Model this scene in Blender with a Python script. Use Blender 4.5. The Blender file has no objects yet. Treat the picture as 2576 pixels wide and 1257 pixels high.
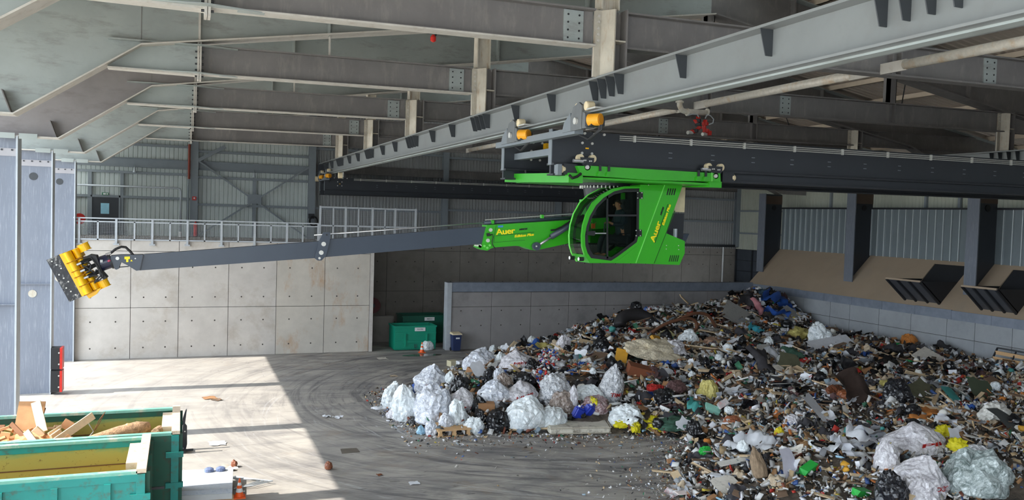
import bpy, bmesh, math, random
import numpy as np
from mathutils import Vector, Matrix, noise
random.seed(7); rng = np.random.default_rng(7)
S = bpy.context.scene
C = S.collection
PI = math.pi

# ------------------------------------------------------------------ camera
F_PX, CX, CY, CAM_H = 2100.0, 1288.0, 628.5, 7.6
dY = Vector((459 - CX, 519 - CY, F_PX)).normalized()        # hall's long axis as seen in the lens
hz = Vector((1, 0.031, 0)).normalized()                     # horizon
dD = dY.cross(hz).normalized()
if dD.y < 0: dD = -dD
dX = dD.cross(dY).normalized()
if dX.x < 0: dX = -dX
dU = -dD
right = Vector((dX.x, dY.x, dU.x)); down = Vector((dX.y, dY.y, dU.y)); fwd = Vector((dX.z, dY.z, dU.z))
cam = bpy.data.cameras.new('camera'); cam_o = bpy.data.objects.new('camera', cam); C.objects.link(cam_o)
up, back = -down, -fwd
cam_o.matrix_world = Matrix(((right.x, up.x, back.x, 0), (right.y, up.y, back.y, 0), (right.z, up.z, back.z, CAM_H), (0, 0, 0, 1)))
cam.sensor_width = 36; cam.lens = 36 * F_PX / 2576; cam.clip_end = 500
S.camera = cam_o
def ray(px, py): return right * (px - CX) + down * (py - CY) + fwd * F_PX
def at(px, py, Y):
    r = ray(px, py); p = Vector((0, 0, CAM_H)) + r * (Y / r.y); return p
def atz(px, py, z):
    r = ray(px, py); return Vector((0, 0, CAM_H)) + r * ((z - CAM_H) / r.z)

# ------------------------------------------------------------------ light
w = bpy.data.worlds.new('sky'); S.world = w; w.use_nodes = True
bg = w.node_tree.nodes['Background']; bg.inputs[0].default_value = (0.80, 0.90, 1.0, 1); bg.inputs[1].default_value = 2.9
sun = bpy.data.lights.new('sun', 'SUN'); sun.energy = 3.7; sun.angle = 0.009; sun.color = (1.0, 0.95, 0.86)
sun_o = bpy.data.objects.new('sun', sun); C.objects.link(sun_o); sun_o.location = (-30, 20, 40)
SUN_EL = math.radians(45.1)
sdir = Vector((math.cos(SUN_EL), -0.012, -math.sin(SUN_EL)))
sun_o.rotation_euler = sdir.to_track_quat('-Z', 'Y').to_euler()
S.view_settings.view_transform = 'Standard'; S.view_settings.look = 'None'
S.view_settings.exposure = 1.1; S.view_settings.gamma = 1.0; S.view_settings.use_curve_mapping = False

# ------------------------------------------------------------------ materials
def s(r, g, b):
    f = lambda c: (c / 255 / 12.92) if c <= 10 else ((c / 255 + 0.055) / 1.055) ** 2.4
    return (f(r), f(g), f(b), 1)
def nd(t, n, **k):
    x = t.nodes.new(n)
    for a, v in k.items():
        if hasattr(x, a): setattr(x, a, v)
        else: x.inputs[a.replace('_', ' ')].default_value = v
    return x
def mulc(c, k): return (min(1, c[0] * k), min(1, c[1] * k), min(1, c[2] * k), 1)
MATS = {}
def mat(name, c, rough=0.6, metal=0.0, var=0.12, scale=2.0, stretch=(1, 1, 1), bump=0.0, stain=None, stain_amt=0.5, stain_scale=1.0, stain_stretch=(1, 1, 1), spec=0.5, detail=6):
    m = bpy.data.materials.new(name); m.use_nodes = True; t = m.node_tree; b = t.nodes['Principled BSDF']
    b.inputs['Roughness'].default_value = rough; b.inputs['Metallic'].default_value = metal; b.inputs['Specular IOR Level'].default_value = spec
    tc = nd(t, 'ShaderNodeTexCoord'); geo = nd(t, 'ShaderNodeNewGeometry')
    mp = nd(t, 'ShaderNodeMapping'); mp.inputs['Scale'].default_value = stretch; t.links.new(geo.outputs['Position'], mp.inputs[0])
    n = nd(t, 'ShaderNodeTexNoise', Scale=scale, Detail=detail, Roughness=0.62); t.links.new(mp.outputs[0], n.inputs['Vector'])
    r = nd(t, 'ShaderNodeValToRGB'); r.color_ramp.elements[0].position = 0.3; r.color_ramp.elements[1].position = 0.7
    r.color_ramp.elements[0].color = mulc(c, 1 - var); r.color_ramp.elements[1].color = mulc(c, 1 + var)
    t.links.new(n.outputs['Fac'], r.inputs[0]); out = r.outputs[0]
    if stain:
        mp2 = nd(t, 'ShaderNodeMapping'); mp2.inputs['Scale'].default_value = stain_stretch; t.links.new(geo.outputs['Position'], mp2.inputs[0])
        n2 = nd(t, 'ShaderNodeTexNoise', Scale=stain_scale, Detail=8, Roughness=0.7); t.links.new(mp2.outputs[0], n2.inputs['Vector'])
        r2 = nd(t, 'ShaderNodeValToRGB'); r2.color_ramp.elements[0].position = 0.52; r2.color_ramp.elements[1].position = 0.68
        r2.color_ramp.elements[0].color = (0, 0, 0, 1); r2.color_ramp.elements[1].color = (stain_amt,) * 3 + (1,)
        t.links.new(n2.outputs['Fac'], r2.inputs[0])
        mx = nd(t, 'ShaderNodeMix', data_type='RGBA'); t.links.new(r2.outputs[0], mx.inputs[0]); t.links.new(out, mx.inputs[6]); mx.inputs[7].default_value = stain
        out = mx.outputs[2]
    t.links.new(out, b.inputs['Base Color'])
    if bump:
        bp = nd(t, 'ShaderNodeBump'); bp.inputs['Strength'].default_value = bump; bp.inputs['Distance'].default_value = 0.05
        t.links.new(n.outputs['Fac'], bp.inputs['Height']); t.links.new(bp.outputs[0], b.inputs['Normal'])
    m.diffuse_color = c; MATS[name] = m; return m
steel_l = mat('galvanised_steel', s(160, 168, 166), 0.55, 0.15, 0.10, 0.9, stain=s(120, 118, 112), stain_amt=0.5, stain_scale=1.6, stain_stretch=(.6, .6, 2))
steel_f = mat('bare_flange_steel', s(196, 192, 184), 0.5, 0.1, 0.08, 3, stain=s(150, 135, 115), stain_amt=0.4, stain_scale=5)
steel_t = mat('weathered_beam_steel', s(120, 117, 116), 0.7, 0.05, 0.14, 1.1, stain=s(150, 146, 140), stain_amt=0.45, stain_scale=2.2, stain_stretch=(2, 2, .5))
steel_c = mat('column_steel', s(116, 122, 134), 0.5, 0.15, 0.06, 0.8, stain=s(190, 194, 202), stain_amt=0.25, stain_scale=5, stain_stretch=(6, 6, .35))
post_m = mat('rusty_light_steel', s(188, 182, 168), 0.6, 0.05, 0.12, 3, stain=s(158, 128, 96), stain_amt=0.6, stain_scale=4, stain_stretch=(3, 3, .6))
runway_m = mat('runway_grey_paint', s(130, 134, 134), 0.42, 0.1, 0.06, 1.0, stain=s(120, 118, 116), stain_amt=0.3, stain_scale=1.5)
fin_m = mat('shade_dark_fin_tone', s(58, 62, 66), 0.55, 0, 0.06, 3)  # dark tone puts the shade on the stiffener fins into their colour
girder_m = mat('anthracite_paint', s(48, 52, 58), 0.42, 0, 0.08, 1.4)
girder_l = mat('mid_grey_paint', s(120, 128, 134), 0.45, 0.05, 0.06, 2)
boom_m = mat('slate_blue_paint', s(58, 67, 80), 0.4, 0, 0.05, 2)
black_m = mat('black_rubber', s(24, 25, 28), 0.5, 0, 0.1, 6)
dark_m = mat('dark_steel', s(44, 47, 52), 0.45, 0.1, 0.1, 5)
green_m = mat('bright_green_paint', s(52, 164, 30), 0.3, 0, 0.04, 2, spec=0.6)
chrome_m = mat('chrome', s(200, 202, 205), 0.25, 0.8, 0.05, 6)
pin_m = mat('pin_steel', s(205, 205, 200), 0.4, 0.3, 0.08, 20)
yellow_m = mat('yellow_paint', s(250, 190, 8), 0.4, 0, 0.06, 4, stain=s(214, 140, 14), stain_amt=0.25, stain_scale=6)
motor_m = mat('motor_orange', s(232, 160, 28), 0.5, 0, 0.1, 8)
cream_m = mat('cream_plastic', s(222, 206, 170), 0.6, 0, 0.08, 8)
white_m = mat('white_paint', s(225, 226, 226), 0.5, 0, 0.05, 4)
red_m = mat('red_paint', s(200, 38, 28), 0.4, 0, 0.1, 8)
galv_rail = mat('galvanised_rail', s(182, 188, 194), 0.45, 0.2, 0.08, 4)
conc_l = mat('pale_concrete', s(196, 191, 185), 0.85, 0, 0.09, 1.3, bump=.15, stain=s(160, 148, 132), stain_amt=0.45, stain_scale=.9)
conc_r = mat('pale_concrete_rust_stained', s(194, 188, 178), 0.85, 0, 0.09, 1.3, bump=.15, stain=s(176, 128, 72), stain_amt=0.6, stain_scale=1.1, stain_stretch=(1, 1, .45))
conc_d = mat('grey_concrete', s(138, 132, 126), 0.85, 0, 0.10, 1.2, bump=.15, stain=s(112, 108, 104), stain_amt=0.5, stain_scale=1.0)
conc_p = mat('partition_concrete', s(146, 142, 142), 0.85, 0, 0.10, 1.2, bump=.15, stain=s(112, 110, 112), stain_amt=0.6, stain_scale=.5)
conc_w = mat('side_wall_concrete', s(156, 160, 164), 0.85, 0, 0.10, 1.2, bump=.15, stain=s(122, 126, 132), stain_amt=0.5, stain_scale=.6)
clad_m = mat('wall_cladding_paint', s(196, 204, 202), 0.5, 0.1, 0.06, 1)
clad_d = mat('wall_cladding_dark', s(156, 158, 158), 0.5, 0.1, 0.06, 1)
clad_l = mat('pale_side_cladding', s(178, 182, 168), 0.6, 0, 0.05, 1)
rib_e = mat('painted_lit_rib_edge', s(206, 214, 218), .4, .1, .05, 2)  # paler tone paints the light caught along the screen's rib edges
rib_m = mat('grey_ribbed_cladding', s(116, 126, 132), 0.45, 0.15, 0.06, 1.2)
tan_m = mat('tan_deflector_steel', s(164, 146, 126), 0.75, 0, 0.05, .8, stain=s(150, 140, 128), stain_amt=.4, stain_scale=.5)
girt_m = mat('girt_steel', s(134, 142, 148), 0.5, 0.1, 0.06, 2)
deck_m = mat('roof_deck', s(196, 186, 174), 0.6, 0.1, 0.08, 1)
purl_m = mat('purlin_steel', s(222, 208, 190), 0.55, 0.1, 0.08, 2)
cap_m = mat('bluish_wall_cap_steel', s(128, 136, 150), 0.5, 0.2, 0.14, 2.5)
pipe_m = mat('galvanised_pipe', s(214, 208, 196), 0.45, 0.1, 0.12, 10, stain=s(200, 168, 128), stain_amt=.7, stain_scale=3)
wood_m = mat('raw_timber', s(206, 168, 124), 0.8, 0, 0.15, 6, stretch=(1, 6, 6))
hole_m = mat('drill_hole_shadow', s(70, 66, 62), 0.9, 0, 0.1, 10)
def floor_mat():
    m = bpy.data.materials.new('dusty_concrete_floor'); m.use_nodes = True; t = m.node_tree; b = t.nodes['Principled BSDF']
    g = nd(t, 'ShaderNodeNewGeometry')
    def N(scale, st, det=8, rot=0, dist=0):
        mp = nd(t, 'ShaderNodeMapping'); mp.inputs['Scale'].default_value = st; mp.inputs['Rotation'].default_value = (0, 0, rot); t.links.new(g.outputs['Position'], mp.inputs[0])
        n = nd(t, 'ShaderNodeTexNoise', Scale=scale, Detail=det, Roughness=0.65, Distortion=dist); t.links.new(mp.outputs[0], n.inputs['Vector']); return n.outputs['Fac']
    def ramp(f, p0, p1, c0, c1):
        r = nd(t, 'ShaderNodeValToRGB'); e = r.color_ramp.elements; e[0].position = p0; e[1].position = p1; e[0].color = c0; e[1].color = c1; t.links.new(f, r.inputs[0]); return r.outputs[0]
    def mix(a, c, f):
        x = nd(t, 'ShaderNodeMix', data_type='RGBA'); t.links.new(f, x.inputs[0]); t.links.new(a, x.inputs[6])
        if isinstance(c, tuple): x.inputs[7].default_value = c
        else: t.links.new(c, x.inputs[7])
        return x.outputs[2]
    K = (0, 0, 0, 1); W = (1, 1, 1, 1)
    base = ramp(N(.7, (1, 1, 1)), .3, .7, s(150, 145, 140), s(182, 176, 168))
    # tyre scrubbing: long streaks bending across the tipping floor, denser towards the heap
    sep = nd(t, 'ShaderNodeSeparateXYZ'); t.links.new(g.outputs['Position'], sep.inputs[0])
    mr = nd(t, 'ShaderNodeMapRange'); mr.inputs['From Min'].default_value = 1.0; mr.inputs['From Max'].default_value = 8.0; mr.inputs['To Min'].default_value = .25; t.links.new(sep.outputs[0], mr.inputs['Value'])
    def streak(col, sc, st, rot, p0, p1, dist, amt=1.0):
        nonlocal base
        f = ramp(N(sc, st, 10, rot, dist), p0, p1, K, (amt, amt, amt, 1))
        mu = nd(t, 'ShaderNodeMath', operation='MULTIPLY'); t.links.new(f, mu.inputs[0]); t.links.new(mr.outputs[0], mu.inputs[1])
        base = mix(base, col, mu.outputs[0])
    # turning circles of loaders: noise read in polar form round a point in the bay
    def polar(cx_, cy_, scale, kr, ka, dist):
        vm = nd(t, 'ShaderNodeVectorMath', operation='SUBTRACT'); t.links.new(g.outputs['Position'], vm.inputs[0]); vm.inputs[1].default_value = (cx_, cy_, 0)
        sx = nd(t, 'ShaderNodeSeparateXYZ'); t.links.new(vm.outputs[0], sx.inputs[0]); ln = nd(t, 'ShaderNodeVectorMath', operation='LENGTH'); t.links.new(vm.outputs[0], ln.inputs[0])
        an = nd(t, 'ShaderNodeMath', operation='ARCTAN2'); t.links.new(sx.outputs[1], an.inputs[0]); t.links.new(sx.outputs[0], an.inputs[1])
        cb = nd(t, 'ShaderNodeCombineXYZ')
        for out_, k_, i_ in ((ln.outputs['Value'], kr, 0), (an.outputs[0], ka, 1)):
            mm = nd(t, 'ShaderNodeMath', operation='MULTIPLY'); t.links.new(out_, mm.inputs[0]); mm.inputs[1].default_value = k_; t.links.new(mm.outputs[0], cb.inputs[i_])
        n = nd(t, 'ShaderNodeTexNoise', Scale=scale, Detail=10, Roughness=0.7, Distortion=dist); t.links.new(cb.outputs[0], n.inputs['Vector']); return n.outputs['Fac']
    def pstreak(col, c, sc, kr, ka, p0, p1, dist, amt):
        nonlocal base
        f = ramp(polar(c[0], c[1], sc, kr, ka, dist), p0, p1, K, (amt, amt, amt, 1))
        mu = nd(t, 'ShaderNodeMath', operation='MULTIPLY'); t.links.new(f, mu.inputs[0]); t.links.new(mr.outputs[0], mu.inputs[1]); base = mix(base, col, mu.outputs[0])
    streak(s(112, 110, 112), .55, (.6, 1.1, 1), .2, .44, .62, 1.0, .75)
    pstreak(s(84, 82, 86), (14, 33), 1.0, 1.6, 1.5, .5, .62, 1.2, .85)
    pstreak(s(92, 90, 94), (2, 12), 1.1, 1.8, 4.0, .52, .64, .8, .8)
    pstreak(s(196, 196, 200), (15, 30), 1.6, 2.4, 1.6, .58, .68, 1.0, .8)
    pstreak(s(70, 68, 72), (12, 40), 2.2, 2.2, 2.6, .60, .68, 1.2, .85)
    pstreak(s(186, 184, 184), (4, 10), 1.5, 2.6, 6.0, .58, .7, .8, .7)
    streak(s(150, 128, 104), .5, (1, 1, 1), 0, .56, .7, .6, .5)
    streak(s(56, 52, 50), 2.2, (.6, 1.3, 1), .3, .64, .70, 1, .85)
    streak(s(200, 198, 196), 7.0, (.7, 1.3, 1), .2, .68, .74, 1, .7)
    t.links.new(base, b.inputs['Base Color'])
    rr = nd(t, 'ShaderNodeMapRange'); rr.inputs['To Min'].default_value = .55; rr.inputs['To Max'].default_value = .9; t.links.new(N(1.4, (1, 1, 1)), rr.inputs['Value']); t.links.new(rr.outputs[0], b.inputs['Roughness'])
    bp = nd(t, 'ShaderNodeBump'); bp.inputs['Strength'].default_value = .12; bp.inputs['Distance'].default_value = .03; t.links.new(N(9, (1, 1, 1)), bp.inputs['Height']); t.links.new(bp.outputs[0], b.inputs['Normal'])
    return m
def glass_mat(name, tint, trans=0.75, rough=0.03):
    m = bpy.data.materials.new(name); m.use_nodes = True; t = m.node_tree; t.nodes.remove(t.nodes['Principled BSDF'])
    o = t.nodes['Material Output']; tr = nd(t, 'ShaderNodeBsdfTransparent'); tr.inputs[0].default_value = tint
    gl = nd(t, 'ShaderNodeBsdfGlossy'); gl.inputs['Roughness'].default_value = rough; gl.inputs[0].default_value = (.9, .95, .92, 1)
    fr = nd(t, 'ShaderNodeLayerWeight'); fr.inputs[0].default_value = .18
    mx = nd(t, 'ShaderNodeMixShader'); t.links.new(fr.outputs['Fresnel'], mx.inputs[0]); t.links.new(tr.outputs[0], mx.inputs[1]); t.links.new(gl.outputs[0], mx.inputs[2])
    t.links.new(mx.outputs[0], o.inputs[0]); return m
def translucent_mat(name, c, mixf=.6):
    m = bpy.data.materials.new(name); m.use_nodes = True; t = m.node_tree; b = t.nodes['Principled BSDF']; o = t.nodes['Material Output']
    b.inputs['Base Color'].default_value = c; b.inputs['Roughness'].default_value = .4
    tl = nd(t, 'ShaderNodeBsdfTranslucent'); tl.inputs[0].default_value = c
    mx = nd(t, 'ShaderNodeMixShader'); mx.inputs[0].default_value = mixf; t.links.new(b.outputs[0], mx.inputs[1]); t.links.new(tl.outputs[0], mx.inputs[2]); t.links.new(mx.outputs[0], o.inputs[0]); return m
glass_m = glass_mat('tinted_cab_glass', (.42, .5, .46, 1))
glass_f = glass_mat('green_tinted_windscreen', (.42, .62, .5, 1))
skyl_m = translucent_mat('skylight_sheet', (.75, .78, .76, 1), .1)
floor_m = floor_mat()

# ------------------------------------------------------------------ mesh helpers
class MB:
    def __init__(q): q.v = []; q.f = []
    def add(q, vs, fs):
        o = len(q.v); q.v += [tuple(p) for p in vs]; q.f += [tuple(i + o for i in f) for f in fs]; return q
    def box(q, x0, x1, y0, y1, z0, z1):
        return q.hexa([(x0, y0, z0), (x1, y0, z0), (x1, y1, z0), (x0, y1, z0), (x0, y0, z1), (x1, y0, z1), (x1, y1, z1), (x0, y1, z1)])
    def hexa(q, p): return q.add(p, [(3, 2, 1, 0), (4, 5, 6, 7), (0, 1, 5, 4), (1, 2, 6, 5), (2, 3, 7, 6), (3, 0, 4, 7)])
    def ext(q, loop, d):                                    # extrude a planar loop of 3-D points by vector d
        n = len(loop); a = [Vector(p) for p in loop]; b = [p + Vector(d) for p in a]
        return q.add(a + b, [tuple(range(n))[::-1], tuple(range(n, 2 * n))] + [(i, (i + 1) % n, n + (i + 1) % n, n + i) for i in range(n)])
    def py(q, poly, y0, y1): return q.ext([(x, y0, z) for x, z in poly], (0, y1 - y0, 0))
    def px(q, poly, x0, x1): return q.ext([(x0, y, z) for y, z in poly], (x1 - x0, 0, 0))
    def pz(q, poly, z0, z1): return q.ext([(x, y, z0) for x, y in poly], (0, 0, z1 - z0))
    def ring(q, outer, inner, d):                           # frame between two loops of equal count
        n = len(outer); D = Vector(d); A = [Vector(p) for p in outer]; B = [Vector(p) for p in inner]
        vs = A + B + [p + D for p in A] + [p + D for p in B]; fs = []
        for i in range(n):
            j = (i + 1) % n
            fs += [(i, j, n + j, n + i), (2 * n + i, 3 * n + i, 3 * n + j, 2 * n + j), (i, 2 * n + i, 2 * n + j, j), (n + i, n + j, 3 * n + j, 3 * n + i)]
        return q.add(vs, fs)
    def tube(q, pts, r, n=10, caps=True):
        P = [Vector(p) for p in pts]; rs = r if isinstance(r, (list, tuple)) else [r] * len(P); vs = []; fs = []
        t = (P[1] - P[0]).normalized(); u = t.orthogonal().normalized()
        for i, p in enumerate(P):
            a = (P[i] - P[i - 1]).normalized() if i else t; b = (P[i + 1] - P[i]).normalized() if i < len(P) - 1 else a
            tt = (a + b); tt = tt.normalized() if tt.length > 1e-6 else a
            u = (u - tt * u.dot(tt)).normalized(); v = tt.cross(u)
            for k in range(n):
                g = 2 * PI * k / n; vs.append(p + (u * math.cos(g) + v * math.sin(g)) * rs[i])
        for i in range(len(P) - 1):
            for k in range(n): fs.append((i * n + k, i * n + (k + 1) % n, (i + 1) * n + (k + 1) % n, (i + 1) * n + k))
        if caps: fs += [tuple(range(n))[::-1], tuple(range((len(P) - 1) * n, len(P) * n))]
        return q.add(vs, fs)
    def cyl(q, a, b, r, n=14): return q.tube([a, b], r, n)
    def bar(q, a, b, wd, ht, upv=(0, 0, 1)):                # rectangular bar from a to b
        a = Vector(a); b = Vector(b); t = (b - a).normalized(); sd = t.cross(Vector(upv))
        sd = sd.normalized() if sd.length > 1e-4 else t.orthogonal().normalized(); u = sd.cross(t).normalized(); h = []
        for p in (a, b): h += [p - sd * wd / 2 - u * ht / 2, p + sd * wd / 2 - u * ht / 2, p + sd * wd / 2 + u * ht / 2, p - sd * wd / 2 + u * ht / 2]
        return q.add(h, [(3, 2, 1, 0), (4, 5, 6, 7), (0, 1, 5, 4), (1, 2, 6, 5), (2, 3, 7, 6), (3, 0, 4, 7)])
    def lathe(q, prof, c=(0, 0, 0), n=16, axis='z'):
        vs = []; fs = []
        for r, h in prof:
            for k in range(n):
                g = 2 * PI * k / n; p = (r * math.cos(g), r * math.sin(g), h)
                if axis == 'y': p = (p[0], p[2], p[1])
                if axis == 'x': p = (p[2], p[0], p[1])
                vs.append((c[0] + p[0], c[1] + p[1], c[2] + p[2]))
        for i in range(len(prof) - 1):
            for k in range(n): fs.append((i * n + k, i * n + (k + 1) % n, (i + 1) * n + (k + 1) % n, (i + 1) * n + k))
        fs += [tuple(range(n))[::-1], tuple(range((len(prof) - 1) * n, len(prof) * n))]
        return q.add(vs, fs)
    def mesh(q, name, off=(0, 0, 0)):
        me = bpy.data.meshes.new(name); o = off
        me.from_pydata([(p[0] - o[0], p[1] - o[1], p[2] - o[2]) for p in q.v], [], q.f)
        bm = bmesh.new(); bm.from_mesh(me); bmesh.ops.recalc_face_normals(bm, faces=bm.faces); bm.to_mesh(me); bm.free()
        return me
WL = {}                                                     # world location of each root/part
def obj(name, mb, m, parent=None, smooth=False, kind=None, label=None, base=None):
    off = WL.get(parent.name, (0, 0, 0)) if parent else (base or (0, 0, 0))
    me = mb.mesh(name, off); me.materials.append(m)
    if smooth: me.polygons.foreach_set('use_smooth', [True] * len(me.polygons))
    o = bpy.data.objects.new(name, me); C.objects.link(o)
    if parent: o.parent = parent
    elif base: o.location = base
    WL[o.name] = off
    if kind: o['kind'] = kind
    if label: o['label'] = label
    return o
def thing(name, label, cat, loc=(0, 0, 0), group=None):
    o = bpy.data.objects.new(name, None); C.objects.link(o); o.location = loc; o.empty_display_size = .2
    WL[o.name] = tuple(loc); o['label'] = label; o['category'] = cat
    if group: o['group'] = group
    return o
def tag(o, label, cat, group=None):
    o['label'] = label; o['category'] = cat
    if group: o['group'] = group
    return o
def struct(name, loc=(0, 0, 0), label=None):
    o = bpy.data.objects.new(name, None); C.objects.link(o); o.location = loc; WL[o.name] = tuple(loc); o['kind'] = 'structure'
    if label: o['label'] = label
    return o
def dup(root, loc, label=None, rz=None):
    def cp(o, par):
        c = o.copy(); C.objects.link(c); c.parent = par
        for ch in o.children: cp(ch, c)
        return c
    r = cp(root, None); r.location = loc
    if rz is not None: r.rotation_euler.z = rz
    if label: r['label'] = label
    return r
def text_mesh(txt, size, shear=0, extr=.004, bold=0.0):
    cu = bpy.data.curves.new('lettering', 'FONT'); cu.body = txt; cu.size = size; cu.shear = shear; cu.extrude = extr; cu.offset = bold; cu.space_character = .95
    o = bpy.data.objects.new('lettering', cu); C.objects.link(o)
    dg = bpy.context.evaluated_depsgraph_get(); me = bpy.data.meshes.new_from_object(o.evaluated_get(dg)); bpy.data.objects.remove(o); bpy.data.curves.remove(cu)
    return me
def lettering(name, txt, size, m, parent, origin, xdir, ydir, width=None, shear=0, bold=0.0):
    me = text_mesh(txt, size, shear, .004, bold); me.materials.clear(); me.materials.append(m)
    X = Vector(xdir).normalized(); Yv = Vector(ydir); Yv = (Yv - X * Yv.dot(X)).normalized(); Z = X.cross(Yv)
    k = 1.0
    if width:
        xs = [v.co.x for v in me.vertices]; k = width / (max(xs) - min(xs)); 
    off = Vector(WL.get(parent.name, (0, 0, 0))); org = Vector(origin)
    for v in me.vertices: v.co = org + X * v.co.x * k + Yv * v.co.y + Z * v.co.z - off
    o = bpy.data.objects.new(name, me); C.objects.link(o); o.parent = parent; WL[o.name] = tuple(off); return o

def ztop(x): return 11.46 + .161 * (min(x, 30.8 - x) + .98) + 1.35 + .2
# ================================================================== SETTING
EX = {}
mb = MB(); mb.box(-7.2, 40.5, -8, 53, -.3, 0); fl = obj('floor', mb, floor_m, kind='structure')
ground_m = mat('yard_concrete', s(190, 184, 174), .9, 0, .08, .3)
g = MB(); g.box(-160, 200, -160, 220, -.5, -.31); obj('ground', g, ground_m, kind='structure')
g = MB(); g.box(-80, -7.2, -30, 70, -.31, -.02); obj('floor_yard_apron', g, ground_m, kind='structure')

def panel_wall(root, us, zs, make, m, gap=.012, special=None):
    n = 0
    for i in range(len(us) - 1):
        for j in range(len(zs) - 1):
            p = MB(); make(p, us[i] + gap, us[i + 1] - gap, zs[j] + gap, zs[j + 1] - gap)
            obj('concrete_panel', p, special.get((i, j), m) if special else m, root)
def holes(root, pts, axis='y', name='tie_holes'):
    p = MB()
    for x, y, z in pts:
        if axis == 'y': p.lathe([(.035, y - .012), (.035, y + .01)], (x, 0, z), 8, 'y') if False else p.cyl((x, y - .006, z), (x, y + .02, z), .04, 8)
        else: p.cyl((x - .006, y, z), (x + .02, y, z), .04, 8)
    o = obj(name, p, hole_m, root); o['kind'] = 'stuff'; return o

# concrete wall below the gallery (left back)
wb = struct('wall_back', (2.5, 45, 0), 'pale concrete push wall with formwork panels below the gallery')
p = MB(); p.box(-4.75, 9.74, 45.04, 45.6, 0, 5.84); obj('wall_core', p, hole_m, wb)
us = [-4.75, -2.32, -.12, 2.25, 4.63, 7.12, 9.55]; zs = [0, 2.53, 5.33, 5.86]
panel_wall(wb, us, zs, lambda p, a, b, c, d: p.box(a, b, 45.0, 45.5, c, d), conc_l, special={(4, 0): conc_r, (5, 1): conc_r, (4, 1): conc_r, (5, 0): conc_r})
p = MB(); p.box(9.56, 9.76, 45.0, 45.62, 0, 5.86); obj('wall_edge', p, conc_l, wb)
pts = []
for i in range(6):
    w_ = us[i + 1] - us[i]
    for u in (.27, .73):
        for z in (.55, 1.85, 3.05, 4.55): pts.append((us[i] + w_ * u, 45.0, z))
holes(wb, pts)
p = MB(); p.box(-7.2, 9.76, 45.5, 52.7, 5.6, 5.85); obj('gallery_slab', p, conc_d, wb)
p = MB(); p.box(9.3, 9.76, 45.6, 52.4, 0, 5.6); obj('gallery_side_wall', p, conc_d, wb)
# concrete base of the end wall seen through the alley
we = struct('wall_alley', (24, 52.5, 0), 'grey concrete end wall at the back of the alley')
p = MB(); p.box(9.76, 39.2, 52.55, 53, 0, 5.86); obj('wall_core', p, hole_m, we)
us = [9.76 + 2.45 * i for i in range(12)] + [39.2]; zs = [0, 2.6, 5.2, 5.88]
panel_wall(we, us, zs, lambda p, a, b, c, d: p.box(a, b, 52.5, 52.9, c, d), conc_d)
holes(we, [(us[i] + (us[i + 1] - us[i]) * u, 52.5, z) for i in range(12) for u in (.25, .75) for z in (.6, 1.9, 3.2, 4.5, 5.4)])
p = MB(); p.cyl((37.8, 52.42, 3.2), (37.8, 52.42, 5.9), .06); obj('downpipe', p, white_m, we)
# partition of the waste bay
wp = struct('wall_partition', (24, 44.7, 0), 'concrete bay partition wall with steel capping')
p = MB(); p.box(14.08, 34.6, 44.75, 45.15, 0, 3.3); obj('wall_core', p, hole_m, wp)
us = [14.1 + 2.44 * i for i in range(8)] + [33.62, 34.6]; zs = [0, 2.42, 3.26]
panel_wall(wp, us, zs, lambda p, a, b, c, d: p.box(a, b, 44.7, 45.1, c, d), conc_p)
holes(wp, [(us[i] + (us[i + 1] - us[i]) * u, 44.7, z) for i in range(9) for u in (.25, .75) for z in (1.35, 2.2)])
p = MB(); p.box(13.9, 34.62, 44.64, 45.2, 3.28, 3.8); obj('steel_cap', p, cap_m, wp)
p = MB(); p.box(13.86, 14.12, 44.62, 45.22, 0, 3.8); obj('end_post', p, galv_rail, wp)
# right push wall, deflector slope, ribbed screen, side cladding
wr = struct('wall_right', (34.6, 30, 0), 'concrete push wall with tan steel deflector above')
p = MB(); p.box(34.65, 35.1, 8, 45.1, 0, 3.3); obj('wall_core', p, hole_m, wr)
us = [8, 10.4, 12.8, 15.2, 17.6, 20, 21.6, 24, 26.3, 28.2, 29.75, 31.9, 34, 36.1, 37.6, 39.8, 42.2, 44.7]; zs = [0, 2.45, 3.32]
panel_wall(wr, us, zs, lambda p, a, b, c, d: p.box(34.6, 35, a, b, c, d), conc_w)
p = MB()
for i in range(17):
    yy = 8 + i * 2.15; p.box(34.56, 34.9, yy, min(yy + 2.14, 45.1), 3.3, 3.74 if i % 5 else 3.76)
obj('steel_cap', p, cap_m, wr)
sl = lambda t: (34.62 + 2.33 * t, 3.74 + 2.27 * t)
CH = [(30.4, 32.55), (26.3, 28.1), (22.2, 24.0)]
def slope_piece(y0, y1, t0, t1):
    a = sl(t0); b = sl(t1); p = MB(); p.py([(a[0], a[1]), (b[0], b[1]), (b[0] + .05, b[1] - .05), (a[0] + .05, a[1] - .05)], y0, y1); obj('deflector_plate', p, tan_m, wr)
ys = [8, 22.2, 24.0, 26.3, 28.1, 30.4, 32.55, 37.3, 45.1]
for a, b in zip(ys[:-1], ys[1:]):
    if (a, b) in CH: slope_piece(a, b, 0, .1); slope_piece(a, b, .92, 1)
    else: slope_piece(a, b, 0, 1)
chute_m = mat('black_chute_steel', s(40, 42, 46), .55, 0, .1, 2); chute_f = mat('chute_flap_steel', s(84, 86, 92), .5, .1, .1, 2)
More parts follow.
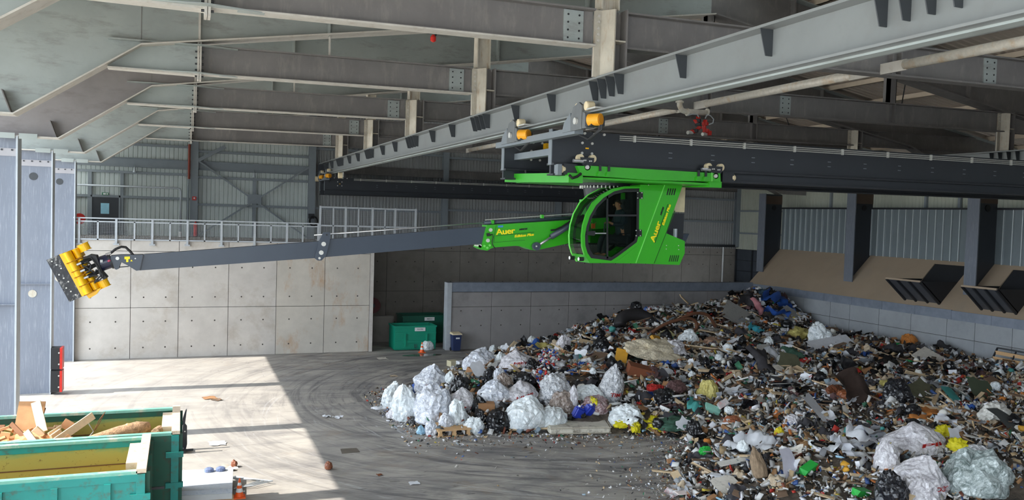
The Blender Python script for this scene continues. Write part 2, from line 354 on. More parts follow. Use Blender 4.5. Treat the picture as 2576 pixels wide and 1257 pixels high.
for i, (a, b) in enumerate(CH):
    t = thing('disposal_chute', ['dark steel disposal chute hatch on tan slope, farther from the frame edge', 'dark steel disposal chute hatch on tan slope, cut by the right frame edge', 'dark disposal chute hatch nearest the camera'][i], 'chute', (34.88, (a + b) / 2, 3.98), 'waste chutes on the deflector slope')
    h = (34.86, 3.97); o_ = (33.5, 5.06); i_ = sl(.57); top = sl(.92)
    p = MB(); p.py([h, o_, (o_[0] + .05, o_[1] + .03), (h[0] + .08, h[1] + .02)], a, b); fp = obj('flap', p, chute_f, t)
    for k in range(4):
        yy = a + (b - a) * (k + .0) / 3.0; q = MB(); yy = min(max(yy, a + .03), b - .03); dx = Vector((o_[0] - h[0], 0, o_[1] - h[1]))
        q.bar((h[0] - .03, yy, h[1] - .03), (o_[0] - .03, yy, o_[1] - .03), .09, .1); obj('flap_rib', q, chute_m, fp)
    q = MB(); q.bar((o_[0] - .03, a, o_[1]), (o_[0] - .03, b, o_[1]), .06, .09); obj('flap_edge', q, tan_m, fp)
    for k, yy in enumerate((a, b - .03)):
        q = MB(); q.py([h, o_, (i_[0], i_[1] + .0)], yy, yy + .03); obj('cheek_plate', q, chute_m, t)
    q = MB(); q.py([(top[0] + .03, top[1]), (h[0] + .06, h[1] - .03), (h[0] + 1.5, h[1] - .03), (top[0] + .9, top[1])], a + .02, b - .02); obj('chute_throat', q, chute_m, t)
def corr(mb, u0, u1, pitch, make, depth=.04, duty=.5):
    pr = []; u = u0
    while u < u1 - 1e-6:
        for du, d in ((0, 0), (pitch * .12, depth), (pitch * duty, depth), (pitch * (duty + .12), 0)):
            pr.append((min(u + du, u1), d))
        u += pitch
    pr.append((u1, 0)); vs = []; fs = []
    for uu, d in pr: a, b = make(uu, d); vs += [a, b]
    for i in range(len(pr) - 1): fs.append((2 * i, 2 * i + 2, 2 * i + 3, 2 * i + 1))
    return mb.add(vs, fs)
rb = struct('wall_ribbed_screen', (36.95, 30, 6), 'grey ribbed steel screen above the deflector')
for k, (a, b) in enumerate(((8, 14.5), (14.5, 21.9), (21.9, 29.25), (29.25, 37.15), (37.15, 44.9))):
    p = MB(); corr(p, a, b, .49, lambda u, d: ((36.95 - d, u, 6.0), (36.95 - d, u, 8.66)), .07, .12); p.box(36.97, 37.0, a, b, 6, 8.66); rp = obj('ribbed_panel', p, rib_m, rb)
    for q_ in range(int((b - a) / .49) + 1):
        yy = a + .03 + .49 * q_
        if yy < b: p = MB(); p.box(36.86, 36.9, yy, yy + .035, 6.0, 8.66); obj('rib', p, rib_e, rp)
p = MB(); p.box(36.85, 37.05, 8, 44.9, 8.66, 8.76); obj('screen_cap', p, dark_m, rb)
sd = struct('wall_side', (39, 30, 0), 'pale profiled side cladding')
for a, b in ((8, 22.5), (22.5, 30), (30, 37.5), (37.5, 45), (45, 52.5)):
    p = MB(); corr(p, a, b, .25, lambda u, d: ((39.0 - d, u, 5.7), (39.0 - d, u, 12.2)), .04); p.box(39.02, 39.05, a, b, 5.7, 12.2); obj('side_sheet', p, clad_l, sd)
for yy in (16, 19, 24.6, 27.2, 33, 35.2, 40.1, 42.6):
    p = MB(); p.box(38.8, 38.95, yy - .07, yy + .07, 5.7, 12); obj('side_post', p, girt_m, sd)
for z in (6.9, 8.55): p = MB(); p.box(38.85, 38.98, 45, 52.4, z - .06, z + .06); obj('side_girt', p, girt_m, sd)
d2 = struct('door_2', (39, 50, 0), 'dark sectional gate below the side cladding')
for k in range(7):
    p = MB(); p.box(38.95, 39.05, 45.6, 52.4, .1 + k * .8, .86 + k * .8); obj('gate_panel', p, mat('gate_paint_%d' % k, s(66, 72, 80), .5), d2)
p = MB(); p.box(39.06, 39.12, 45, 52.6, 0, 5.75); obj('gate_backing', p, dark_m, d2)
for yy in (46.0, 48.2, 50.4, 52.3): p = MB(); p.box(38.86, 38.95, yy - .06, yy + .06, 0, 5.7); obj('gate_rail', p, dark_m, d2)
# unseen wall behind the viewpoint, added to cut rear light; doorway towards the yard
wf = struct('wall_front_light_block', (18, -8, 0), 'unseen profiled wall behind the viewpoint, added to cut light')
for a, b in ((2, 8), (8, 15.4), (15.4, 23), (23, 31), (31, 39)):
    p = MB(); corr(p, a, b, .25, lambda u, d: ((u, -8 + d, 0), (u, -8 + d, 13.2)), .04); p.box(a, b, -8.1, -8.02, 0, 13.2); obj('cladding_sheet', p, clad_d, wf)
p = MB(); p.box(39.0, 39.1, -8, 8, 0, 13); obj('side_sheet', p, clad_d, wf)
# corrugated end wall
wc = struct('wall_cladding', (17, 52.5, 5.9), 'profiled steel end wall with girts and bracing')
bays = [(-7.2, .6), (.6, 7.3), (7.3, 15.85), (15.85, 24), (24, 31.5), (31.5, 39)]
for k, (a, b) in enumerate(bays):
    p = MB(); corr(p, a, b, .21 if k > 1 else .24, lambda u, d: ((u, 52.52 - d, 5.7), (u, 52.52 - d, ztop(u))), .05 if k > 1 else .03, .5 if k > 1 else .86); p.py([(a, 5.7), (b, 5.7), (b, ztop(b)), (max(a, min(b, 15.4)), ztop(max(a, min(b, 15.4)))), (a, ztop(a))] if a < 15.4 < b else [(a, 5.7), (b, 5.7), (b, ztop(b)), (a, ztop(a))], 52.54, 52.6)
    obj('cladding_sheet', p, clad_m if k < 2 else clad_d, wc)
posts = [(.62, .42), (7.35, .42), (15.87, .38), (24, .38), (31.5, .38), (38.85, .45)]
for x, wd in posts:
    p = MB(); p.box(x - wd / 2, x + wd / 2, 52.08, 52.1, 5.86, 13.5); p.box(x - wd / 2, x + wd / 2, 52.4, 52.42, 5.86, 13.5); p.box(x - .01, x + .01, 52.1, 52.4, 5.86, 13.5)
    for z in (7.0, 8.3, 9.0, 9.8, 10.6): p.box(x - wd / 2, x + wd / 2, 52.06, 52.09, z, z + .03)
    obj('wall_post', p, girt_m, wc)
for (a, b), zz in zip(bays, ((8.05, 9.45, 11.05), (7.75, 9.35, 10.85), (7.75, 11.4), (7.9, 11.3), (7.9, 9.35, 11.3), (7.7, 9.35, 11.3))):
    for z in zz: p = MB(); p.box(a, b, 52.26, 52.44, z - .07, z + .07); obj('girt', p, girt_m, wc)
    p = MB(); z = 9.75 if b < 8 else 9.95
    p.box(a, b, 52.2, 52.44, z, z + .03); p.box(a, b, 52.2, 52.44, z + .5, z + .53); p.box(a, b, 52.36, 52.39, z, z + .53); obj('wind_beam', p, girt_m if b < 8 else steel_t, wc)
p = MB(); p.bar((.8, 52.2, 10.3), (7.1, 52.2, 5.95), .09, .12, (0, 1, 0)); obj('brace', p, girt_m, wc)
p = MB(); p.bar((.9, 52.12, 5.95), (7.2, 52.12, 10.25), .09, .12, (0, 1, 0)); obj('brace', p, girt_m, wc)
p = MB(); p.bar((.8, 52.15, 10.3), (2.3, 52.15, 11.2), .2, .16, (0, 1, 0)); obj('brace', p, girt_m, wc)
p = MB(); p.box(3.6, 4.4, 52.1, 52.14, 7.9, 8.45); obj('gusset_plate', p, girt_m, wc)
p = MB(); p.box(3.9, 4.1, 52.3, 52.44, 5.9, 9.4); obj('wall_post', p, girt_m, wc)
p = MB(); p.box(-4.95, -4.75, 52.3, 52.44, 5.9, 9.4); p.box(-3.3, -3.12, 52.3, 52.44, 5.9, 9.4); obj('door_jamb', p, girt_m, wc)
p = MB(); p.box(34.0, 39, 52.2, 52.5, 5.82, 6.0); p.box(9.8, 34, 52.2, 52.5, 5.82, 6.0); obj('sill_beam', p, dark_m, wc)
# door on the gallery, exit sign above it
d1 = struct('door_1', (-4.05, 52.4, 5.84), 'dark grey gallery door with a pale blue window')
p = MB(); p.box(-4.72, -3.36, 52.3, 52.38, 5.86, 8.0); obj('door_leaf', p, girder_m, d1)
p = MB(); p.box(-4.28, -3.85, 52.27, 52.31, 7.05, 7.65); obj('door_window', p, mat('sky_blue_window', s(150, 205, 225), .3), d1)
p = MB(); p.box(-4.8, -4.72, 52.25, 52.4, 5.86, 8.1); p.box(-3.36, -3.28, 52.25, 52.4, 5.86, 8.1); p.box(-4.8, -3.28, 52.25, 52.4, 8.0, 8.1); obj('door_frame', p, girt_m, d1)
t = thing('exit_sign', 'small green emergency exit sign above the gallery door', 'sign', (-4.05, 52.25, 8.1))
p = MB(); p.box(-4.22, -3.88, 52.2, 52.26, 8.1, 8.25); obj('sign_box', p, mat('exit_green', s(40, 120, 78), .4), t)
p = MB(); p.box(-4.16, -4.02, 52.19, 52.2, 8.13, 8.22); p.box(-3.98, -3.92, 52.19, 52.2, 8.13, 8.22); obj('sign_pictogram', p, white_m, t)

# ------------------------------------------------------------------ portal frames
def zr(x): return 11.46 + .161 * (x + .98) if x <= 15.4 else 11.46 + .161 * (16.38) - .161 * (x - 15.4)
RD = 1.35                                                   # rafter depth
TS = .0148                                                  # ties rise slightly
zt = lambda x: 10.90 + TS * x
def ibeam_x(p, x0, x1, zb0, zb1, h, wd, Y, tf=.035, tw=.02):
    f = lambda x: zb0 + (zb1 - zb0) * (x - x0) / (x1 - x0)
    for lo, hi, ww in ((0, tf, wd), (h - tf, h, wd), (tf, h - tf, tw)):
        a, b = f(x0), f(x1)
        p.hexa([(x0, Y - ww / 2, a + lo), (x1, Y - ww / 2, b + lo), (x1, Y + ww / 2, b + lo), (x0, Y + ww / 2, a + lo),
                (x0, Y - ww / 2, a + hi), (x1, Y - ww / 2, b + hi), (x1, Y + ww / 2, b + hi), (x0, Y + ww / 2, a + hi)])
FL = {7.5: 'nearest the camera', 15: 'whose tie beam crosses the top edge', 22.5: 'second tie beam from the top edge', 30: 'third tie beam from the top edge', 37.5: 'fourth tie beam from the top edge', 45: 'farthest, above the gallery railing'}
steel_s = mat('splice_plate_steel', s(162, 160, 164), .55, .1, .06, 2)
steel_p = mat('mill_scale_steel', s(136, 132, 132), .6, .1, .1, 1.2, stain=s(112, 104, 104), stain_amt=.5, stain_scale=1.4, stain_stretch=(.6, .6, 2))
def frame(Y, dyr=0.0):
    t = thing('portal_frame', 'grey steel portal frame with haunched rafter, ' + FL[Y], 'steel frame', (-4.77, Y, 0), 'portal frames of the hall')
    p = MB(); p.box(-6.9, -4.79, Y - .012, Y + .012, 0, 9.6); col = obj('column', p, steel_c, t)
    p = MB(); p.box(-4.8, -4.75, Y - .33, Y + .33, 0, 9.62); obj('column_flange', p, galv_rail, col)
    p = MB(); p.box(-6.95, -6.9, Y - .33, Y + .33, 0, 11.4); obj('column_flange', p, steel_c, col)
    p = MB(); p.box(-6.88, -4.8, Y - .15, Y - .012, 4.36, 4.39); obj('column_stiffener', p, steel_c, col)
    p = MB(); p.box(-6.88, -4.82, Y - .035, Y - .012, 9.0, 9.24); obj('column_splice_plate', p, steel_s, col)
    p = MB()
    for k in range(6): p.cyl((-4.95 - .28 * k, Y - .06, 9.19), (-4.95 - .28 * k, Y - .03, 9.19), .03, 8)
    obj('splice_bolts', p, dark_m, col, kind='stuff')
    for z, mm in ((8.6, fin_m), (3.98, post_m)):
        p = MB(); p.cyl((-5.46, Y - .03, z), (-5.46, Y - .012, z), .15, 20); obj('column_opening', p, mm, col)
    for x0, x1 in ((-5.35, -4.83), (-4.72, -4.22)):
        p = MB(); p.box(x0, x1, Y - .36, Y - .34, 9.53, 9.7); obj('head_plate', p, steel_l, t)
    # left haunch + rafters
    web = [(-6.9, 9.63), (-3.66, 9.63), (-.98, 11.49), (.34, zr(.34) + .03), (.34, zr(.34) + RD), (-6.9, zr(-6.9) + RD)]
    p = MB(); p.py(web, Y - .012, Y + .012); obj('haunch_web', p, steel_p if Y == 30 else steel_l, t)
    p = MB(); p.py([(.34, zr(.34) + .02), (15.4, zr(15.4) + .02), (15.4, zr(15.4) + RD), (.34, zr(.34) + RD)], Y - .012, Y + .012); obj('rafter_web', p, steel_l, t)
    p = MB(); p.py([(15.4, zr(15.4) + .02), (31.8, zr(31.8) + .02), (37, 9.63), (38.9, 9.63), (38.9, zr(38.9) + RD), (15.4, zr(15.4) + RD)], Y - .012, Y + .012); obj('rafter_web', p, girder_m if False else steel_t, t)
    path = [(-6.9, 9.6), (-3.66, 9.6), (-.98, 11.46), (15.4, zr(15.4)), (31.8, zr(31.8)), (36.6, 9.6)]
    for (xa, za), (xb, zb) in zip(path[:-1], path[1:]):
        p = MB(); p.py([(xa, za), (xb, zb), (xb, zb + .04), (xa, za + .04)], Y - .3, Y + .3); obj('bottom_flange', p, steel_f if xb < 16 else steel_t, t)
    for xa, xb in ((-6.9, 15.4), (15.4, 38.9)):
        p = MB(); p.py([(xa, zr(xa) + RD), (xb, zr(xb) + RD), (xb, zr(xb) + RD + .04), (xa, zr(xa) + RD + .04)], Y - .3, Y + .3); obj('top_flange', p, steel_l, t)
    p = MB(); p.hexa([(-3.9, Y - .28, 10.15), (-3.88, Y - .28, 10.15), (-3.88, Y, 10.15), (-3.9, Y, 10.15), (-3.9, Y - .28, 10.15), (-3.88, Y - .28, 10.16), (-3.88, Y, 10.16), (-3.9, Y, 10.16)])
    p = MB(); p.ext([(-3.70, Y - .28, 9.64), (-3.88, Y - .28, 10.16), (-3.88, Y - .012, 10.16), (-3.70, Y - .012, 9.64)], (-.025, 0, 0)); obj('haunch_stiffener', p, steel_t, t)
    p = MB(); p.box(.31, .36, Y - .2, Y - .012, zr(.34), zr(.34) + RD); obj('rafter_stiffener', p, steel_f, t)
    p = MB(); p.box(-1.0, -.985, Y - .02, Y - .012, 11.5, zr(-1) + RD); obj('weld_seam', p, steel_t, t)
    for x in (3.5, 11.0, 18.5, 26.5):
        p = MB(); p.box(x - .03, x + .03, Y - .22, Y - .012, zr(x), zr(x) + RD); obj('rafter_stiffener', p, steel_l if x < 15 else steel_t, t)
    # tie beam
    p = MB(); ibeam_x(p, -1.72, .3, zt(-1.72), zt(.3), .72, .32, Y); obj('tie_stub', p, steel_l, t)
    p = MB(); p.box(-1.72, .3, Y - .17, Y + .17, zt(-1.7) - .012, zt(-1.7) + .03); obj('tie_flange', p, steel_f, t)
    for a, b in ((.38, 7.5), (8.2, 36.2)):
        p = MB(); ibeam_x(p, a, b, zt(a), zt(b), .72, .32, Y); tb = obj('tie_beam', p, steel_t, t)
        p = MB(); za, zb = zt(a), zt(b); p.hexa([(a, Y - .17, za - .012), (b, Y - .17, zb - .012), (b, Y + .17, zb - .012), (a, Y + .17, za - .012), (a, Y - .17, za + .02), (b, Y - .17, zb + .02), (b, Y + .17, zb + .02), (a, Y + .17, za + .02)])
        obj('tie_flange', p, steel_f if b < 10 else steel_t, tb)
    ep = MB(); ep.box(.29, .335, Y - .2, Y + .2, 10.76, 11.74); ep.box(.345, .39, Y - .2, Y + .2, 10.76, 11.74); e = obj('end_plate', ep, steel_f, t)
    bo = MB()
    for z in (10.84, 11.0, 11.15, 11.3, 11.45, 11.6):
        bo.cyl((.24, Y - .12, z), (.44, Y - .12, z), .022, 6)
    obj('plate_bolts', bo, dark_m, e, kind='stuff')
    for z in (10.9, 11.58):
        p = MB(); p.pz([(-.55, Y - .16), (.29, Y - .36), (.39, Y - .36), (1.25, Y - .16), (1.25, Y), (-.55, Y)], z, z + .02); obj('gusset_plate', p, steel_l, t)
    for x in (6.86, 18.2, 23.4 + 5.2):
        z = zt(x); p = MB(); p.box(x, x + .42, Y - .045, Y - .01, z + .05, z + .67); sp = obj('splice_plate', p, steel_l, t)
        bo = MB()
        for k in range(4):
            for q in (.09, .33): bo.cyl((x + q, Y - .055, z + .13 + .15 * k), (x + q, Y - .04, z + .13 + .15 * k), .02, 8)
        obj('splice_bolts', bo, black_m, sp, kind='stuff')
    # hangers that carry the runway beams
    for x0, low in ((7.52, 10.42), (28.15, 10.6)):
        z = zt(x0); h = MB()
        h.py([(x0, low), (x0 + .62, low), (x0 + .62, z + .62), (x0 + .55, z + .74), (x0 + .07, z + .74), (x0, z + .62)], Y - .012, Y + .012); hp = obj('hanger_post', h, fin_m if False else steel_t, t)
        a = MB(); a.pz([(x0, Y - .06), (x0 + .15, Y - .06), (x0 + .33, Y - .29), (x0 + .36, Y - .28), (x0 + .17, Y - .02), (x0, Y - .02)], low, z + .72); obj('hanger_flange', a, post_m, hp)
        a = MB(); a.px([(Y - .27, z + .74), (Y + .27, z + .74), (Y + .27, low), (Y - .27, low)], x0 + .6, x0 + .635); obj('hanger_flange', a, steel_t, hp)
        a = MB(); a.box(x0 + .36, x0 + .6, Y - .26, Y, z + .1, z + .13); obj('hanger_stiffener', a, post_m, hp)
        bo = MB()
        for k in range(5): bo.cyl((x0 + .08, Y - .09, z + .12 + .12 * k), (x0 + .08, Y - .05, z + .12 + .12 * k), .028, 8)
        obj('hanger_bolts', bo, steel_f, hp, kind='stuff')
        p = MB(); ww = .3; top = zr(x0 + .3); zz = z + .74
        p.box(x0 + .1, x0 + .13, Y - .15, Y + .15, zz, top); p.box(x0 + .47, x0 + .5, Y - .15, Y + .15, zz, top); p.box(x0 + .13, x0 + .47, Y - .01, Y + .01, zz, top); obj('rafter_post', p, post_m if x0 < 10 else steel_t, t)
    for x in (3.55, 15.3, 22.9):
        p = MB(); ww = .04 if x < 4 else .3
        p.box(x - ww / 2, x + ww / 2, Y - .05 if x < 4 else Y - .15, Y + .02, zt(x) + .72, zr(x)); 
        if x > 4: p.box(x - ww / 2, x - ww / 2 + .03, Y - .15, Y + .15, zt(x), zr(x)); p.box(x + ww / 2 - .03, x + ww / 2, Y - .15, Y + .15, zt(x), zr(x))
        obj('rafter_post', p, steel_f if x < 4 else steel_t, t)
    # right column standing behind the deflector
    Yr = Y + dyr
    p = MB(); p.box(35.4, 36.95, Yr - .012, Yr + .012, 4.5, 9.6); cr = obj('column', p, girder_m, t)
    p = MB(); p.box(35.36, 35.42, Yr - .33, Yr + .33, 4.5, 9.62); obj('column_flange', p, steel_c, cr)
    p = MB(); p.cyl((36.3, Yr - .04, 8.72), (36.3, Yr - .012, 8.72), .17, 16); obj('column_opening', p, black_m, cr)
    p = MB(); p.box(35.45, 36.95, Yr - .03, Yr - .012, 8.95, 9.5); obj('column_splice_plate', p, mat('brown_splice_%d' % int(Y), s(84, 70, 60), .6), cr)
    return t
for Y, d in ((7.5, -1.4), (15, -1.4), (22.5, -1.1), (30, -.75), (37.5, -.35), (45, 0)): frame(Y, d)

# ------------------------------------------------------------------ roof
ce = struct('ceiling', (15.4, 22, 13), 'roof sheeting on purlins')
def sheet(x0, x1, m, nm, y0=-6, y1=52.6):
    p = MB(); corr(p, y0, y1, .33, lambda u, d: ((x0, u, zr(x0) + RD + .28 - d), (x1, u, zr(x1) + RD + .28 - d)), .04, .16)
    obj(nm, p, m, ce)
sheet(-7.4, 1, deck_m, 'roof_sheet'); sheet(1, 7.2, deck_m, 'roof_sheet'); sheet(7.2, 13.9, deck_m, 'roof_sheet')
sheet(13.9, 15.4, skyl_m, 'ridge_skylight'); sheet(15.4, 16.9, skyl_m, 'ridge_skylight')
sheet(16.9, 23.5, deck_m, 'roof_sheet'); sheet(23.5, 31, deck_m, 'roof_sheet'); sheet(31, 39.2, deck_m, 'roof_sheet')
for x in (-6.6, -4, -1.4, 1.2, 3.8, 6.4, 9, 11.6, 13.9, 16.9, 19.3, 21.8, 24.3, 26.8, 29.3, 31.8, 34.3, 36.8, 38.8):
    p = MB(); z = zr(x) + RD + .03; p.box(x - .04, x + .04, -6, 52.5, z, z + .21); p.box(x - .1, x + .04, -6, 52.5, z, z + .015); obj('purlin', p, purl_m, ce)
for i, Y in enumerate((15, 22.5, 30, 37.5)):
    for xa, xb in ((17, 24), (24, 31), (9, 2)):
        p = MB(); p.tube([(xa, Y + .2, zr(xa) + RD - .1), (xb, Y + 7.3, zr(xb) + RD - .1)], .025, 6); obj('brace_rod', p, fin_m, ce)
    for x in (10.4, 12.3, 18.4, 20.6):
        p = MB(); p.bar((x, Y + .02, zr(x) + .1), (x + .0, Y + 1.1, zr(x) + RD), .06, .06); obj('fly_brace', p, purl_m, ce)
p = MB(); p.box(-7.3, -7.0, -6, 53, 11.4, 11.86); obj('eave_beam', p, girder_l, ce)
p = MB(); p.px([(-6, zr(-7) + 1.2), (-6, 9), (-6, 9.1)], -7, -6.9)
# round struts between the frames
for i, (ya, yb) in enumerate(((8.0, 14.5), (15.4, 22.0), (22.9, 29.5), (30.4, 37.0), (37.9, 44.5))):
    t = thing('strut_tube', ['galvanised strut tube cut by the right frame edge', 'long galvanised strut tube above the red valve cluster', 'galvanised strut tube behind the yellow drive motor', 'galvanised strut tube behind the runway beam', 'small far galvanised strut tube'][i], 'steel tube', (14.8, ya, 11.2), 'round struts between frames')
    p = MB(); p.cyl((14.8, ya + .35, 11.22), (14.8, yb - .35, 11.22), .11, 16); obj('tube', p, pipe_m, t, smooth=True)
    for u, v in ((ya - .24, ya + .4), (yb - .4, yb + .34)): p = MB(); p.box(14.78, 14.82, u, v, 11.1, 11.34); obj('end_lug', p, steel_f, t)

# ------------------------------------------------------------------ crane runways
def runway(x, y0, y1, lab, z0=9.74, z1=10.43):
    t = thing('runway_beam', lab, 'crane rail', (x, y0, z0), 'crane runway beams')
    p = MB(); p.box(x - .012, x + .012, y0, y1, z0 + .04, z1 - .04); obj('web', p, runway_m, t)
    p = MB(); p.box(x - .25, x + .25, y0, y1, z1 - .04, z1); obj('top_flange', p, runway_m, t)
    p = MB(); p.box(x - .25, x + .25, y0, y1, z0, z0 + .035); obj('bottom_flange', p, runway_m, t)
    p = MB(); p.box(x - .09, x + .09, y0, y1, z0 - .03, z0); obj('flange_strip', p, steel_l, t)
    fy = []
    for Y in (7.5, 15, 22.5, 30, 37.5, 45): fy += [Y - .75, Y - .4, Y - .05, Y + .3, Y + 2.4, Y + 4.6]
    me = None
    for yy in fy:
        if not y0 < yy < y1: continue
        for sg in (-1, 1):
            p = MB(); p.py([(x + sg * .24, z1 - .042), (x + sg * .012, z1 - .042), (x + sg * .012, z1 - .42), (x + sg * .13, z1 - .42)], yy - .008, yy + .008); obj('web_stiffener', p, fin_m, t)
    for yy in (18.7, 26.2):
        p = MB(); p.box(x - .02, x + .02, yy, yy + .01, z0, z0 + .05)
    p = MB(); p.box(x - .3, x + .3, y1, y1 + .04, z0 - .05, z1 + .02); obj('end_plate', p, girder_m, t)
    p = MB(); p.box(x - .02, x + .02, y1 - 2.2, y1 + .0, z0 + .03, z1 - .03); obj('end_doubler', p, girder_m, t)
    return t
runway(7.85, 2.0, 51.2, 'long grey crane runway beam crossing from top right to the gallery')
runway(28.47, 2.0, 51.2, 'far right crane runway beam mostly hidden behind the bridge', 9.93, 10.6)
for x, y, lab in ((7.75, 44.5, 'cream rubber buffer wheel under the far end of the runway'), (7.5, 51.0, 'small cream buffer on the runway end')):
    t = thing('buffer', lab, 'buffer', (x, y, 9.5), 'runway end buffers')
    p = MB(); p.cyl((x - .12, y, 9.5), (x + .08, y, 9.5), .16, 16); obj('pad', p, cream_m, t)
    p = MB(); p.box(x + .08, x + .14, y - .12, y + .12, 9.4, 9.66); obj('bracket', p, pin_m, t)

# ------------------------------------------------------------------ bridge crane
GS = .008
truck_m = mat('truck_grey_paint', s(104, 108, 110), .5, .05, .1, 6)
def gz(z, x): return z + GS * (x - 7.75)
def girder(t, Y, x0=7.72, x1=28.9, det=True):
    def sl_box(p, y0, y1, z0, z1): p.hexa([(x0, y0, gz(z0, x0)), (x1, y0, gz(z0, x1)), (x1, y1, gz(z0, x1)), (x0, y1, gz(z0, x0)), (x0, y0, gz(z1, x0)), (x1, y0, gz(z1, x1)), (x1, y1, gz(z1, x1)), (x0, y1, gz(z1, x0))])
    p = MB(); sl_box(p, Y, Y + .14, 8.85, 9.58); gi = obj('girder', p, girder_m, t)
    p = MB(); sl_box(p, Y - .12, Y + .26, 8.79, 8.84); obj('wheel_flange', p, girder_l if False else dark_m, gi)
    p = MB(); sl_box(p, Y + .03, Y + .11, 8.6, 8.79); obj('girder_foot', p, girder_m, gi)
    p = MB(); sl_box(p, Y - .1, Y + .24, 8.56, 8.6); obj('bottom_flange', p, dark_m, gi)
    p = MB(); p.box(x0 - .02, x0, Y - .02, Y + .15, 8.8, 9.6); obj('end_plate', p, girder_l, gi)
    if det:
        for k in range(3):
            p = MB(); z = 9.53 - .045 * k; p.tube([(x0 + 1.7, Y - .03, gz(z, x0 + 1.7)), (x1, Y - .03, gz(z, x1))], .012, 6); obj('conduit', p, pin_m, gi)
        for k in range(12):
            p = MB(); x = x0 + 2.1 + 1.55 * k; p.box(x - .025, x + .025, Y - .05, Y, gz(9.41, x), gz(9.56, x)); obj('conduit_clamp', p, pin_m, gi)
        p = MB()
        for k in range(14):
            for z in (9.08, 9.2): x = x0 + 3.1 + 1.2 * k; p.box(x - .05, x + .05, Y - .008, Y, gz(z, x), gz(z + .018, x))
        o = obj('weld_marks', p, girder_l, gi); o['kind'] = 'stuff'
        bo = MB()
        for x, z in ((.75, 9.33), (1.0, 9.33), (.75, 9.1), (1.0, 9.1)): bo.cyl((x0 + x, Y - .03, z), (x0 + x, Y, z), .03, 8)
        for k in range(4): bo.cyl((x0 + .55 + .25 * k, Y - .04, 9.55), (x0 + .55 + .25 * k, Y, 9.55), .03, 8)
        obj('plate_bolts', bo, pin_m, gi, kind='stuff')
        p = MB(); p.box(x0 + .84, x0 + .92, Y - .01, Y, 9.2, 9.23); obj('yellow_sticker', p, yellow_m, gi)
    return gi
def end_truck(t, Y, motor=True, x=7.85):
    xo = x - .3
    p = MB(); p.px([(Y - .22, 9.42), (Y + .3, 9.42), (Y + .32, 9.7), (Y + .2, 9.9), (Y - .05, 9.98), (Y - .2, 9.9)], xo - .05, xo); tr = obj('end_truck', p, truck_m, t)
    p = MB(); p.px([(Y - .5, 9.42), (Y - .3, 9.42), (Y - .3, 9.75), (Y - .42, 9.72)], xo - .08, xo + .1); obj('truck_bracket', p, truck_m, tr)
    p = MB(); p.lathe([(.04, xo - .02), (.09, xo - .01), (.1, xo + .02), (.1, xo + .15), (.08, xo + .17)], (0, Y - .3, 9.88), 18, 'x'); obj('runner_wheel', p, cream_m, tr)
    p = MB(); p.lathe([(.1, xo + .0), (.1, xo + .14)], (0, Y + .15, 9.88), 18, 'x'); obj('runner_wheel', p, cream_m, tr)
    p = MB(); p.lathe([(.03, xo - .1), (.07, xo - .1), (.07, xo - .05)], (0, Y + .02, 9.6), 14, 'x'); obj('axle_cap', p, pin_m, tr)
    p = MB(); p.box(xo - .02, xo + .25, Y - .75, Y - .35, 9.79, 9.82); obj('scraper', p, pin_m, tr)
    p = MB(); p.px([(Y + .3, 9.42), (Y + .75, 9.42), (Y + .65, 9.62), (Y + .35, 9.8)], xo - .04, xo + .0); obj('truck_plate', p, girder_l, tr)
    if motor:
        p = MB(); p.box(xo - .1, xo + .2, Y - .75, Y - .48, 9.44, 9.62); obj('gearbox', p, dark_m, tr)
        p = MB(); p.cyl((xo - .08, Y - .62, 9.56), (xo + .06, Y - .84, 9.56), .12, 20); mo2 = obj('drive_motor', p, motor_m, tr)
        p = MB(); p.cyl((xo + .06, Y - .84, 9.56), (xo + .067, Y - .851, 9.56), .09, 20); obj('motor_cover', p, mat('motor_cover', s(214, 140, 24), .6), mo2)
        for k in range(3):
            p = MB(); a = Vector((xo + .05, Y - .8 - .06 * k, 9.45)); b = Vector((xo + .25, Y + .9, 9.5))
            p.tube([a, a + Vector((0, 0, -.1)), a.lerp(b, .35) + Vector((0, 0, -.25)), a.lerp(b, .7) + Vector((0, 0, -.12)), b], .018, 6); obj('drive_cable', p, black_m, tr)
def bridge(Y1, Y2, lab, det=True):
    t = thing('bridge_crane', lab, 'crane', (7.85, Y1, 8.56), 'bridge cranes')
    girder(t, Y1, det=det); girder(t, Y2, det=det)
    for z, m, hh in ((9.15, girder_l, .16),):
        p = MB(); x = 8.1; p.box(x - .1, x + .1, Y1 + .5, Y2, z - hh / 2, z + hh / 2); obj('cross_beam', p, m, t)
    d = 1.7 if det else .3
    end_truck(t, Y1 - d); end_truck(t, Y2 - d * .6)
    p = MB(); p.box(7.55, 7.75, Y1 - d + .2, Y2 + .2, 9.36, 9.5); obj('end_carriage', p, girder_l, t)
    if det:
        p = MB(); p.box(8.7, 9.1, Y2 - .45, Y2 - .25, 9.38, 9.52); obj('yellow_sensor', p, yellow_m, t)
        p = MB(); p.box(9.1, 10.2, Y2 - .43, Y2 - .28, 9.37, 9.5); obj('pale_duct', p, cream_m, t)
    return t
br = bridge(17.25, 20.25, 'anthracite double girder bridge crane carrying the green cab')
b2 = bridge(49.6, 51.3, 'second anthracite bridge crane parked at the far end wall')
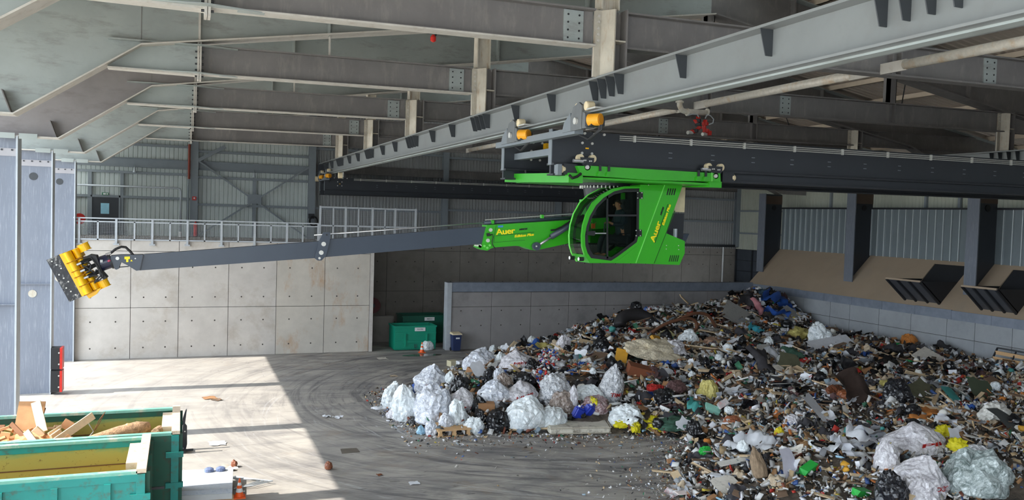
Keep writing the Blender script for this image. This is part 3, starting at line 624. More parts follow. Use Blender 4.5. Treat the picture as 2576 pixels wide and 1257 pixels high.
# ------------------------------------------------------------------ overhead material handler (trolley, cab, boom)
def poly(pts, Y, conv): return [at(*conv(x, y), Y) for x, y in pts]
hd = thing('overhead_handler', 'bright green crane trolley with operator cab and long telescopic boom', 'crane cab', tuple(at(1560, 560, 18.8)))
idn = lambda x, y: (x, y)
Kt = lambda x, y: (1250 + x / 5.237, 240 + y / 5.237)
Kc = lambda x, y: (1400 + x / 5.239, 440 + y / 5.239)
Kb = lambda x, y: (1180 + x / 8.98, 520 + y / 8.98)
def plate(name, pts, Y, th, m, parent, conv=idn, smooth=False, label=None):
    p = MB(); p.ext(poly(pts, Y, conv), (0, th, 0)); return obj(name, p, m, parent, smooth, label=label)
def disc(name, x, y, r, Y, th, m, parent, conv=idn, n=18):
    c = at(*conv(x, y), Y); p = MB(); p.cyl(c, c + Vector((0, th, 0)), r, n); return obj(name, p, m, parent)
# trolley: two long beams under the girders, cross beams, bogies
tr = plate('trolley_beam', [(1452, 417), (1490, 417), (1812, 436), (1813, 457), (1640, 453), (1545, 446), (1462, 441)], 16.9, .2, green_m, hd)
fb = MB(); fb.box(8.15, 12.2, 20.9, 21.1, 8.55, 8.85); obj('trolley_beam', fb, green_m, hd)
p = MB(); p.ext([(8.02, 16.95, 8.62), (8.02, 16.95, 8.40), (8.02, 20.95, 8.52), (8.02, 20.95, 8.74)], (.35, 0, 0)); cb = obj('cross_beam', p, green_m, hd)
p = MB(); p.ext([(11.75, 16.95, 8.6), (11.75, 16.95, 8.45), (11.75, 20.95, 8.55), (11.75, 20.95, 8.74)], (.35, 0, 0)); obj('cross_beam', p, green_m, hd)
p = MB(); p.pz([(8.3, 17.1), (9.3, 17.0), (11.8, 17.0), (11.8, 20.8), (8.3, 20.8)], 8.5, 8.55); obj('deck_plate', p, green_m, hd)
plate('beam_weld_rib', [(1790.5, 434), (1792.5, 434), (1792.5, 456), (1790.5, 456)], 16.88, .03, mat('light_green_edge', s(110, 210, 90), .4), tr)
for x in (1510, 1532, 1758, 1776):
    plate('beam_lug', [(x - 4, 431 + (x - 1500) * .05), (x + 3, 430 + (x - 1500) * .05), (x + 4, 434 + (x - 1500) * .05), (x - 1, 440 + (x - 1500) * .05), (x - 6, 441 + (x - 1500) * .05)], 16.84, .06, green_m, tr)
    plate('beam_hook', [(x - 2, 414 + (x - 1500) * .055), (x + 3, 414 + (x - 1500) * .055), (x + 3, 429 + (x - 1500) * .055), (x - 2, 429 + (x - 1500) * .055)], 16.86, .03, dark_m, tr)
def bogie(px, py, Y, right=False):
    b = plate('bogie', [(px - 14, py - 10), (px + 19, py - 8), (px + 18, py + 2), (px + 8, py + 21), (px - 3, py + 21), (px - 12, py + 4)], Y - .06, .05, dark_m, hd)
    for dx in (-15, 16): disc('bogie_wheel', px + dx, py - 7 + dx * .06, .088, Y, .1, cream_m, b)
    disc('pivot_pin', px + 2, py + 15, .075, Y - .1, .05, dark_m, b); disc('pivot_nut', px + 2.5, py + 15.5, .045, Y - .14, .05, pin_m, b)
    for dx, dy in ((-6, -2), (-2, -2), (12, 0), (8, 0)): disc('bogie_bolt', px + dx, py + dy, .016, Y - .08, .03, pin_m, b, n=8)
    c = at(px - 34, py - 1, Y - .03); p = MB(); p.cyl(c, c + Vector((.24, 0, 0)), .042, 10); obj('damper', p, chrome_m, b)
    return b
bogie(1476, 405, 17.0); bogie(1799, 427, 17.0); bogie(1333, 422, 20.65)
for (x, y, Y, lr) in ((1415, 425, 17.1, 1), (1842, 447, 17.1, 0), (1284, 437, 20.7, 1)):
    c = at(x, y, Y); p = MB(); p.lathe([(.05, c.x - .06), (.085, c.x - .03), (.085, c.x + .03), (.06, c.x + .07)], (0, c.y, c.z), 14, 'x'); obj('rubber_buffer', p, cream_m, hd)
    p = MB(); d = 1 if lr else -1; p.box(min(c.x, c.x + d * .33), max(c.x, c.x + d * .33), c.y - .07, c.y + .07, c.z - .12, c.z + .12); obj('buffer_block', p, dark_m, hd)
    if lr:
        p = MB(); p.box(c.x - .16, c.x - .06, c.y - .1, c.y + .1, c.z - .14, c.z + .1); obj('buffer_plate', p, girder_l, hd)
for pts, Y in (([(1322, 428), (1325, 450), (1345, 453), (1370, 448), (1392, 436), (1408, 425)], 20.0), ([(1432, 440), (1440, 448), (1452, 444), (1462, 436)], 16.9)):
    p = MB(); p.tube([at(x, y, Y) for x, y in pts], .03, 8); obj('feed_cable', p, black_m, hd)
# slew ring and mount
p = MB(); p.lathe([(.62, 8.42), (.66, 8.44), (.66, 8.5), (.62, 8.52)], (9.9, 18.75, 0), 40); sr = obj('slew_ring', p, dark_m, hd)
p = MB()
for k in range(40):
    a = 2 * PI * k / 40; p.cyl((9.9 + .63 * math.cos(a), 18.75 + .63 * math.sin(a), 8.37), (9.9 + .63 * math.cos(a), 18.75 + .63 * math.sin(a), 8.43), .018, 6)
o = obj('ring_bolts', p, pin_m, sr); o['kind'] = 'stuff'
p = MB(); p.lathe([(.3, 7.6), (.35, 7.7), (.48, 8.42)], (9.9, 18.95, 0), 24); obj('slew_column', p, dark_m, hd)
p = MB(); p.box(9.6, 10.3, 18.9, 19.6, 7.0, 8.1); obj('boom_bracket', p, green_m, hd)
# cab
YC = 17.75; YF = 18.42
W = [(1095, 175), (900, 180), (760, 215), (620, 300), (520, 400), (440, 540), (395, 680), (375, 800), (380, 930), (410, 1030), (455, 1095), (720, 1130), (800, 1080), (1060, 885), (1088, 780)]
O = [(1110, 150), (900, 148), (740, 180), (590, 262), (480, 365), (395, 515), (350, 665), (335, 800), (340, 945), (370, 1050), (440, 1160), (725, 1160), (830, 1110), (1085, 915), (1105, 785)]
A3 = poly(O, YC, Kc); B3 = poly(W, YC, Kc)
sh = lambda pts, Y: [Vector((v.x, Y, v.z)) for v in pts]
p = MB(); p.ring(A3, B3, (0, .07, 0)); cab = obj('cab_frame', p, green_m, hd)
p = MB(); p.ring(sh(A3, YF), sh(B3, YF), (0, .07, 0)); obj('cab_far_frame', p, green_m, cab)
body = [(1106, 125), (1665, 130), (1440, 765), (1690, 870), (1690, 1030), (1620, 1185), (1100, 1166), (725, 1160), (830, 1110), (1085, 915), (1105, 785)]
p = MB(); p.ext(poly(body, YC - .01, Kc), (0, .74, 0)); cb2 = obj('cab_body', p, green_m, hd)
lg = MATS['light_green_edge']
p = MB(); p.bar(at(*Kc(1425, 132), YC - .015), at(*Kc(1045, 1160), YC - .015), .02, .025, (0, 1, 0)); obj('panel_crease', p, lg, cb2)
p = MB(); p.bar(at(*Kc(1560, 470), YC - .012), at(*Kc(1285, 1165), YC - .012), .012, .02, (0, 1, 0)); obj('panel_gap', p, mat('dark_green_gap', s(26, 92, 18), .5), cb2)
# dark door frame inside the arch, mullions, panes
def inset(pts, k, c): return [(c[0] + (x - c[0]) * k, c[1] + (y - c[1]) * k) for x, y in pts]
Wi = inset(W, .90, (800, 640)); C3 = poly(Wi, YC, Kc)
p = MB(); p.ring(sh(B3, YC + .01), sh(C3, YC + .01), (0, .04, 0)); dr = obj('cab_door', p, black_m, cab)
plate('door_mullion', [(662, 262), (682, 255), (682, 1100), (662, 1100)], YC + .01, .04, black_m, dr, Kc)
plate('door_rail', [(682, 520), (1060, 520), (1060, 545), (682, 545)], YC + .01, .04, black_m, dr, Kc)
plate('door_handle', [(510, 760), (655, 760), (655, 776), (510, 776)], YC - .03, .03, chrome_m, dr, Kc)
plate('handle_plate', [(395, 745), (510, 735), (520, 770), (500, 800), (395, 790)], YC - .02, .03, black_m, dr, Kc)
pane = sh(C3, YC + .03); p = MB(); p.add(pane, [tuple(range(len(pane)))]); obj('door_pane', p, glass_m, dr)
p = MB(); p.ring(sh(B3, YF + .01), sh(C3, YF + .01), (0, .04, 0)); obj('far_window_frame', p, black_m, cab)
p = MB(); p.add(sh(C3, YF + .03), [tuple(range(len(C3)))]); obj('far_pane', p, glass_m, cab)
for y in (268, 765):
    plate('door_hinge', [(1100 - (y > 500) * 15, y - 45), (1140 - (y > 500) * 15, y - 45), (1140 - (y > 500) * 15, y + 45), (1100 - (y > 500) * 15, y + 45)], YC - .03, .03, black_m, cab, Kc)
    for dx in (-30, 25):
        for dy in (-35, 35): disc('hinge_bolt', 1102 + dx - (y > 500) * 20, y + dy, .013, YC - .045, .02, pin_m, cab, Kc, 8)
# curved windscreen and roof between the two arches
arch = O[:11]
def strip(name, a, b, m, y0=YC + .07, y1=YF, inner=.0):
    p = MB(); P = poly([O[i] for i in range(a, b + 1)], YC, Kc); n = len(P)
    vs = sh(P, y0) + sh(P, y1); fs = [(i, i + 1, n + i + 1, n + i) for i in range(n - 1)]; p.add(vs, fs); return obj(name, p, m, cab, True)
strip('cab_roof', 0, 1, green_m); strip('roof_glass', 1, 4, glass_f); strip('windscreen', 4, 9, glass_f); strip('nose_panel', 9, 10, green_m); strip('cab_floor', 10, 12, green_m)
p = MB(); e = poly([O[i] for i in range(1, 11)], YC, Kc); p.tube(sh(e, YF + .05), .018, 8); obj('windscreen_edge', p, lg, cab)
for y0 in (17.86, 18.36):
    c = at(*Kc(360, 1110), YC); c.y = y0; p = MB(); p.cyl(c + Vector((-.08, 0, 0)), c + Vector((.04, 0, 0)), .05, 14); wl = obj('work_lamp', p, black_m, cab)
    p = MB(); p.cyl(c + Vector((-.09, 0, 0)), c + Vector((-.08, 0, 0)), .042, 14); obj('lamp_lens', p, white_m, wl)
# vents, lettering
for k in range(4): x = 1462 + 30 * k; plate('vent_slot', [(x + 10, 175), (x + 24, 178), (x + 2, 266), (x - 12, 262)], YC - .016, .02, black_m, cb2, Kc)
for k in range(5): x = 1492 + 26 * k; plate('vent_slot', [(x + 10, 1056), (x + 20, 1058), (x - 2, 1142), (x - 12, 1140)], YC - .016, .02, black_m, cb2, Kc)
for x, y in ((1450, 928), (1610, 930), (1448, 975), (1612, 982), (1215, 132)): disc('panel_bolt', x, y, .012, YC - .022, .02, pin_m, cb2, Kc, 8)
sign_y = mat('yellow_lettering', s(245, 222, 20), .5); 
Pc = lambda x, y: at(*Kc(x, y), YC - .018)
ux = Pc(1470, 385) - Pc(1297, 892); uy = Pc(1200, 840) - Pc(1297, 892)
lettering('lettering', 'Auer', .19, sign_y, cb2, Pc(1288, 888), ux, uy, (Pc(1368, 610) - Pc(1288, 888)).length, 0, .004)
lettering('lettering', 'Edition Plus', .085, sign_y, cb2, Pc(1414, 668), ux, uy, (Pc(1508, 395) - Pc(1414, 668)).length, .15, .003)
lettering('lettering', 'MRK25', .055, black_m, cb2, Pc(1380, 535), ux, uy, (Pc(1415, 420) - Pc(1380, 535)).length, .3, .003)
p = MB(); p.bar(Pc(1297, 895), Pc(1468, 385), .006, .012, (0, 1, 0)); obj('lettering_rule', p, black_m, cb2)
# control cabinet and hydraulics behind the cab
p = MB(); a = at(*Kc(1555, 140), 18.4); b = at(*Kc(1672, 490), 18.4); p.box(a.x, b.x, 18.35, 19.1, b.z, a.z); obj('control_cabinet', p, cream_m, hd)
p = MB(); a = at(*Kc(1440, 500), 18.6); b = at(*Kc(1640, 840), 18.6); p.box(a.x, b.x, 18.5, 19.2, b.z, a.z); hy = obj('hydraulic_unit', p, dark_m, hd)
plate('hydraulic_bracket', [(1600, 780), (1750, 772), (1690, 900), (1590, 850)], 18.55, .3, boom_m, hd, Kc)
c = at(*Kc(1565, 760), 18.3); p = MB(); p.cyl(c + Vector((0, 0, -.15)), c + Vector((0, 0, .1)), .05, 12); obj('oil_filter', p, galv_rail, hd)
# seat, console, interior
ci = lambda pts, Y, th, nm, m: plate(nm, pts, Y, th, m, cab, Kc)
ci([(880, 470), (985, 470), (1010, 900), (690, 900), (690, 845), (900, 835)], 17.95, .36, 'operator_seat', black_m)
ci([(905, 320), (985, 320), (985, 450), (905, 450)], 18.0, .25, 'seat_headrest', black_m)
ci([(470, 575), (690, 560), (690, 700), (480, 715)], 18.25, .12, 'control_console', green_m)
ci([(885, 235), (905, 235), (905, 360), (885, 360)], 18.2, .15, 'interior_pillar', green_m)
ci([(1000, 200), (1085, 200), (1085, 880), (1000, 920)], 17.9, .48, 'rear_wall', black_m)
ci([(472, 640), (510, 640), (510, 705), (472, 705)], 18.2, .06, 'drink_can', mat('orange_can', s(220, 96, 30), .4))
ci([(660, 1000), (800, 1000), (720, 1090), (660, 1090)], 18.25, .1, 'footwell_panel', green_m)

# boom
YB = 19.05
bm_ = plate('boom', [(410, 412), (2300, 300), (2950, 262), (2950, 700), (2270, 820), (1900, 900), (1620, 960), (1500, 985), (1390, 965), (1250, 905), (1050, 880), (590, 915), (500, 940), (410, 990), (300, 970), (205, 915), (225, 850), (290, 895)], YB, .36, green_m, hd, Kb)
plate('boom_seam', [(555, 800), (1260, 745), (1265, 752), (560, 808)], YB - .006, .01, MATS['dark_green_gap'], bm_, Kb)
plate('boom_seam', [(608, 408), (618, 408), (560, 800), (550, 800)], YB - .006, .01, MATS['dark_green_gap'], bm_, Kb)
for x, y, r in ((492, 522, .045), (430, 760, .045)): disc('boom_pin', x, y, r, YB - .03, .03, pin_m, bm_, Kb)
for x, y in ((350, 885), (470, 870), (415, 925)): disc('boom_boss', x, y, .028, YB - .02, .02, lg, bm_, Kb)
p = MB(); c = at(*Kb(250, 885), YB); p.cyl(c, c + Vector((0, .3, 0)), .045, 14); obj('boom_roller', p, pin_m, bm_)
plate('sensor_box', [(405, 600), (470, 590), (480, 660), (420, 668)], YB - .06, .06, black_m, bm_, Kb)
p = MB(); p.tube([at(*Kb(x, y), YB - .03) for x, y in ((480, 640), (530, 620), (545, 680), (515, 780), (530, 860), (580, 925))], .012, 6); obj('sensor_cable', p, black_m, bm_)
plate('blue_plate', [(655, 425), (770, 418), (768, 462), (655, 468)], YB - .012, .01, mat('blue_sticker', s(60, 130, 190), .4), bm_, Kb)
Pb = lambda x, y: at(*Kb(x, y), YB - .01)
ux = Pb(1465, 572) - Pb(612, 652); uy = Vector((0, 0, 1))
lettering('lettering', 'Auer', .20, sign_y, bm_, Pb(615, 632), ux, uy, (Pb(1052, 590) - Pb(615, 632)).length, 0, .004)
lettering('lettering', 'Edition Plus', .085, sign_y, bm_, Pb(1025, 690), ux, uy, (Pb(1465, 650) - Pb(1025, 690)).length, .2, .003)
lettering('lettering', 'MRK25', .05, black_m, bm_, Pb(1130, 528), ux, uy, (Pb(1325, 512) - Pb(1130, 528)).length, .3, .003)
p = MB(); p.bar(Pb(610, 655), Pb(1465, 572), .006, .014, (0, 1, 0)); obj('lettering_rule', p, black_m, bm_)
p = MB(); p.cyl(at(*Kb(340, 365), 19.2), at(*Kb(2500, 235), 19.2), .045, 12); obj('extension_cylinder', p, boom_m, hd, True)
p = MB(); p.cyl(at(*Kb(-3500, 640), 19.2), at(*Kb(340, 362), 19.2), .018, 10); obj('extension_rod', p, chrome_m, hd, True)
p = MB(); p.tube([at(*Kb(360, 295), 19.15), at(*Kb(2400, 155), 19.15)], .01, 6); obj('hydraulic_line', p, pin_m, hd)
for x, y in ((545, 340), (1665, 215)): plate('line_clamp', [(x - 25, y - 35), (x + 25, y - 35), (x + 25, y + 45), (x - 25, y + 45)], 19.1, .1, green_m, hd, Kb)
p = MB(); p.cyl(at(*Kb(1535, 890), YB - .09), at(*Kb(1900, 650), YB - .09), .035, 12); obj('lift_cylinder_rod', p, chrome_m, hd, True)
p = MB(); p.cyl(at(*Kb(1850, 680), YB - .09), at(*Kb(2600, 220), YB - .09), .07, 14); obj('lift_cylinder', p, boom_m, hd, True)
disc('cylinder_eye', 1535, 890, .10, YB - .14, .1, boom_m, hd, Kb, 24); disc('cylinder_eye_pin', 1525, 890, .02, YB - .155, .02, pin_m, hd, Kb)
p = MB(); p.tube([at(*Kb(x, y), YB - .17) for x, y in ((1850, 530), (1950, 520), (2100, 450), (2400, 250))], .022, 8); obj('cylinder_hose', p, black_m, hd)
# telescoping arm
ar = plate('arm', [(1235, 569), (1500, 551), (1500, 590), (1235, 611), (800, 648), (812, 603)], 19.12, .24, boom_m, hd)
a2 = plate('arm', [(361, 640), (815, 606), (803, 648), (351, 680)], 19.10, .28, boom_m, hd)
Kp = lambda x, y: (760 + x / 11.43, 560 + y / 11.43)
pl = plate('joint_plate', [(620, 270), (790, 270), (810, 310), (805, 460), (690, 950), (560, 1085), (450, 1085), (360, 1020), (380, 930), (500, 500)], 19.02, .05, boom_m, hd, Kp)
plate('joint_plate', [(620, 270), (790, 270), (810, 310), (805, 460), (690, 950), (560, 1085), (450, 1085), (360, 1020), (380, 930), (500, 500)], 19.42, .05, boom_m, hd, Kp)
for x, y, r in ((622, 612, .05), (553, 860, .05), (503, 1020, .026)): disc('joint_pin', x, y, r, 18.99, .03, pin_m, pl, Kp)
disc('joint_hole', 712, 348, .018, 19.0, .03, black_m, pl, Kp)
Kv = lambda x, y: (280 + x / 15.72, 620 + y / 15.72)
cl = plate('arm_clevis', [(-30, 365), (330, 335), (860, 330), (1230, 325), (1270, 360), (1120, 935), (990, 955), (720, 790), (650, 745), (380, 610), (310, 790), (300, 870), (200, 915), (130, 880), (40, 640), (-30, 520)], 19.06, .36, boom_m, hd, Kv)
disc('clevis_pin', 240, 465, .035, 19.03, .03, pin_m, cl, Kv); disc('clevis_bolt', 950, 470, .014, 19.04, .02, white_m, cl, Kv)
p = MB(); p.bar(at(*Kv(300, 815), 19.2), at(*Kv(690, 780), 19.2), .03, .02); obj('clevis_rod', p, dark_m, cl)
plate('warning_sticker', [(520, 395), (735, 390), (735, 490), (675, 495), (675, 612), (590, 615), (585, 500), (520, 500)], 19.05, .01, sign_y, cl, Kv)
plate('warning_sticker', [(750, 580), (845, 580), (797, 510)], 19.05, .01, sign_y, cl, Kv)
plate('arm_weld', [(1245, 345), (1275, 345), (1150, 930), (1115, 930)], 19.05, .01, dark_m, cl, Kv)

# ------------------------------------------------------------------ grapple
Kg = lambda x, y: (100 + x / 6.983, 600 + y / 6.983)
YG = 18.95
gr = thing('clamshell_grapple', 'yellow and black clamshell grapple hanging from the boom tip', 'grapple', tuple(at(*Kg(700, 650), YG + .3)))
U = Vector((at(*Kg(520, 1115), YG) - at(*Kg(115, 375), YG))); Ul = U.length; U.normalize(); V = Vector((U.z, 0, -U.x)); 
if V.x < 0: V = -V
G0 = at(*Kg(115, 375), YG)
gp = lambda u, v, y=0.0: G0 + U * (u * Ul) + V * v + Vector((0, y, 0))
mpx = Ul / 843.6
dirt = mat('scraped_black_steel', s(52, 54, 58), .5, .2, .3, 9, stain=s(190, 190, 188), stain_amt=.8, stain_scale=14, stain_stretch=(1, 1, .6))
p = MB(); vv = 225 * mpx; p.ext([gp(0, 0), gp(1, 0), gp(1, vv), gp(0, vv)], (0, .55, 0)); obj('jaw_plate', p, dirt, gr)
p = MB()
for k in range(9): 
    c = gp(.07 + .105 * k, vv * (.3 + .35 * (k % 3) / 2), -.012); p.cyl(c, c + Vector((0, .02, 0)), .016, 8)
o = obj('jaw_bolts', p, pin_m, gr); o['kind'] = 'stuff'
p = MB(); p.ext([gp(0, vv), gp(1.0, vv), gp(1.0, vv + .06), gp(0, vv + .06)], (0, .6, 0)); e = obj('jaw_rim', p, yellow_m, gr)
ue = [.0, .24, .45, .58, .79, 1.0]
for k in range(5):
    a, b = ue[k] + .008, ue[k + 1] - .008; v0 = vv + .05; n = 8; sg = None
    for tier, (ta, tb, bulge) in enumerate(((0, .17, .12), (.175, .31, .09))):
        p = MB(); vs = []; fs = []
        for i in range(n + 1):
            f = i / n; v = v0 + ta + (tb - ta) * f; y = .03 + .06 * tier - bulge * math.sin(PI * f) ** .6
            for u in (a + .01 * tier, b - .01 * tier): vs.append(gp(u, v, y))
        for i in range(n): fs.append((2 * i, 2 * i + 1, 2 * i + 3, 2 * i + 2))
        m_ = len(vs); vs += [gp(a, v0 + ta, .6), gp(b, v0 + ta, .6), gp(a, v0 + tb, .6), gp(b, v0 + tb, .6)]
        fs += [tuple(range(0, m_, 2)) + (m_ + 2, m_), tuple(range(1, m_, 2))[::-1] + (m_ + 1, m_ + 3), (m_, m_ + 1, m_ + 3, m_ + 2), (m_ - 2, m_ - 1, m_ + 3, m_ + 2), (0, m_, m_ + 1, 1)]
        p.add(vs, fs); o_ = obj('shell_segment', p, yellow_m, gr); sg = sg or o_
    q = MB(); q.ext([gp(a + .02, v0 + .008, .05), gp(b - .02, v0 + .008, .05), gp(b - .02, v0 + .04, .0), gp(a + .02, v0 + .04, .0)], (0, -.025, 0)); obj('print_strip', q, white_m, sg)
    q = MB(); q.ext([gp(b - .004, v0, -.1), gp(b + .014, v0, -.1), gp(b + .014, v0 + .3, .02), gp(b - .004, v0 + .3, .02)], (0, .25, 0)); obj('shell_rib', q, mat('dark_yellow_%d' % k, s(196, 128, 8), .5), sg)
for ua, ub in ((.0, .12), (.86, 1.02)):
    c0 = gp((ua + ub) / 2 - .07, vv + .46, .12); c1 = gp((ua + ub) / 2 + .07, vv + .46, .12); p = MB(); p.cyl(c0, c1, .105, 18); hb = obj('hinge_barrel', p, yellow_m, gr)
    p = MB(); p.cyl(c0 - U * .012, c0, .12, 18); p.cyl(c1, c1 + U * .012, .12, 18); obj('barrel_flange', p, yellow_m, hb)
p = MB(); p.ext([gp(.99, vv + .08), gp(1.1, vv + .1), gp(1.08, vv + .26), gp(.99, vv + .4)], (0, .3, 0)); obj('side_lug', p, yellow_m, gr)
for u in (.34, .5, .66):
    p = MB(); p.cyl(gp(u, vv + .28, -.04), gp(u, vv + .5, .05), .042, 12); cy = obj('jaw_cylinder', p, black_m, gr)
    p = MB(); p.cyl(gp(u, vv + .2, -.06), gp(u, vv + .3, -.04), .026, 10); obj('cylinder_rod', p, chrome_m, cy)
rt = lambda x, y, Y=YG + .25: at(*Kg(x, y), Y)
p = MB(); p.ext([rt(770, 330, YG), rt(870, 285, YG), rt(985, 300, YG), rt(1010, 350, YG), rt(1100, 600, YG), rt(1180, 690, YG), rt(1120, 720, YG), rt(1060, 660, YG), rt(960, 400, YG), rt(880, 330, YG), rt(790, 370, YG)], (0, .45, 0)); obj('hanger_yoke', p, black_m, gr)
p = MB(); p.cyl(rt(1000, 470), rt(1230, 390), .155, 24); mo = obj('rotator', p, mat('rotator_navy', s(30, 36, 66), .3), gr)
p = MB(); p.cyl(rt(1225, 395), rt(1265, 380), .175, 24); obj('rotator_flange', p, dark_m, mo)
p = MB(); a = rt(1078, 392, YG + .08); p.box(a.x - .02, a.x + .03, a.y - .01, a.y, a.z - .03, a.z + .025); obj('rotator_label', p, white_m, mo)
p = MB(); p.cyl(rt(1205, 375, YG + .06), rt(1225, 400, YG + .06), .028, 10); obj('red_cap', p, mat('raspberry_cap', s(200, 70, 100), .4), mo)
hz_ = [[(760, 350), (900, 330), (1000, 460), (1060, 560), (1080, 640), (1000, 720), (960, 780)], [(740, 470), (820, 500), (900, 560), (960, 600), (1000, 540)], [(830, 640), (900, 660), (980, 640), (1030, 660)], [(780, 430), (850, 400), (900, 470), (880, 560), (820, 600)], [(960, 760), (1060, 720), (1110, 660), (1090, 600)]]
for h in hz_:
    p = MB(); p.tube([rt(x, y, YG - .08) for x, y in h], .017, 7); obj('grapple_hose', p, black_m, gr)
p = MB(); hp = [(1170, 290), (1235, 262), (1330, 185), (1430, 142), (1510, 150), (1590, 225), (1650, 300)]; p.tube([rt(x, y, 19.1) for x, y in hp], .026, 8); obj('supply_hose', p, black_m, gr)
p = MB(); p.cyl(rt(1160, 285, 19.1), rt(1250, 250, 19.1), .03, 8); obj('hose_fitting', p, chrome_m, gr)

# ------------------------------------------------------------------ operator
def skin_mesh(name, joints, edges, m, parent, loc, sub=2, root=0):
    me = bpy.data.meshes.new(name); me.from_pydata([tuple(Vector(j[0]) - Vector(loc)) for j in joints], edges, [])
    o = bpy.data.objects.new(name, me); C.objects.link(o)
    md = o.modifiers.new('skin', 'SKIN'); md.use_smooth_shade = True
    for i, j in enumerate(joints):
        sv = me.skin_vertices[0].data[i]; sv.radius = (j[1], j[2] if len(j) > 2 else j[1]); sv.use_root = (i == root)
    ss = o.modifiers.new('sub', 'SUBSURF'); ss.levels = ss.render_levels = sub
    dg = bpy.context.evaluated_depsgraph_get(); nm = bpy.data.meshes.new_from_object(o.evaluated_get(dg)); bpy.data.objects.remove(o)
    nm.materials.clear(); nm.materials.append(m); nm.polygons.foreach_set('use_smooth', [True] * len(nm.polygons))
    n = bpy.data.objects.new(name, nm); C.objects.link(n)
    if parent: n.parent = parent
    return n
YP = 18.11
J = lambda x, y, dy=0.0: at(*Kc(x, y), YP) + Vector((0, dy, 0))
pbase = J(860, 850)
per = thing('person', 'operator in dark jacket and trousers seated inside the green cab', 'person', tuple(pbase))
skin = mat('skin', s(190, 122, 94), .6, 0, .06, 20); jacket = mat('navy_jacket', s(38, 48, 58), .8, 0, .1, 12); trou = mat('dark_trousers', s(34, 36, 42), .85, 0, .1, 12); hairm = mat('short_dark_hair', s(62, 48, 40), .8, 0, .2, 30)
hc = J(800, 392)
joints = [(J(870, 840), .12, .15), (J(862, 700), .12, .16), (J(845, 560), .12, .18), (J(832, 480), .07, .12), (J(822, 440), .05, .055), (J(812, 415), .06, .065), (J(800, 385), .085, .075), (J(806, 350), .075, .07),
          (J(850, 520, -.19), .055), (J(800, 660, -.23), .045), (J(680, 640, -.2), .034), (J(640, 615, -.18), .028), (J(850, 520, .19), .055), (J(790, 660, .23), .045), (J(640, 640, .2), .034), (J(560, 625, .18), .028),
          (J(860, 850, -.1), .1), (J(640, 815, -.13), .07), (J(610, 940, -.13), .055), (J(600, 1040, -.13), .04), (J(520, 1062, -.13), .035), (J(860, 850, .1), .1), (J(630, 815, .13), .07), (J(600, 940, .13), .055), (J(590, 1040, .13), .04), (J(510, 1062, .13), .035)]
edges = [(0, 1), (1, 2), (2, 3), (3, 4), (4, 5), (5, 6), (6, 7), (2, 8), (8, 9), (9, 10), (10, 11), (2, 12), (12, 13), (13, 14), (14, 15), (0, 16), (16, 17), (17, 18), (18, 19), (19, 20), (0, 21), (21, 22), (22, 23), (23, 24), (24, 25)]
skin_mesh('body', joints, edges, skin, per, pbase, 2)
def grown(ids, es, k, nm, m):
    mp_ = {a: i for i, a in enumerate(ids)}
    js = [(joints[a][0], joints[a][1] * k + .008, (joints[a][2] if len(joints[a]) > 2 else joints[a][1]) * k + .008) for a in ids]
    return skin_mesh(nm, js, [(mp_[a], mp_[b]) for a, b in es], m, per, pbase, 2)
grown([0, 1, 2, 3, 4, 8, 9, 10, 12, 13, 14], [(0, 1), (1, 2), (2, 3), (3, 4), (2, 8), (8, 9), (9, 10), (2, 12), (12, 13), (13, 14)], 1.1, 'jacket', jacket)
grown([0, 16, 17, 18, 19, 21, 22, 23, 24], [(0, 16), (16, 17), (17, 18), (18, 19), (0, 21), (21, 22), (22, 23), (23, 24)], 1.1, 'trousers', trou)
bm = bmesh.new(); bmesh.ops.create_icosphere(bm, subdivisions=3, radius=1)                # hair cap above the ears
for v in list(bm.verts):
    if v.co.z < -.05 + .55 * max(0, -v.co.x) - .25 * max(0, v.co.x): bm.verts.remove(v)
hm = bpy.data.meshes.new('hair'); 
for v in bm.verts: v.co = Vector((v.co.x * .105, v.co.y * .09, v.co.z * .085)) + (hc + Vector((.015, 0, .03)) - pbase)
bm.to_mesh(hm); bm.free(); hm.materials.append(hairm); ho = bpy.data.objects.new('hair', hm); C.objects.link(ho); ho.parent = per
def blob(name, c, r, m, parent, base, sub=2):
    bm = bmesh.new(); bmesh.ops.create_icosphere(bm, subdivisions=sub, radius=1)
    for v in bm.verts: v.co = Vector((v.co.x * r[0], v.co.y * r[1], v.co.z * r[2])) + (Vector(c) - Vector(base))
    me = bpy.data.meshes.new(name); bm.to_mesh(me); bm.free(); me.materials.append(m); me.polygons.foreach_set('use_smooth', [True] * len(me.polygons))
    o = bpy.data.objects.new(name, me); C.objects.link(o); o.parent = parent; return o
blob('nose', hc + Vector((-.098, 0, -.005)), (.022, .014, .022), skin, per, pbase)
for sg in (-1, 1):
    blob('ear', hc + Vector((.022, sg * .088, .0)), (.02, .012, .032), skin, per, pbase)
    blob('eye', hc + Vector((-.082, sg * .032, .018)), (.012, .013, .009), black_m, per, pbase, 1)
    blob('shoe', J(540, 1062, sg * .13), (.12, .045, .045), mat('work_boot_%d' % (sg + 1), s(120, 112, 84), .8), per, pbase)
blob('mouth', hc + Vector((-.083, 0, -.05)), (.008, .026, .006), mat('lip', s(150, 88, 78), .6), per, pbase, 1)
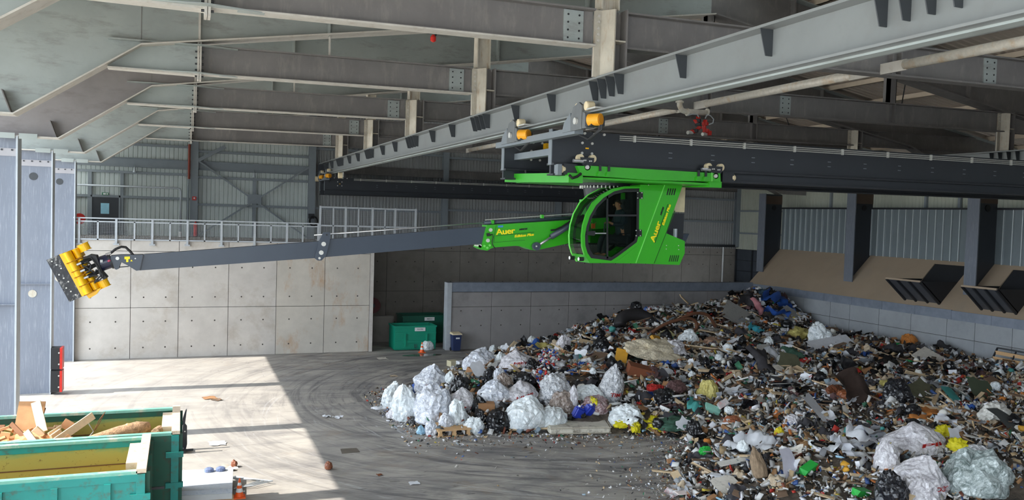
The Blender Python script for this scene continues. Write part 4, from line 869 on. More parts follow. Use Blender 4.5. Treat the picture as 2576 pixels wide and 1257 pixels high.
def hand(c, fwdv, side):
    hj = [(c, .03, .018), (c + fwdv * .07, .036, .016)]; he = [(0, 1)]
    for k in range(4):
        b = c + fwdv * .085 + Vector((0, (k - 1.5) * .019, .004)); ln = (.05, .062, .058, .045)[k]
        hj += [(b, .0095), (b + fwdv * ln * .6 + Vector((0, 0, -.008)), .0085), (b + fwdv * ln * .8 + Vector((0, 0, -.035)), .0075)]
        i = len(hj) - 3; he += [(1, i), (i, i + 1), (i + 1, i + 2)]
    b = c + fwdv * .03 + Vector((0, side * .032, 0)); hj += [(b, .012), (b + fwdv * .03 + Vector((0, side * .018, -.012)), .01), (b + fwdv * .055 + Vector((0, side * .012, -.03)), .008)]
    i = len(hj) - 3; he += [(0, i), (i, i + 1), (i + 1, i + 2)]
    skin_mesh('hand', hj, he, skin, per, pbase, 1)
hand(J(650, 620, -.18), Vector((-1, 0, -.05)).normalized(), 1); hand(J(570, 630, .18), Vector((-1, 0, -.05)).normalized(), -1)
for dy in (-.18, .18):
    c = J(600 if dy < 0 else 520, 640, dy); t = MB(); t.cyl(c + Vector((-.03, 0, -.2)), c + Vector((-.02, 0, .03)), .018, 8); obj('joystick', t, black_m, cab)
# ------------------------------------------------------------------ gallery: railing, fence, pipes
wl_ = struct('wall_left', (-7, 49, 0), 'side cladding beside the gallery')
p = MB(); corr(p, 45.3, 52.6, .25, lambda u, d: ((-7.0 + d, u, 0), (-7.0 + d, u, 8.2)), .03, .86); p.box(-7.1, -7.02, 45.3, 52.6, 0, 8.2); obj('side_sheet', p, clad_m, wl_)
p = MB(); corr(p, 45.3, 52.6, .25, lambda u, d: ((-7.05 + d, u, 8.2), (-7.05 + d, u, 12)), .03, .86); obj('added_light_sheet', p, translucent_mat('added_translucent_fill', (.85, .87, .86, 1), .6), wl_)  # unseen translucent upper wall, added to bring light onto the gallery cladding
p = MB(); p.box(-6.9, -4.76, 45.05, 45.3, 0, 9.6); obj('return_wall', p, conc_d, wl_)
rl = thing('gallery_railing', 'galvanised gallery railing with mesh panels along the concrete wall top', 'railing', (1, 44.95, 5.86))
xs = [-4.6 + 1.617 * i for i in range(8)]
for i, x in enumerate(xs):
    p = MB(); p.box(x - .05, x + .05, 44.86, 44.98, 5.7, 6.9); ps = obj('railing_post', p, galv_rail, rl)
    p = MB(); p.box(x - .13, x + .13, 44.9, 45.0, 5.62, 5.7); obj('post_foot', p, galv_rail, ps)
    if i < 7:
        xm = x + .81; p = MB(); p.box(xm - .035, xm + .035, 44.9, 44.96, 5.86, 6.8); obj('railing_baluster', p, galv_rail, rl)
p = MB(); p.box(-4.85, 6.75, 44.88, 44.98, 6.88, 6.94); obj('top_rail', p, galv_rail, rl)
p = MB(); p.box(-4.75, 6.75, 44.9, 44.96, 6.72, 6.78); obj('mid_rail', p, galv_rail, rl)
p = MB(); p.box(-4.75, 6.75, 44.9, 44.96, 5.86, 5.92); obj('bottom_rail', p, galv_rail, rl)
def wires(x0, x1, z0, z1, y, nm, parent, st=.075, w_=.006):
    p = MB(); x = x0
    while x < x1: p.box(x, x + w_, y, y + w_, z0, z1); x += st
    z = z0
    while z < z1: p.box(x0, x1, y + w_, y + 2 * w_, z, z + w_); z += st
    o = obj(nm, p, galv_rail, parent); o['kind'] = 'stuff'
for i in range(7):
    for k in range(2): wires(xs[i] + .05 + .81 * k, xs[i] + .78 + .81 * k, 5.92, 6.72, 44.93, 'mesh_panel', rl)
fe = thing('mesh_fence', 'tall galvanised mesh fence panels beside the gallery railing', 'fence', (9.4, 44.95, 5.86))
fx = [6.8, 8.15, 9.6, 10.85, 12.0]
for i, x in enumerate(fx):
    p = MB(); p.box(x - .05, x + .05, 44.88, 44.98, 5.7 if x < 9.8 else 6.0, 7.86); obj('fence_post', p, galv_rail, fe)
    if i < 3: p = MB(); p.box(x + .65, x + .72, 44.9, 44.96, 5.9, 7.8); obj('fence_upright', p, galv_rail, fe)
for z in (6.0, 6.82, 7.8): p = MB(); p.box(6.75, 12.05, 44.9, 44.96, z - .04, z + .04); obj('fence_rail', p, galv_rail, fe)
for i in range(4):
    for z0, z1 in ((6.04, 6.78), (6.86, 7.76)): wires(fx[i] + .05, fx[i + 1] - .05, z0, z1, 44.93, 'mesh_panel', fe, .1)
st = thing('stair_flight', 'steel stair landing descending behind the concrete wall corner', 'stairs', (10.2, 45.6, 5.2))
p = MB(); p.ext([(9.76, 45.4, 5.45), (11.6, 45.4, 5.85), (11.6, 45.4, 5.98), (9.76, 45.4, 5.6)], (0, .08, 0)); obj('stringer', p, galv_rail, st)
p = MB(); p.ext([(9.76, 46.6, 5.45), (11.6, 46.6, 5.85), (11.6, 46.6, 5.98), (9.76, 46.6, 5.6)], (0, .08, 0)); obj('stringer', p, galv_rail, st)
for k in range(5): p = MB(); x = 9.9 + .36 * k; z = 5.5 + .08 * k; p.box(x, x + .28, 45.45, 46.6, z, z + .03); obj('tread', p, galv_rail, st)
p = MB(); p.bar((12.1, 45.5, 7.0), (13.2, 46.5, 6.0), .05, .05); obj('handrail', p, galv_rail, st)
t = thing('supply_pipe', 'silver pipe running along the gallery wall and down beside the post', 'pipe', (0, 51.9, 5.9))
p = MB(); p.tube([(-5.6, 51.8, 8.62), (-.35, 51.8, 8.64), (-.15, 51.8, 8.6), (-.1, 51.8, 8.45), (-.1, 51.8, 6.1)], .055, 10); obj('pipe', p, galv_rail, t, True)
p = MB(); p.cyl((-.1, 51.8, 5.85), (-.1, 51.8, 6.15), .09, 12); obj('pipe_foot', p, white_m, t)
t = thing('riser_pipe', 'thin rusty red riser pipe against the gallery post', 'pipe', (.25, 51.95, 9.2))
p = MB(); p.cyl((.33, 51.98, 9.2), (.33, 51.98, 11.2), .07, 10); obj('pipe', p, mat('red_oxide', s(132, 60, 46), .7), t)
p = MB(); p.cyl((.3, 51.98, 5.9), (.3, 51.98, 9.2), .06, 10); obj('pipe_lower', p, girt_m, t)
t = thing('alarm_box', 'small red alarm call box on the gallery post', 'alarm', (.65, 52.0, 8.1))
p = MB(); p.box(.52, .74, 51.98, 52.08, 7.98, 8.2); bx_ = obj('alarm_case', p, red_m, t); p = MB(); p.cyl((.63, 51.96, 8.1), (.63, 51.98, 8.1), .05, 12); obj('alarm_button', p, white_m, t)
t = thing('hose_cabinet', 'red fire hose drum at the left end of the gallery', 'fire hose', (-5.2, 51.5, 6.7))
p = MB(); p.lathe([(.1, 51.3), (.3, 51.3), (.3, 51.5), (.1, 51.5)], (-5.25, 0, 6.75), 20, 'y'); obj('drum', p, red_m, t); p = MB(); p.box(-5.3, -5.2, 51.5, 51.6, 5.86, 6.8); obj('stand', p, dark_m, t)
t = thing('extinguisher', 'red fire extinguisher standing by the gallery post', 'extinguisher', (.7, 51.6, 5.86))
p = MB(); p.lathe([(.09, 5.9), (.1, 5.95), (.1, 6.6), (.05, 6.7), (.03, 6.75)], (.72, 51.6, 0), 14); obj('cylinder', p, red_m, t); p = MB(); p.box(.69, .8, 51.55, 51.65, 6.75, 6.85); obj('valve', p, black_m, t)
t = thing('cable_coil', 'black coiled cable hanging on the second gallery post', 'cable', (7.3, 51.9, 7.0))
for k in range(4):
    p = MB(); p.tube([(7.45 + (.26 - .02 * k) * math.cos(a), 51.9 - .03 * k, 6.95 + (.3 - .02 * k) * math.sin(a)) for a in [2 * PI * i / 18 for i in range(19)]], .022, 6); obj('cable_loop', p, black_m, t)
p = MB(); p.box(7.15, 7.5, 51.95, 52.1, 7.1, 7.4); obj('junction_box', p, dark_m, t)
for i, (x, lab) in enumerate(((-2.55, 'left pendant lamp bracket on the gallery cladding'), (3.95, 'pendant lamp bracket behind the crossed braces'))):
    t = thing('wall_lamp', lab, 'lamp', (x, 52.1, 9.5), 'small lamps on the gallery wall')
    p = MB(); p.lathe([(.02, 9.75), (.05, 9.7), (.09, 9.5), (.1, 9.45)], (x, 52.1, 0), 12); obj('lamp_shade', p, galv_rail, t); p = MB(); p.cyl((x, 52.1, 9.7), (x, 52.3, 9.9), .015, 6); obj('lamp_arm', p, galv_rail, t)

# ------------------------------------------------------------------ roof services
t = thing('red_valve_cluster', 'red fire monitor valves hanging below a pipe above the crane girder', 'valve', tuple(at(1762, 290, 19.2)))
Kr = lambda x, y: (1640 + x / 5.152, 220 + y / 5.152)
R = lambda x, y, Y=19.2: at(*Kr(x, y), Y)
p = MB(); p.tube([R(360, 165), R(360, 230), R(385, 295), R(430, 310), R(720, 330)], .075, 12); obj('feed_pipe', p, pipe_m, t, True)
p = MB(); p.cyl(R(328, 190), R(390, 190), .1, 14); p = MB(); c = R(360, 188); p.lathe([(.11, c.z - .02), (.11, c.z + .02)], (c.x, c.y, 0), 16); obj('pipe_flange', p, pipe_m, t)
for x in (460, 715): p = MB(); c = R(x, 320); p.lathe([(.1, c.x - .02), (.1, c.x + .02)], (0, c.y, c.z), 14, 'x'); obj('pipe_flange', p, pipe_m, t)
for j, (pts, Y) in enumerate(((((600, 380), (595, 430), (560, 430), (600, 480), (620, 520), (560, 560), (500, 580)), 19.15), (((690, 420), (690, 470), (670, 520), (700, 560), (690, 600)), 19.3))):
    p = MB(); p.tube([R(x, y, Y) for x, y in pts], .06, 12); v = obj('valve_body', p, red_m, t, True)
    for x, y in pts[1::2]: p = MB(); c = R(x, y, Y); p.lathe([(.05, c.z - .05), (.09, c.z - .04), (.09, c.z + .04), (.05, c.z + .05)], (c.x, c.y, 0), 12); obj('valve_collar', p, red_m if j else dark_m, v)
    p = MB(); c = R(pts[-1][0], pts[-1][1], Y); p.cyl(c + Vector((-.12, -.05, -.02)), c + Vector((.06, 0, 0)), .05, 12); obj('nozzle', p, pin_m, v)
for pts in (((470, 360), (520, 345), (590, 350), (605, 385)), ((690, 400), (715, 350), (760, 365), (800, 410), (790, 460), (740, 480))):
    p = MB(); p.tube([R(x, y, 19.1) for x, y in pts], .016, 6); obj('pilot_line', p, galv_rail, t)
p = MB(); p.box(*sorted((R(740, 440).x, R(780, 440).x)), 19.2, 19.35, R(0, 560).z, R(0, 500).z); obj('valve_handle', p, red_m, t)
t = thing('sprinkler_nozzle', 'small red sprinkler nozzle hanging near the top centre rafters', 'sprinkler', tuple(at(1093, 95, 20)))
p = MB(); c = at(1096, 88, 20); p.tube([c + Vector((.05, 0, .3)), c, c + Vector((-.05, 0, -.06))], .03, 8); obj('nozzle_pipe', p, dark_m, t)
p = MB(); p.lathe([(.02, c.z - .18), (.07, c.z - .15), (.07, c.z - .06), (.03, c.z)], (c.x - .06, c.y, 0), 12); obj('nozzle_body', p, red_m, t)

# ------------------------------------------------------------------ roll-off containers
def fade_mat():
    m = bpy.data.materials.new('worn_green_ochre_interior'); m.use_nodes = True; t = m.node_tree; b = t.nodes['Principled BSDF']; b.inputs['Roughness'].default_value = .7
    g = nd(t, 'ShaderNodeNewGeometry'); sp = nd(t, 'ShaderNodeSeparateXYZ'); t.links.new(g.outputs['Position'], sp.inputs[0])
    n = nd(t, 'ShaderNodeTexNoise', Scale=1.6, Detail=8, Roughness=.7); mp = nd(t, 'ShaderNodeMapping'); mp.inputs['Scale'].default_value = (.5, .5, 1.5); t.links.new(g.outputs['Position'], mp.inputs[0]); t.links.new(mp.outputs[0], n.inputs['Vector'])
    ad = nd(t, 'ShaderNodeMath', operation='MULTIPLY_ADD'); t.links.new(n.outputs['Fac'], ad.inputs[0]); ad.inputs[1].default_value = .8; t.links.new(sp.outputs[2], ad.inputs[2])
    r = nd(t, 'ShaderNodeValToRGB'); cr = r.color_ramp; mr = nd(t, 'ShaderNodeMapRange'); mr.inputs['From Min'].default_value = 1.2; mr.inputs['From Max'].default_value = 2.95; t.links.new(ad.outputs[0], mr.inputs['Value'])
    cr.elements[0].position = .0; cr.elements[0].color = s(150, 122, 56); cr.elements[1].position = 1; cr.elements[1].color = s(20, 140, 112)
    for ps, c in ((.5, s(166, 146, 64)), (.78, s(158, 152, 74)), (.9, s(60, 146, 104))): e = cr.elements.new(ps); e.color = c
    t.links.new(mr.outputs[0], r.inputs[0])
    n2 = nd(t, 'ShaderNodeTexNoise', Scale=9, Detail=6, Roughness=.75); t.links.new(g.outputs['Position'], n2.inputs['Vector']); r2 = nd(t, 'ShaderNodeValToRGB'); r2.color_ramp.elements[0].position = .6; r2.color_ramp.elements[1].position = .68; r2.color_ramp.elements[1].color = (.8, .8, .8, 1); t.links.new(n2.outputs['Fac'], r2.inputs[0])
    mx = nd(t, 'ShaderNodeMix', data_type='RGBA'); t.links.new(r2.outputs[0], mx.inputs[0]); t.links.new(r.outputs[0], mx.inputs[6]); mx.inputs[7].default_value = s(84, 54, 30)
    t.links.new(mx.outputs[2], b.inputs['Base Color']); return m
fade_m = fade_mat()
teal_m = mat('teal_container_paint', s(28, 138, 130), .5, 0, .08, 1.5, stain=s(90, 70, 50), stain_amt=.7, stain_scale=5)
dteal_m = mat('dark_green_container_paint', s(16, 84, 66), .5, 0, .12, 2, stain=s(70, 52, 38), stain_amt=.7, stain_scale=4)
rim_m = mat('worn_rim_paint', s(120, 178, 160), .6, 0, .15, 3, stain=s(214, 196, 172), stain_amt=.9, stain_scale=2)
tan_rim = mat('bare_rim_primer', s(212, 192, 168), .7, 0, .08, 4, stain=s(150, 90, 60), stain_amt=.5, stain_scale=8)
oldw0 = mat('rusty_crease', s(96, 62, 36), .8)
def container(x1, y0, y1, lab, out_m, H=2.4, L=7.2):
    x0 = x1 - L; t = thing('roll_off_container', lab, 'container', ((x0 + x1) / 2, (y0 + y1) / 2, 0), 'open roll-off containers')
    zf = .35; th = .05
    def part(nm, a, m, par=t): p = MB(); p.box(*a); return obj(nm, p, m, par)
    part('container_floor', (x0, x1, y0, y1, zf - .08, zf), fade_m)
    for nm, ya, yb, yo in (('far_side', y1 - th, y1, y1), ('near_side', y0, y0 + th, y0 - .001)):
        w_ = part('side_wall', (x0, x1, ya, yb, zf, H), fade_m)
        if nm == 'far_side': part('side_crease', (x0, x1 - .1, ya - .012, ya, H - .52, H - .5), oldw0, w_)
        part('rim_rail', (x0, x1 - .12, ya - .05, yb + .05, H - .0, H + .06), rim_m, w_)
        part('rim_lip', (x0, x1 - .12, (ya - .012) if nm == 'far_side' else ya - .06, (ya) if nm == 'far_side' else ya - .05, H - .14, H), out_m, w_)
        if nm == 'near_side':
            part('outer_skin', (x0, x1, ya - .02, ya - .002, zf, H - .14), out_m, w_)
            for k in range(int(L / .9)): part('side_rib', (x0 + .2 + .9 * k, x0 + .32 + .9 * k, ya - .1, ya - .02, zf, H - .14), out_m, w_)
        else:
            for k in range(int(L / .9)): part('side_rib', (x0 + .2 + .9 * k, x0 + .32 + .9 * k, yb, yb + .1, zf, H - .14), out_m, w_)
    part('end_wall', (x0, x0 + th, y0, y1, zf, H), fade_m)
    dr = part('tail_door', (x1 - th, x1, y0 + .02, y1 - .02, zf, H), fade_m)
    part('door_skin', (x1, x1 + .02, y0 + .02, y1 - .02, zf, H), dteal_m, dr)
    part('door_rim', (x1 - .14, x1 + .04, y0 - .05, y1 + .05, H + .02, H + .1), tan_rim, dr)
    part('door_step', (x1 - .36, x1 - .14, y0 + .6, y1 - .5, H - .12, H + .05), tan_rim, dr)
    for yy in (y0 + .15, (y0 + y1) / 2, y1 - .2): part('door_stiffener', (x1 + .02, x1 + .1, yy - .05, yy + .05, zf, H), dteal_m, dr)
    for z in (H - .5, H - 1.2): part('door_hinge', (x1 - .25, x1 + .12, y0 - .1, y0 - .02, z, z + .12), teal_m, dr)
    part('corner_post', (x1 - .14, x1 + .02, y0 - .08, y0 + .02, .3, H), teal_m, t); part('corner_post', (x1 - .14, x1 + .02, y1 - .02, y1 + .08, .3, H), dteal_m, t)
    part('latch_bar', (x1 + .1, x1 + .35, (y0 + y1) / 2 - .02, (y0 + y1) / 2 + .02, H - .75, H - .7), dark_m, dr)
    for yy in (y0 + .35, y1 - .45): part('skid_beam', (x0, x1, yy, yy + .1, .1, zf - .08), dark_m)
    for xx in (x0 + .6, x1 - .6):
        for yy in (y0 + .28, y1 - .38):
            p = MB(); p.cyl((xx, yy, .12), (xx, yy + .25, .12), .12, 14); obj('skid_roller', p, dark_m, t)
    return t
container(-.02, 20.3, 22.85, 'green roll-off container holding scrap timber and a log', dteal_m, L=4.66)
container(-.62, 17.5, 20.1, 'teal roll-off container, empty with ochre worn inside, at the bottom left corner', teal_m)
# scrap timber in the far container
def board(lab, a, b, w_, th, m, up=(0, 0, 1), grp='scrap timber in the container', nm='timber_board', cat='timber'):
    p = MB(); a = Vector(a); b = Vector(b); p.bar(a, b, w_, th, up); o = obj(nm, p, m, None, base=tuple((a + b) / 2)); return tag(o, lab, cat, grp)
pale = mat('pale_pine', s(232, 208, 172), .8, 0, .08, 5, stretch=(1, 4, 4)); ply = mat('brown_particle_board', s(176, 132, 92), .85, 0, .12, 5); oldw = mat('aged_brown_wood', s(120, 82, 54), .85, 0, .2, 5); bark = mat('tree_bark', s(176, 142, 110), .9, 0, .45, 14, bump=.6); pinkw = mat('peach_wood', s(222, 170, 124), .8, 0, .1, 6)
YQ = 21.7
board('tall brown particle board leaning up in the container', at(68, 1092, YQ), at(82, 1010, YQ + .5), .55, .04, ply, (0, 1, 0), None)
board('broken dark plank end behind the tall particle board', at(86, 1080, YQ + .3), at(104, 1024, YQ + .5), .2, .05, oldw, (0, 1, 0), None)
board('pale upright plank beside the tall particle board', at(108, 1086, YQ - .1), at(90, 1011, YQ + .3), .2, .05, pale, (0, 1, 0), None)
board('long pale plank slanting up to the right in the container', at(140, 1110, YQ - .6), at(234, 1045, YQ + .2), .17, .06, pale, (0, 1, 0), None)
board('short white offcut lying at the left of the container', at(66, 1085, YQ - .6), at(86, 1112, YQ - .8), .14, .05, pale, (0, 1, 0), None)
board('pale block lying under the upright plank', at(86, 1078, YQ - .2), at(105, 1095, YQ - .2), .16, .1, pale, (0, 1, 0), None)
board('peach plank pointing left on the timber heap', at(0, 1095, YQ - .4), at(24, 1098, YQ - .4), .18, .05, pinkw, (0, 1, 0), None)
board('thin brown batten crossing the left timber heap', at(28, 1065, YQ), at(66, 1104, YQ - .4), .1, .04, oldw, (0, 1, 0), None)
board('plank end poking out left of the long slanting plank', at(158, 1062, YQ + .4), at(182, 1075, YQ + .4), .22, .06, pinkw, (0, 1, 0), None)
board('thin pale lath leaning right of the particle board', at(122, 1092, YQ - .2), at(154, 1072, YQ + .2), .07, .04, pale, (0, 1, 0), None)
board('pale lath under the long slanting plank', at(128, 1100, YQ - .4), at(152, 1083, YQ), .1, .05, pale, (0, 1, 0), None)
board('small peach offcut at the foot of the long plank', at(160, 1110, YQ - .5), at(176, 1096, YQ - .4), .12, .06, pinkw, (0, 1, 0), None)
random.seed(21)
for i in range(16):
    x = random.uniform(-4.1, -2.3); y = random.uniform(20.8, 22.3); wm, wn = random.choice([(pale, 'pale'), (pinkw, 'peach'), (oldw, 'dark'), (ply, 'brown'), (pinkw, 'peach')]); a_ = random.uniform(0, PI); l_ = random.uniform(.2, .42); z = 2.18 + random.uniform(0, .12)
    board(wn + ' broken timber offcut lying on the chip heap in the container', (x - l_ * math.cos(a_), y - l_ * .4 * math.sin(a_), z), (x + l_ * math.cos(a_), y + l_ * .4 * math.sin(a_), z + random.uniform(-.15, .25)), random.uniform(.08, .2), .05, wm, (0, random.uniform(-.5, .5), 1), wn + ' timber offcuts in the container', 'timber_offcut')
bm = bmesh.new(); bmesh.ops.create_grid(bm, x_segments=26, y_segments=18, size=1)
for v in bm.verts:
    x, y = v.co.x, v.co.y; d = max(abs(x), abs(y)); v.co = Vector((x * 1.2, y * .98, (1 - d ** 2) * .42 + .16 * noise.noise(Vector((x * 4, y * 4, 3))) + .09 * noise.noise(Vector((x * 11, y * 11, 1)))))
me = bpy.data.meshes.new('wood_chips'); bm.to_mesh(me); bm.free(); me.materials.append(mat('wood_chip_heap', s(214, 160, 112), .9, 0, .25, 14, stain=s(150, 96, 60), stain_amt=.8, stain_scale=7)); o = bpy.data.objects.new('wood_chips', me); C.objects.link(o); o.location = (-3.35, 21.4, 1.88); o['kind'] = 'stuff'; tag(o, 'heap of splintered wood chips filling the container', 'wood chips')
p = MB(); p.box(-4.58, -1.5, 20.5, 22.6, .36, 1.9); tag(obj('wood_pile_core', p, oldw, None, kind='stuff'), 'packed scrap wood under the chips in the container', 'wood chips')
lgp = [at(205, 1116, 21.3), at(250, 1105, 21.5), at(300, 1092, 21.7), at(345, 1079, 21.9), at(373, 1077, 22.0)]
t = thing('log', 'thick barked tree log lying in the green container', 'log', tuple(lgp[2]), None)
p = MB(); p.tube(lgp, [.12, .16, .2, .19, .16], 16); lo = obj('trunk', p, bark, t, True); 
p = MB(); d = (lgp[4] - lgp[3]).normalized(); p.cyl(lgp[4] + d * .0, lgp[4] + d * .012, .14, 16); obj('cut_face', p, oldw, t)
p = MB(); c = lgp[3] - Vector((0, .0, 0)); p.tube([c + Vector((-.4, -.11, .03)), c + Vector((-.2, -.12, .09)), c + Vector((.0, -.1, .08))], [.05, .1, .06], 10); obj('bare_wood', p, pinkw, t)
t = thing('log', 'short round log end at the right corner of the green container', 'log', tuple(at(400, 1080, 20.8)), None)
p = MB(); a = at(390, 1088, 20.7); b = at(402, 1080, 21.0); p.cyl(a, b, .1, 14); obj('trunk', p, bark, t); p = MB(); d = (b - a).normalized(); p.cyl(b, b + d * .01, .085, 14); obj('cut_face', p, oldw, t)
for i, pts in enumerate(([(222, 1100), (235, 1085), (226, 1070), (222, 1062)], [(236, 1084), (250, 1055), (265, 1035)], [(240, 1080), (248, 1068), (262, 1040)])):
    p = MB(); p.tube([at(x, y, 21.9) for x, y in pts], .009, 6); tag(obj('twig', p, [galv_rail, oldw, oldw][i], None), ['grey bent metal strip above the timber in the container', 'long thin twig sticking out of the container', 'shorter thin twig sticking out of the container'][i], ['metal strip', 'twig', 'twig'][i])
# ------------------------------------------------------------------ pallet fork beside the containers
t = thing('pallet_fork', 'black pallet fork attachment standing upright beside the green container', 'fork attachment', (.12, 27.4, 0))
for k, x in enumerate((-.02, .14)):
    y = 27.3 + .35 * k
    p = MB(); p.py([(x - .05, .05), (x + .06, .0), (x + .1, .2), (x + .09, .75), (x + .02, .85), (x - .03, .8), (x - .04, .3)], y, y + .12); pl_ = obj('fork_shank', p, dark_m, t)
    p = MB(); p.py([(x - .04, .8), (x + .03, .82), (x + .08, 1.22 + .08 * k), (x + .04, 1.18 + .08 * k), (x - .04, 1.0)], y + .02, y + .1); obj('fork_tine', p, dark_m, pl_)
    p = MB(); p.cyl((x + .03, y - .02, .6), (x + .03, y, .6), .02, 8); obj('fork_bolt', p, pin_m, pl_)
p = MB(); p.box(-.1, .2, 27.28, 27.8, .0, .1); obj('fork_base', p, dark_m, t)
p = MB(); p.box(-.05, .06, 27.25, 27.8, .3, .42); obj('fork_carriage', p, dark_m, t)
# ------------------------------------------------------------------ wrapped pallet load, cables and cone at the bottom
t = thing('wrapped_panel_stack', 'white plastic wrapped panel stack lying at the bottom edge beside the container', 'panel stack', (.55, 23.4, 0))
wrap = mat('printed_white_wrap', s(206, 211, 219), .35, 0, .06, 8, stain=s(150, 160, 182), stain_amt=.6, stain_scale=16, stain_stretch=(1, 1, 1))
p = MB(); p.hexa([(-.25, 22.6, .12), (1.3, 22.4, .12), (1.42, 24.2, .12), (-.2, 24.4, .12), (-.25, 22.6, .36), (1.3, 22.4, .36), (1.42, 24.2, .36), (-.2, 24.4, .36)]); obj('wrapped_panels', p, wrap, t)
p = MB(); p.hexa([(-.25, 22.58, .1), (1.3, 22.38, .1), (1.3, 22.4, .1), (-.25, 22.6, .1), (-.25, 22.58, .24), (1.3, 22.38, .24), (1.3, 22.4, .24), (-.25, 22.6, .24)]); obj('wrap_edge', p, white_m, t)
for yy in (22.6, 23.4, 24.1): p = MB(); p.box(-.2, 1.35, yy, yy + .12, 0, .12); obj('pallet_bearer', p, wood_m, t)
for i in range(2):
    p = MB(); p.lathe([(.05, .36), (.13, .37), (.12, .44), (.06, .47)], (.78 + .3 * i, 24.05, 0), 14); o = obj('striped_cup', p, mat('blue_stripe_%d' % i, s(110, 124, 160), .5, 0, .5, 30), None); tag(o, ['left', 'right'][i] + ' of two blue striped round pads on the wrapped panel stack', 'pad', 'round pads on the stack')
for i in range(4):
    p = MB(); c = Vector((1.75 + .05 * i, 23.9 - .1 * i, .03 + .02 * i)); p.tube([(1.35, 24.1, .12), (1.5, 24.4 - .1 * i, .06), tuple(c + Vector((.1, .3, 0))), tuple(c + Vector((.35 + .06 * i, 0, 0))), tuple(c + Vector((.0, -.25, 0))), (1.4, 23.4, .04)], .016, 6); tag(obj('grey_cable', p, galv_rail, None), ['innermost', 'second', 'third', 'outermost'][i] + ' pale cable loop trailing from the wrapped panel stack', 'cable', 'cable loops by the panel stack')
def cone(x, y, h, lab):
    t = thing('traffic_cone', lab, 'traffic cone', (x, y, 0)); r = h * .24; om = MATS.get('cone_orange') or mat('cone_orange', s(240, 96, 26), .5)
    p = MB(); p.box(x - r * 1.25, x + r * 1.25, y - r * 1.25, y + r * 1.25, 0, .035); obj('cone_base', p, om, t)
    lv = [0.03, .3, .5, .65, .8, 1.0]
    for k in range(5):
        z0, z1 = lv[k] * h, lv[k + 1] * h; rr = lambda z: r * (1 - z / h * .85); p = MB(); p.lathe([(rr(z0), z0), (rr(z1), z1)], (x, y, 0), 18); obj('cone_band', p, white_m if k in (1, 3) else om, t)
cone(1.5, 22.75, .5, 'orange traffic cone cut by the bottom frame edge'); cone(12.33, 44.1, .58, 'small orange and white traffic cone before the green skip')
# ------------------------------------------------------------------ skips in the alley, wheelie bin, reel
bgreen = mat('skip_green_paint', s(10, 140, 112), .45, 0, .06, 2); bdark = mat('skip_dark_green_paint', s(14, 84, 66), .5, 0, .08, 2)
def skip(x0, x1, y0, y1, h, m, lab, txt):
    t = thing('small_skip', lab, 'skip', ((x0 + x1) / 2, (y0 + y1) / 2, 0), 'green skips in the alley')
    def part(nm, a, mm=m, par=t): p = MB(); p.box(*a); return obj(nm, p, mm, par)
    f = part('front_wall', (x0, x1, y0, y0 + .05, .08, h)); part('back_wall', (x0, x1, y1 - .05, y1, .08, h)); part('side_wall', (x0, x0 + .05, y0 + .05, y1 - .05, .08, h)); part('side_wall', (x1 - .05, x1, y0 + .05, y1 - .05, .08, h)); part('skip_floor', (x0, x1, y0, y1, .04, .1))
    part('rim', (x0 - .04, x1 + .04, y0 - .05, y0 + .06, h - .05, h + .03), par=f); part('rim', (x1 - .06, x1 + .05, y0, y1, h - .05, h + .03)); part('rim', (x0 - .05, x0 + .06, y0, y1, h - .05, h + .03)); part('rim', (x0 - .04, x1 + .04, y1 - .06, y1 + .05, h - .05, h + .03))
    for z in (h * .72, h * .36): part('horizontal_rib', (x0, x1, y0 - .05, y0, z - .05, z + .06), par=f)
    for u in (.25, .77): part('vertical_rib', (x0 + (x1 - x0) * u - .03, x0 + (x1 - x0) * u + .03, y0 - .1, y0, h * .18, h * .7), par=f)
    p = MB(); xm = (x0 + x1) / 2; p.tube([(xm - .05, y0 - .04, .35), (xm - .05, y0 - .06, .15), (xm + .05, y0 - .06, .15), (xm + .05, y0 - .04, .35)], .018, 6); obj('lifting_loop', p, dark_m, f)
    sg = part('name_plate', (xm - .05, xm + .55, y0 - .035, y0 - .01, h - .27, h - .07), white_m, f)
    lettering('plate_text', txt, .1, dark_m, sg, (xm + .08, y0 - .04, h - .2), (1, 0, 0), (0, 0, 1), .34)
skip(11.0, 13.35, 44.95, 46.3, 1.34, bgreen, 'bright green skip with white name plate in the alley mouth', 'PLATRE')
skip(12.0, 14.7, 47.2, 48.7, 1.62, bdark, 'dark green skip with white plate behind the bright one', 'VERRE PLAT')
t = thing('wheelie_bin', 'dark blue wheelie bin with pale lid against the partition wall', 'bin', (14.33, 44.2, 0))
nav = mat('navy_bin_plastic', s(34, 48, 88), .5, 0, .08, 4)
p = MB(); p.hexa([(14.1, 44.0, .06), (14.5, 44.0, .06), (14.5, 44.42, .06), (14.1, 44.42, .06), (14.05, 43.95, .95), (14.55, 43.95, .95), (14.55, 44.5, .95), (14.05, 44.5, .95)]); obj('bin_body', p, nav, t)
p = MB(); p.hexa([(14.02, 43.9, .95), (14.58, 43.9, .95), (14.58, 44.52, .95), (14.02, 44.52, .95), (14.05, 43.95, 1.02), (14.55, 43.95, 1.02), (14.55, 44.5, 1.06), (14.05, 44.5, 1.06)]); obj('bin_lid', p, cream_m, t)
p = MB(); p.cyl((14.05, 44.5, 1.0), (14.55, 44.5, 1.0), .025, 8); obj('bin_handle', p, dark_m, t)
p = MB(); p.box(14.22, 14.44, 43.945, 43.965, .72, .8); obj('bin_sticker', p, white_m, t)
for x in (14.05, 14.5): p = MB(); p.cyl((x, 44.45, .09), (x + .05, 44.45, .09), .09, 14); obj('bin_wheel', p, black_m, t)
t = thing('hose_reel', 'dark red hose reel mounted in the shaded alley corner', 'hose reel', (10.55, 48, 2.2))
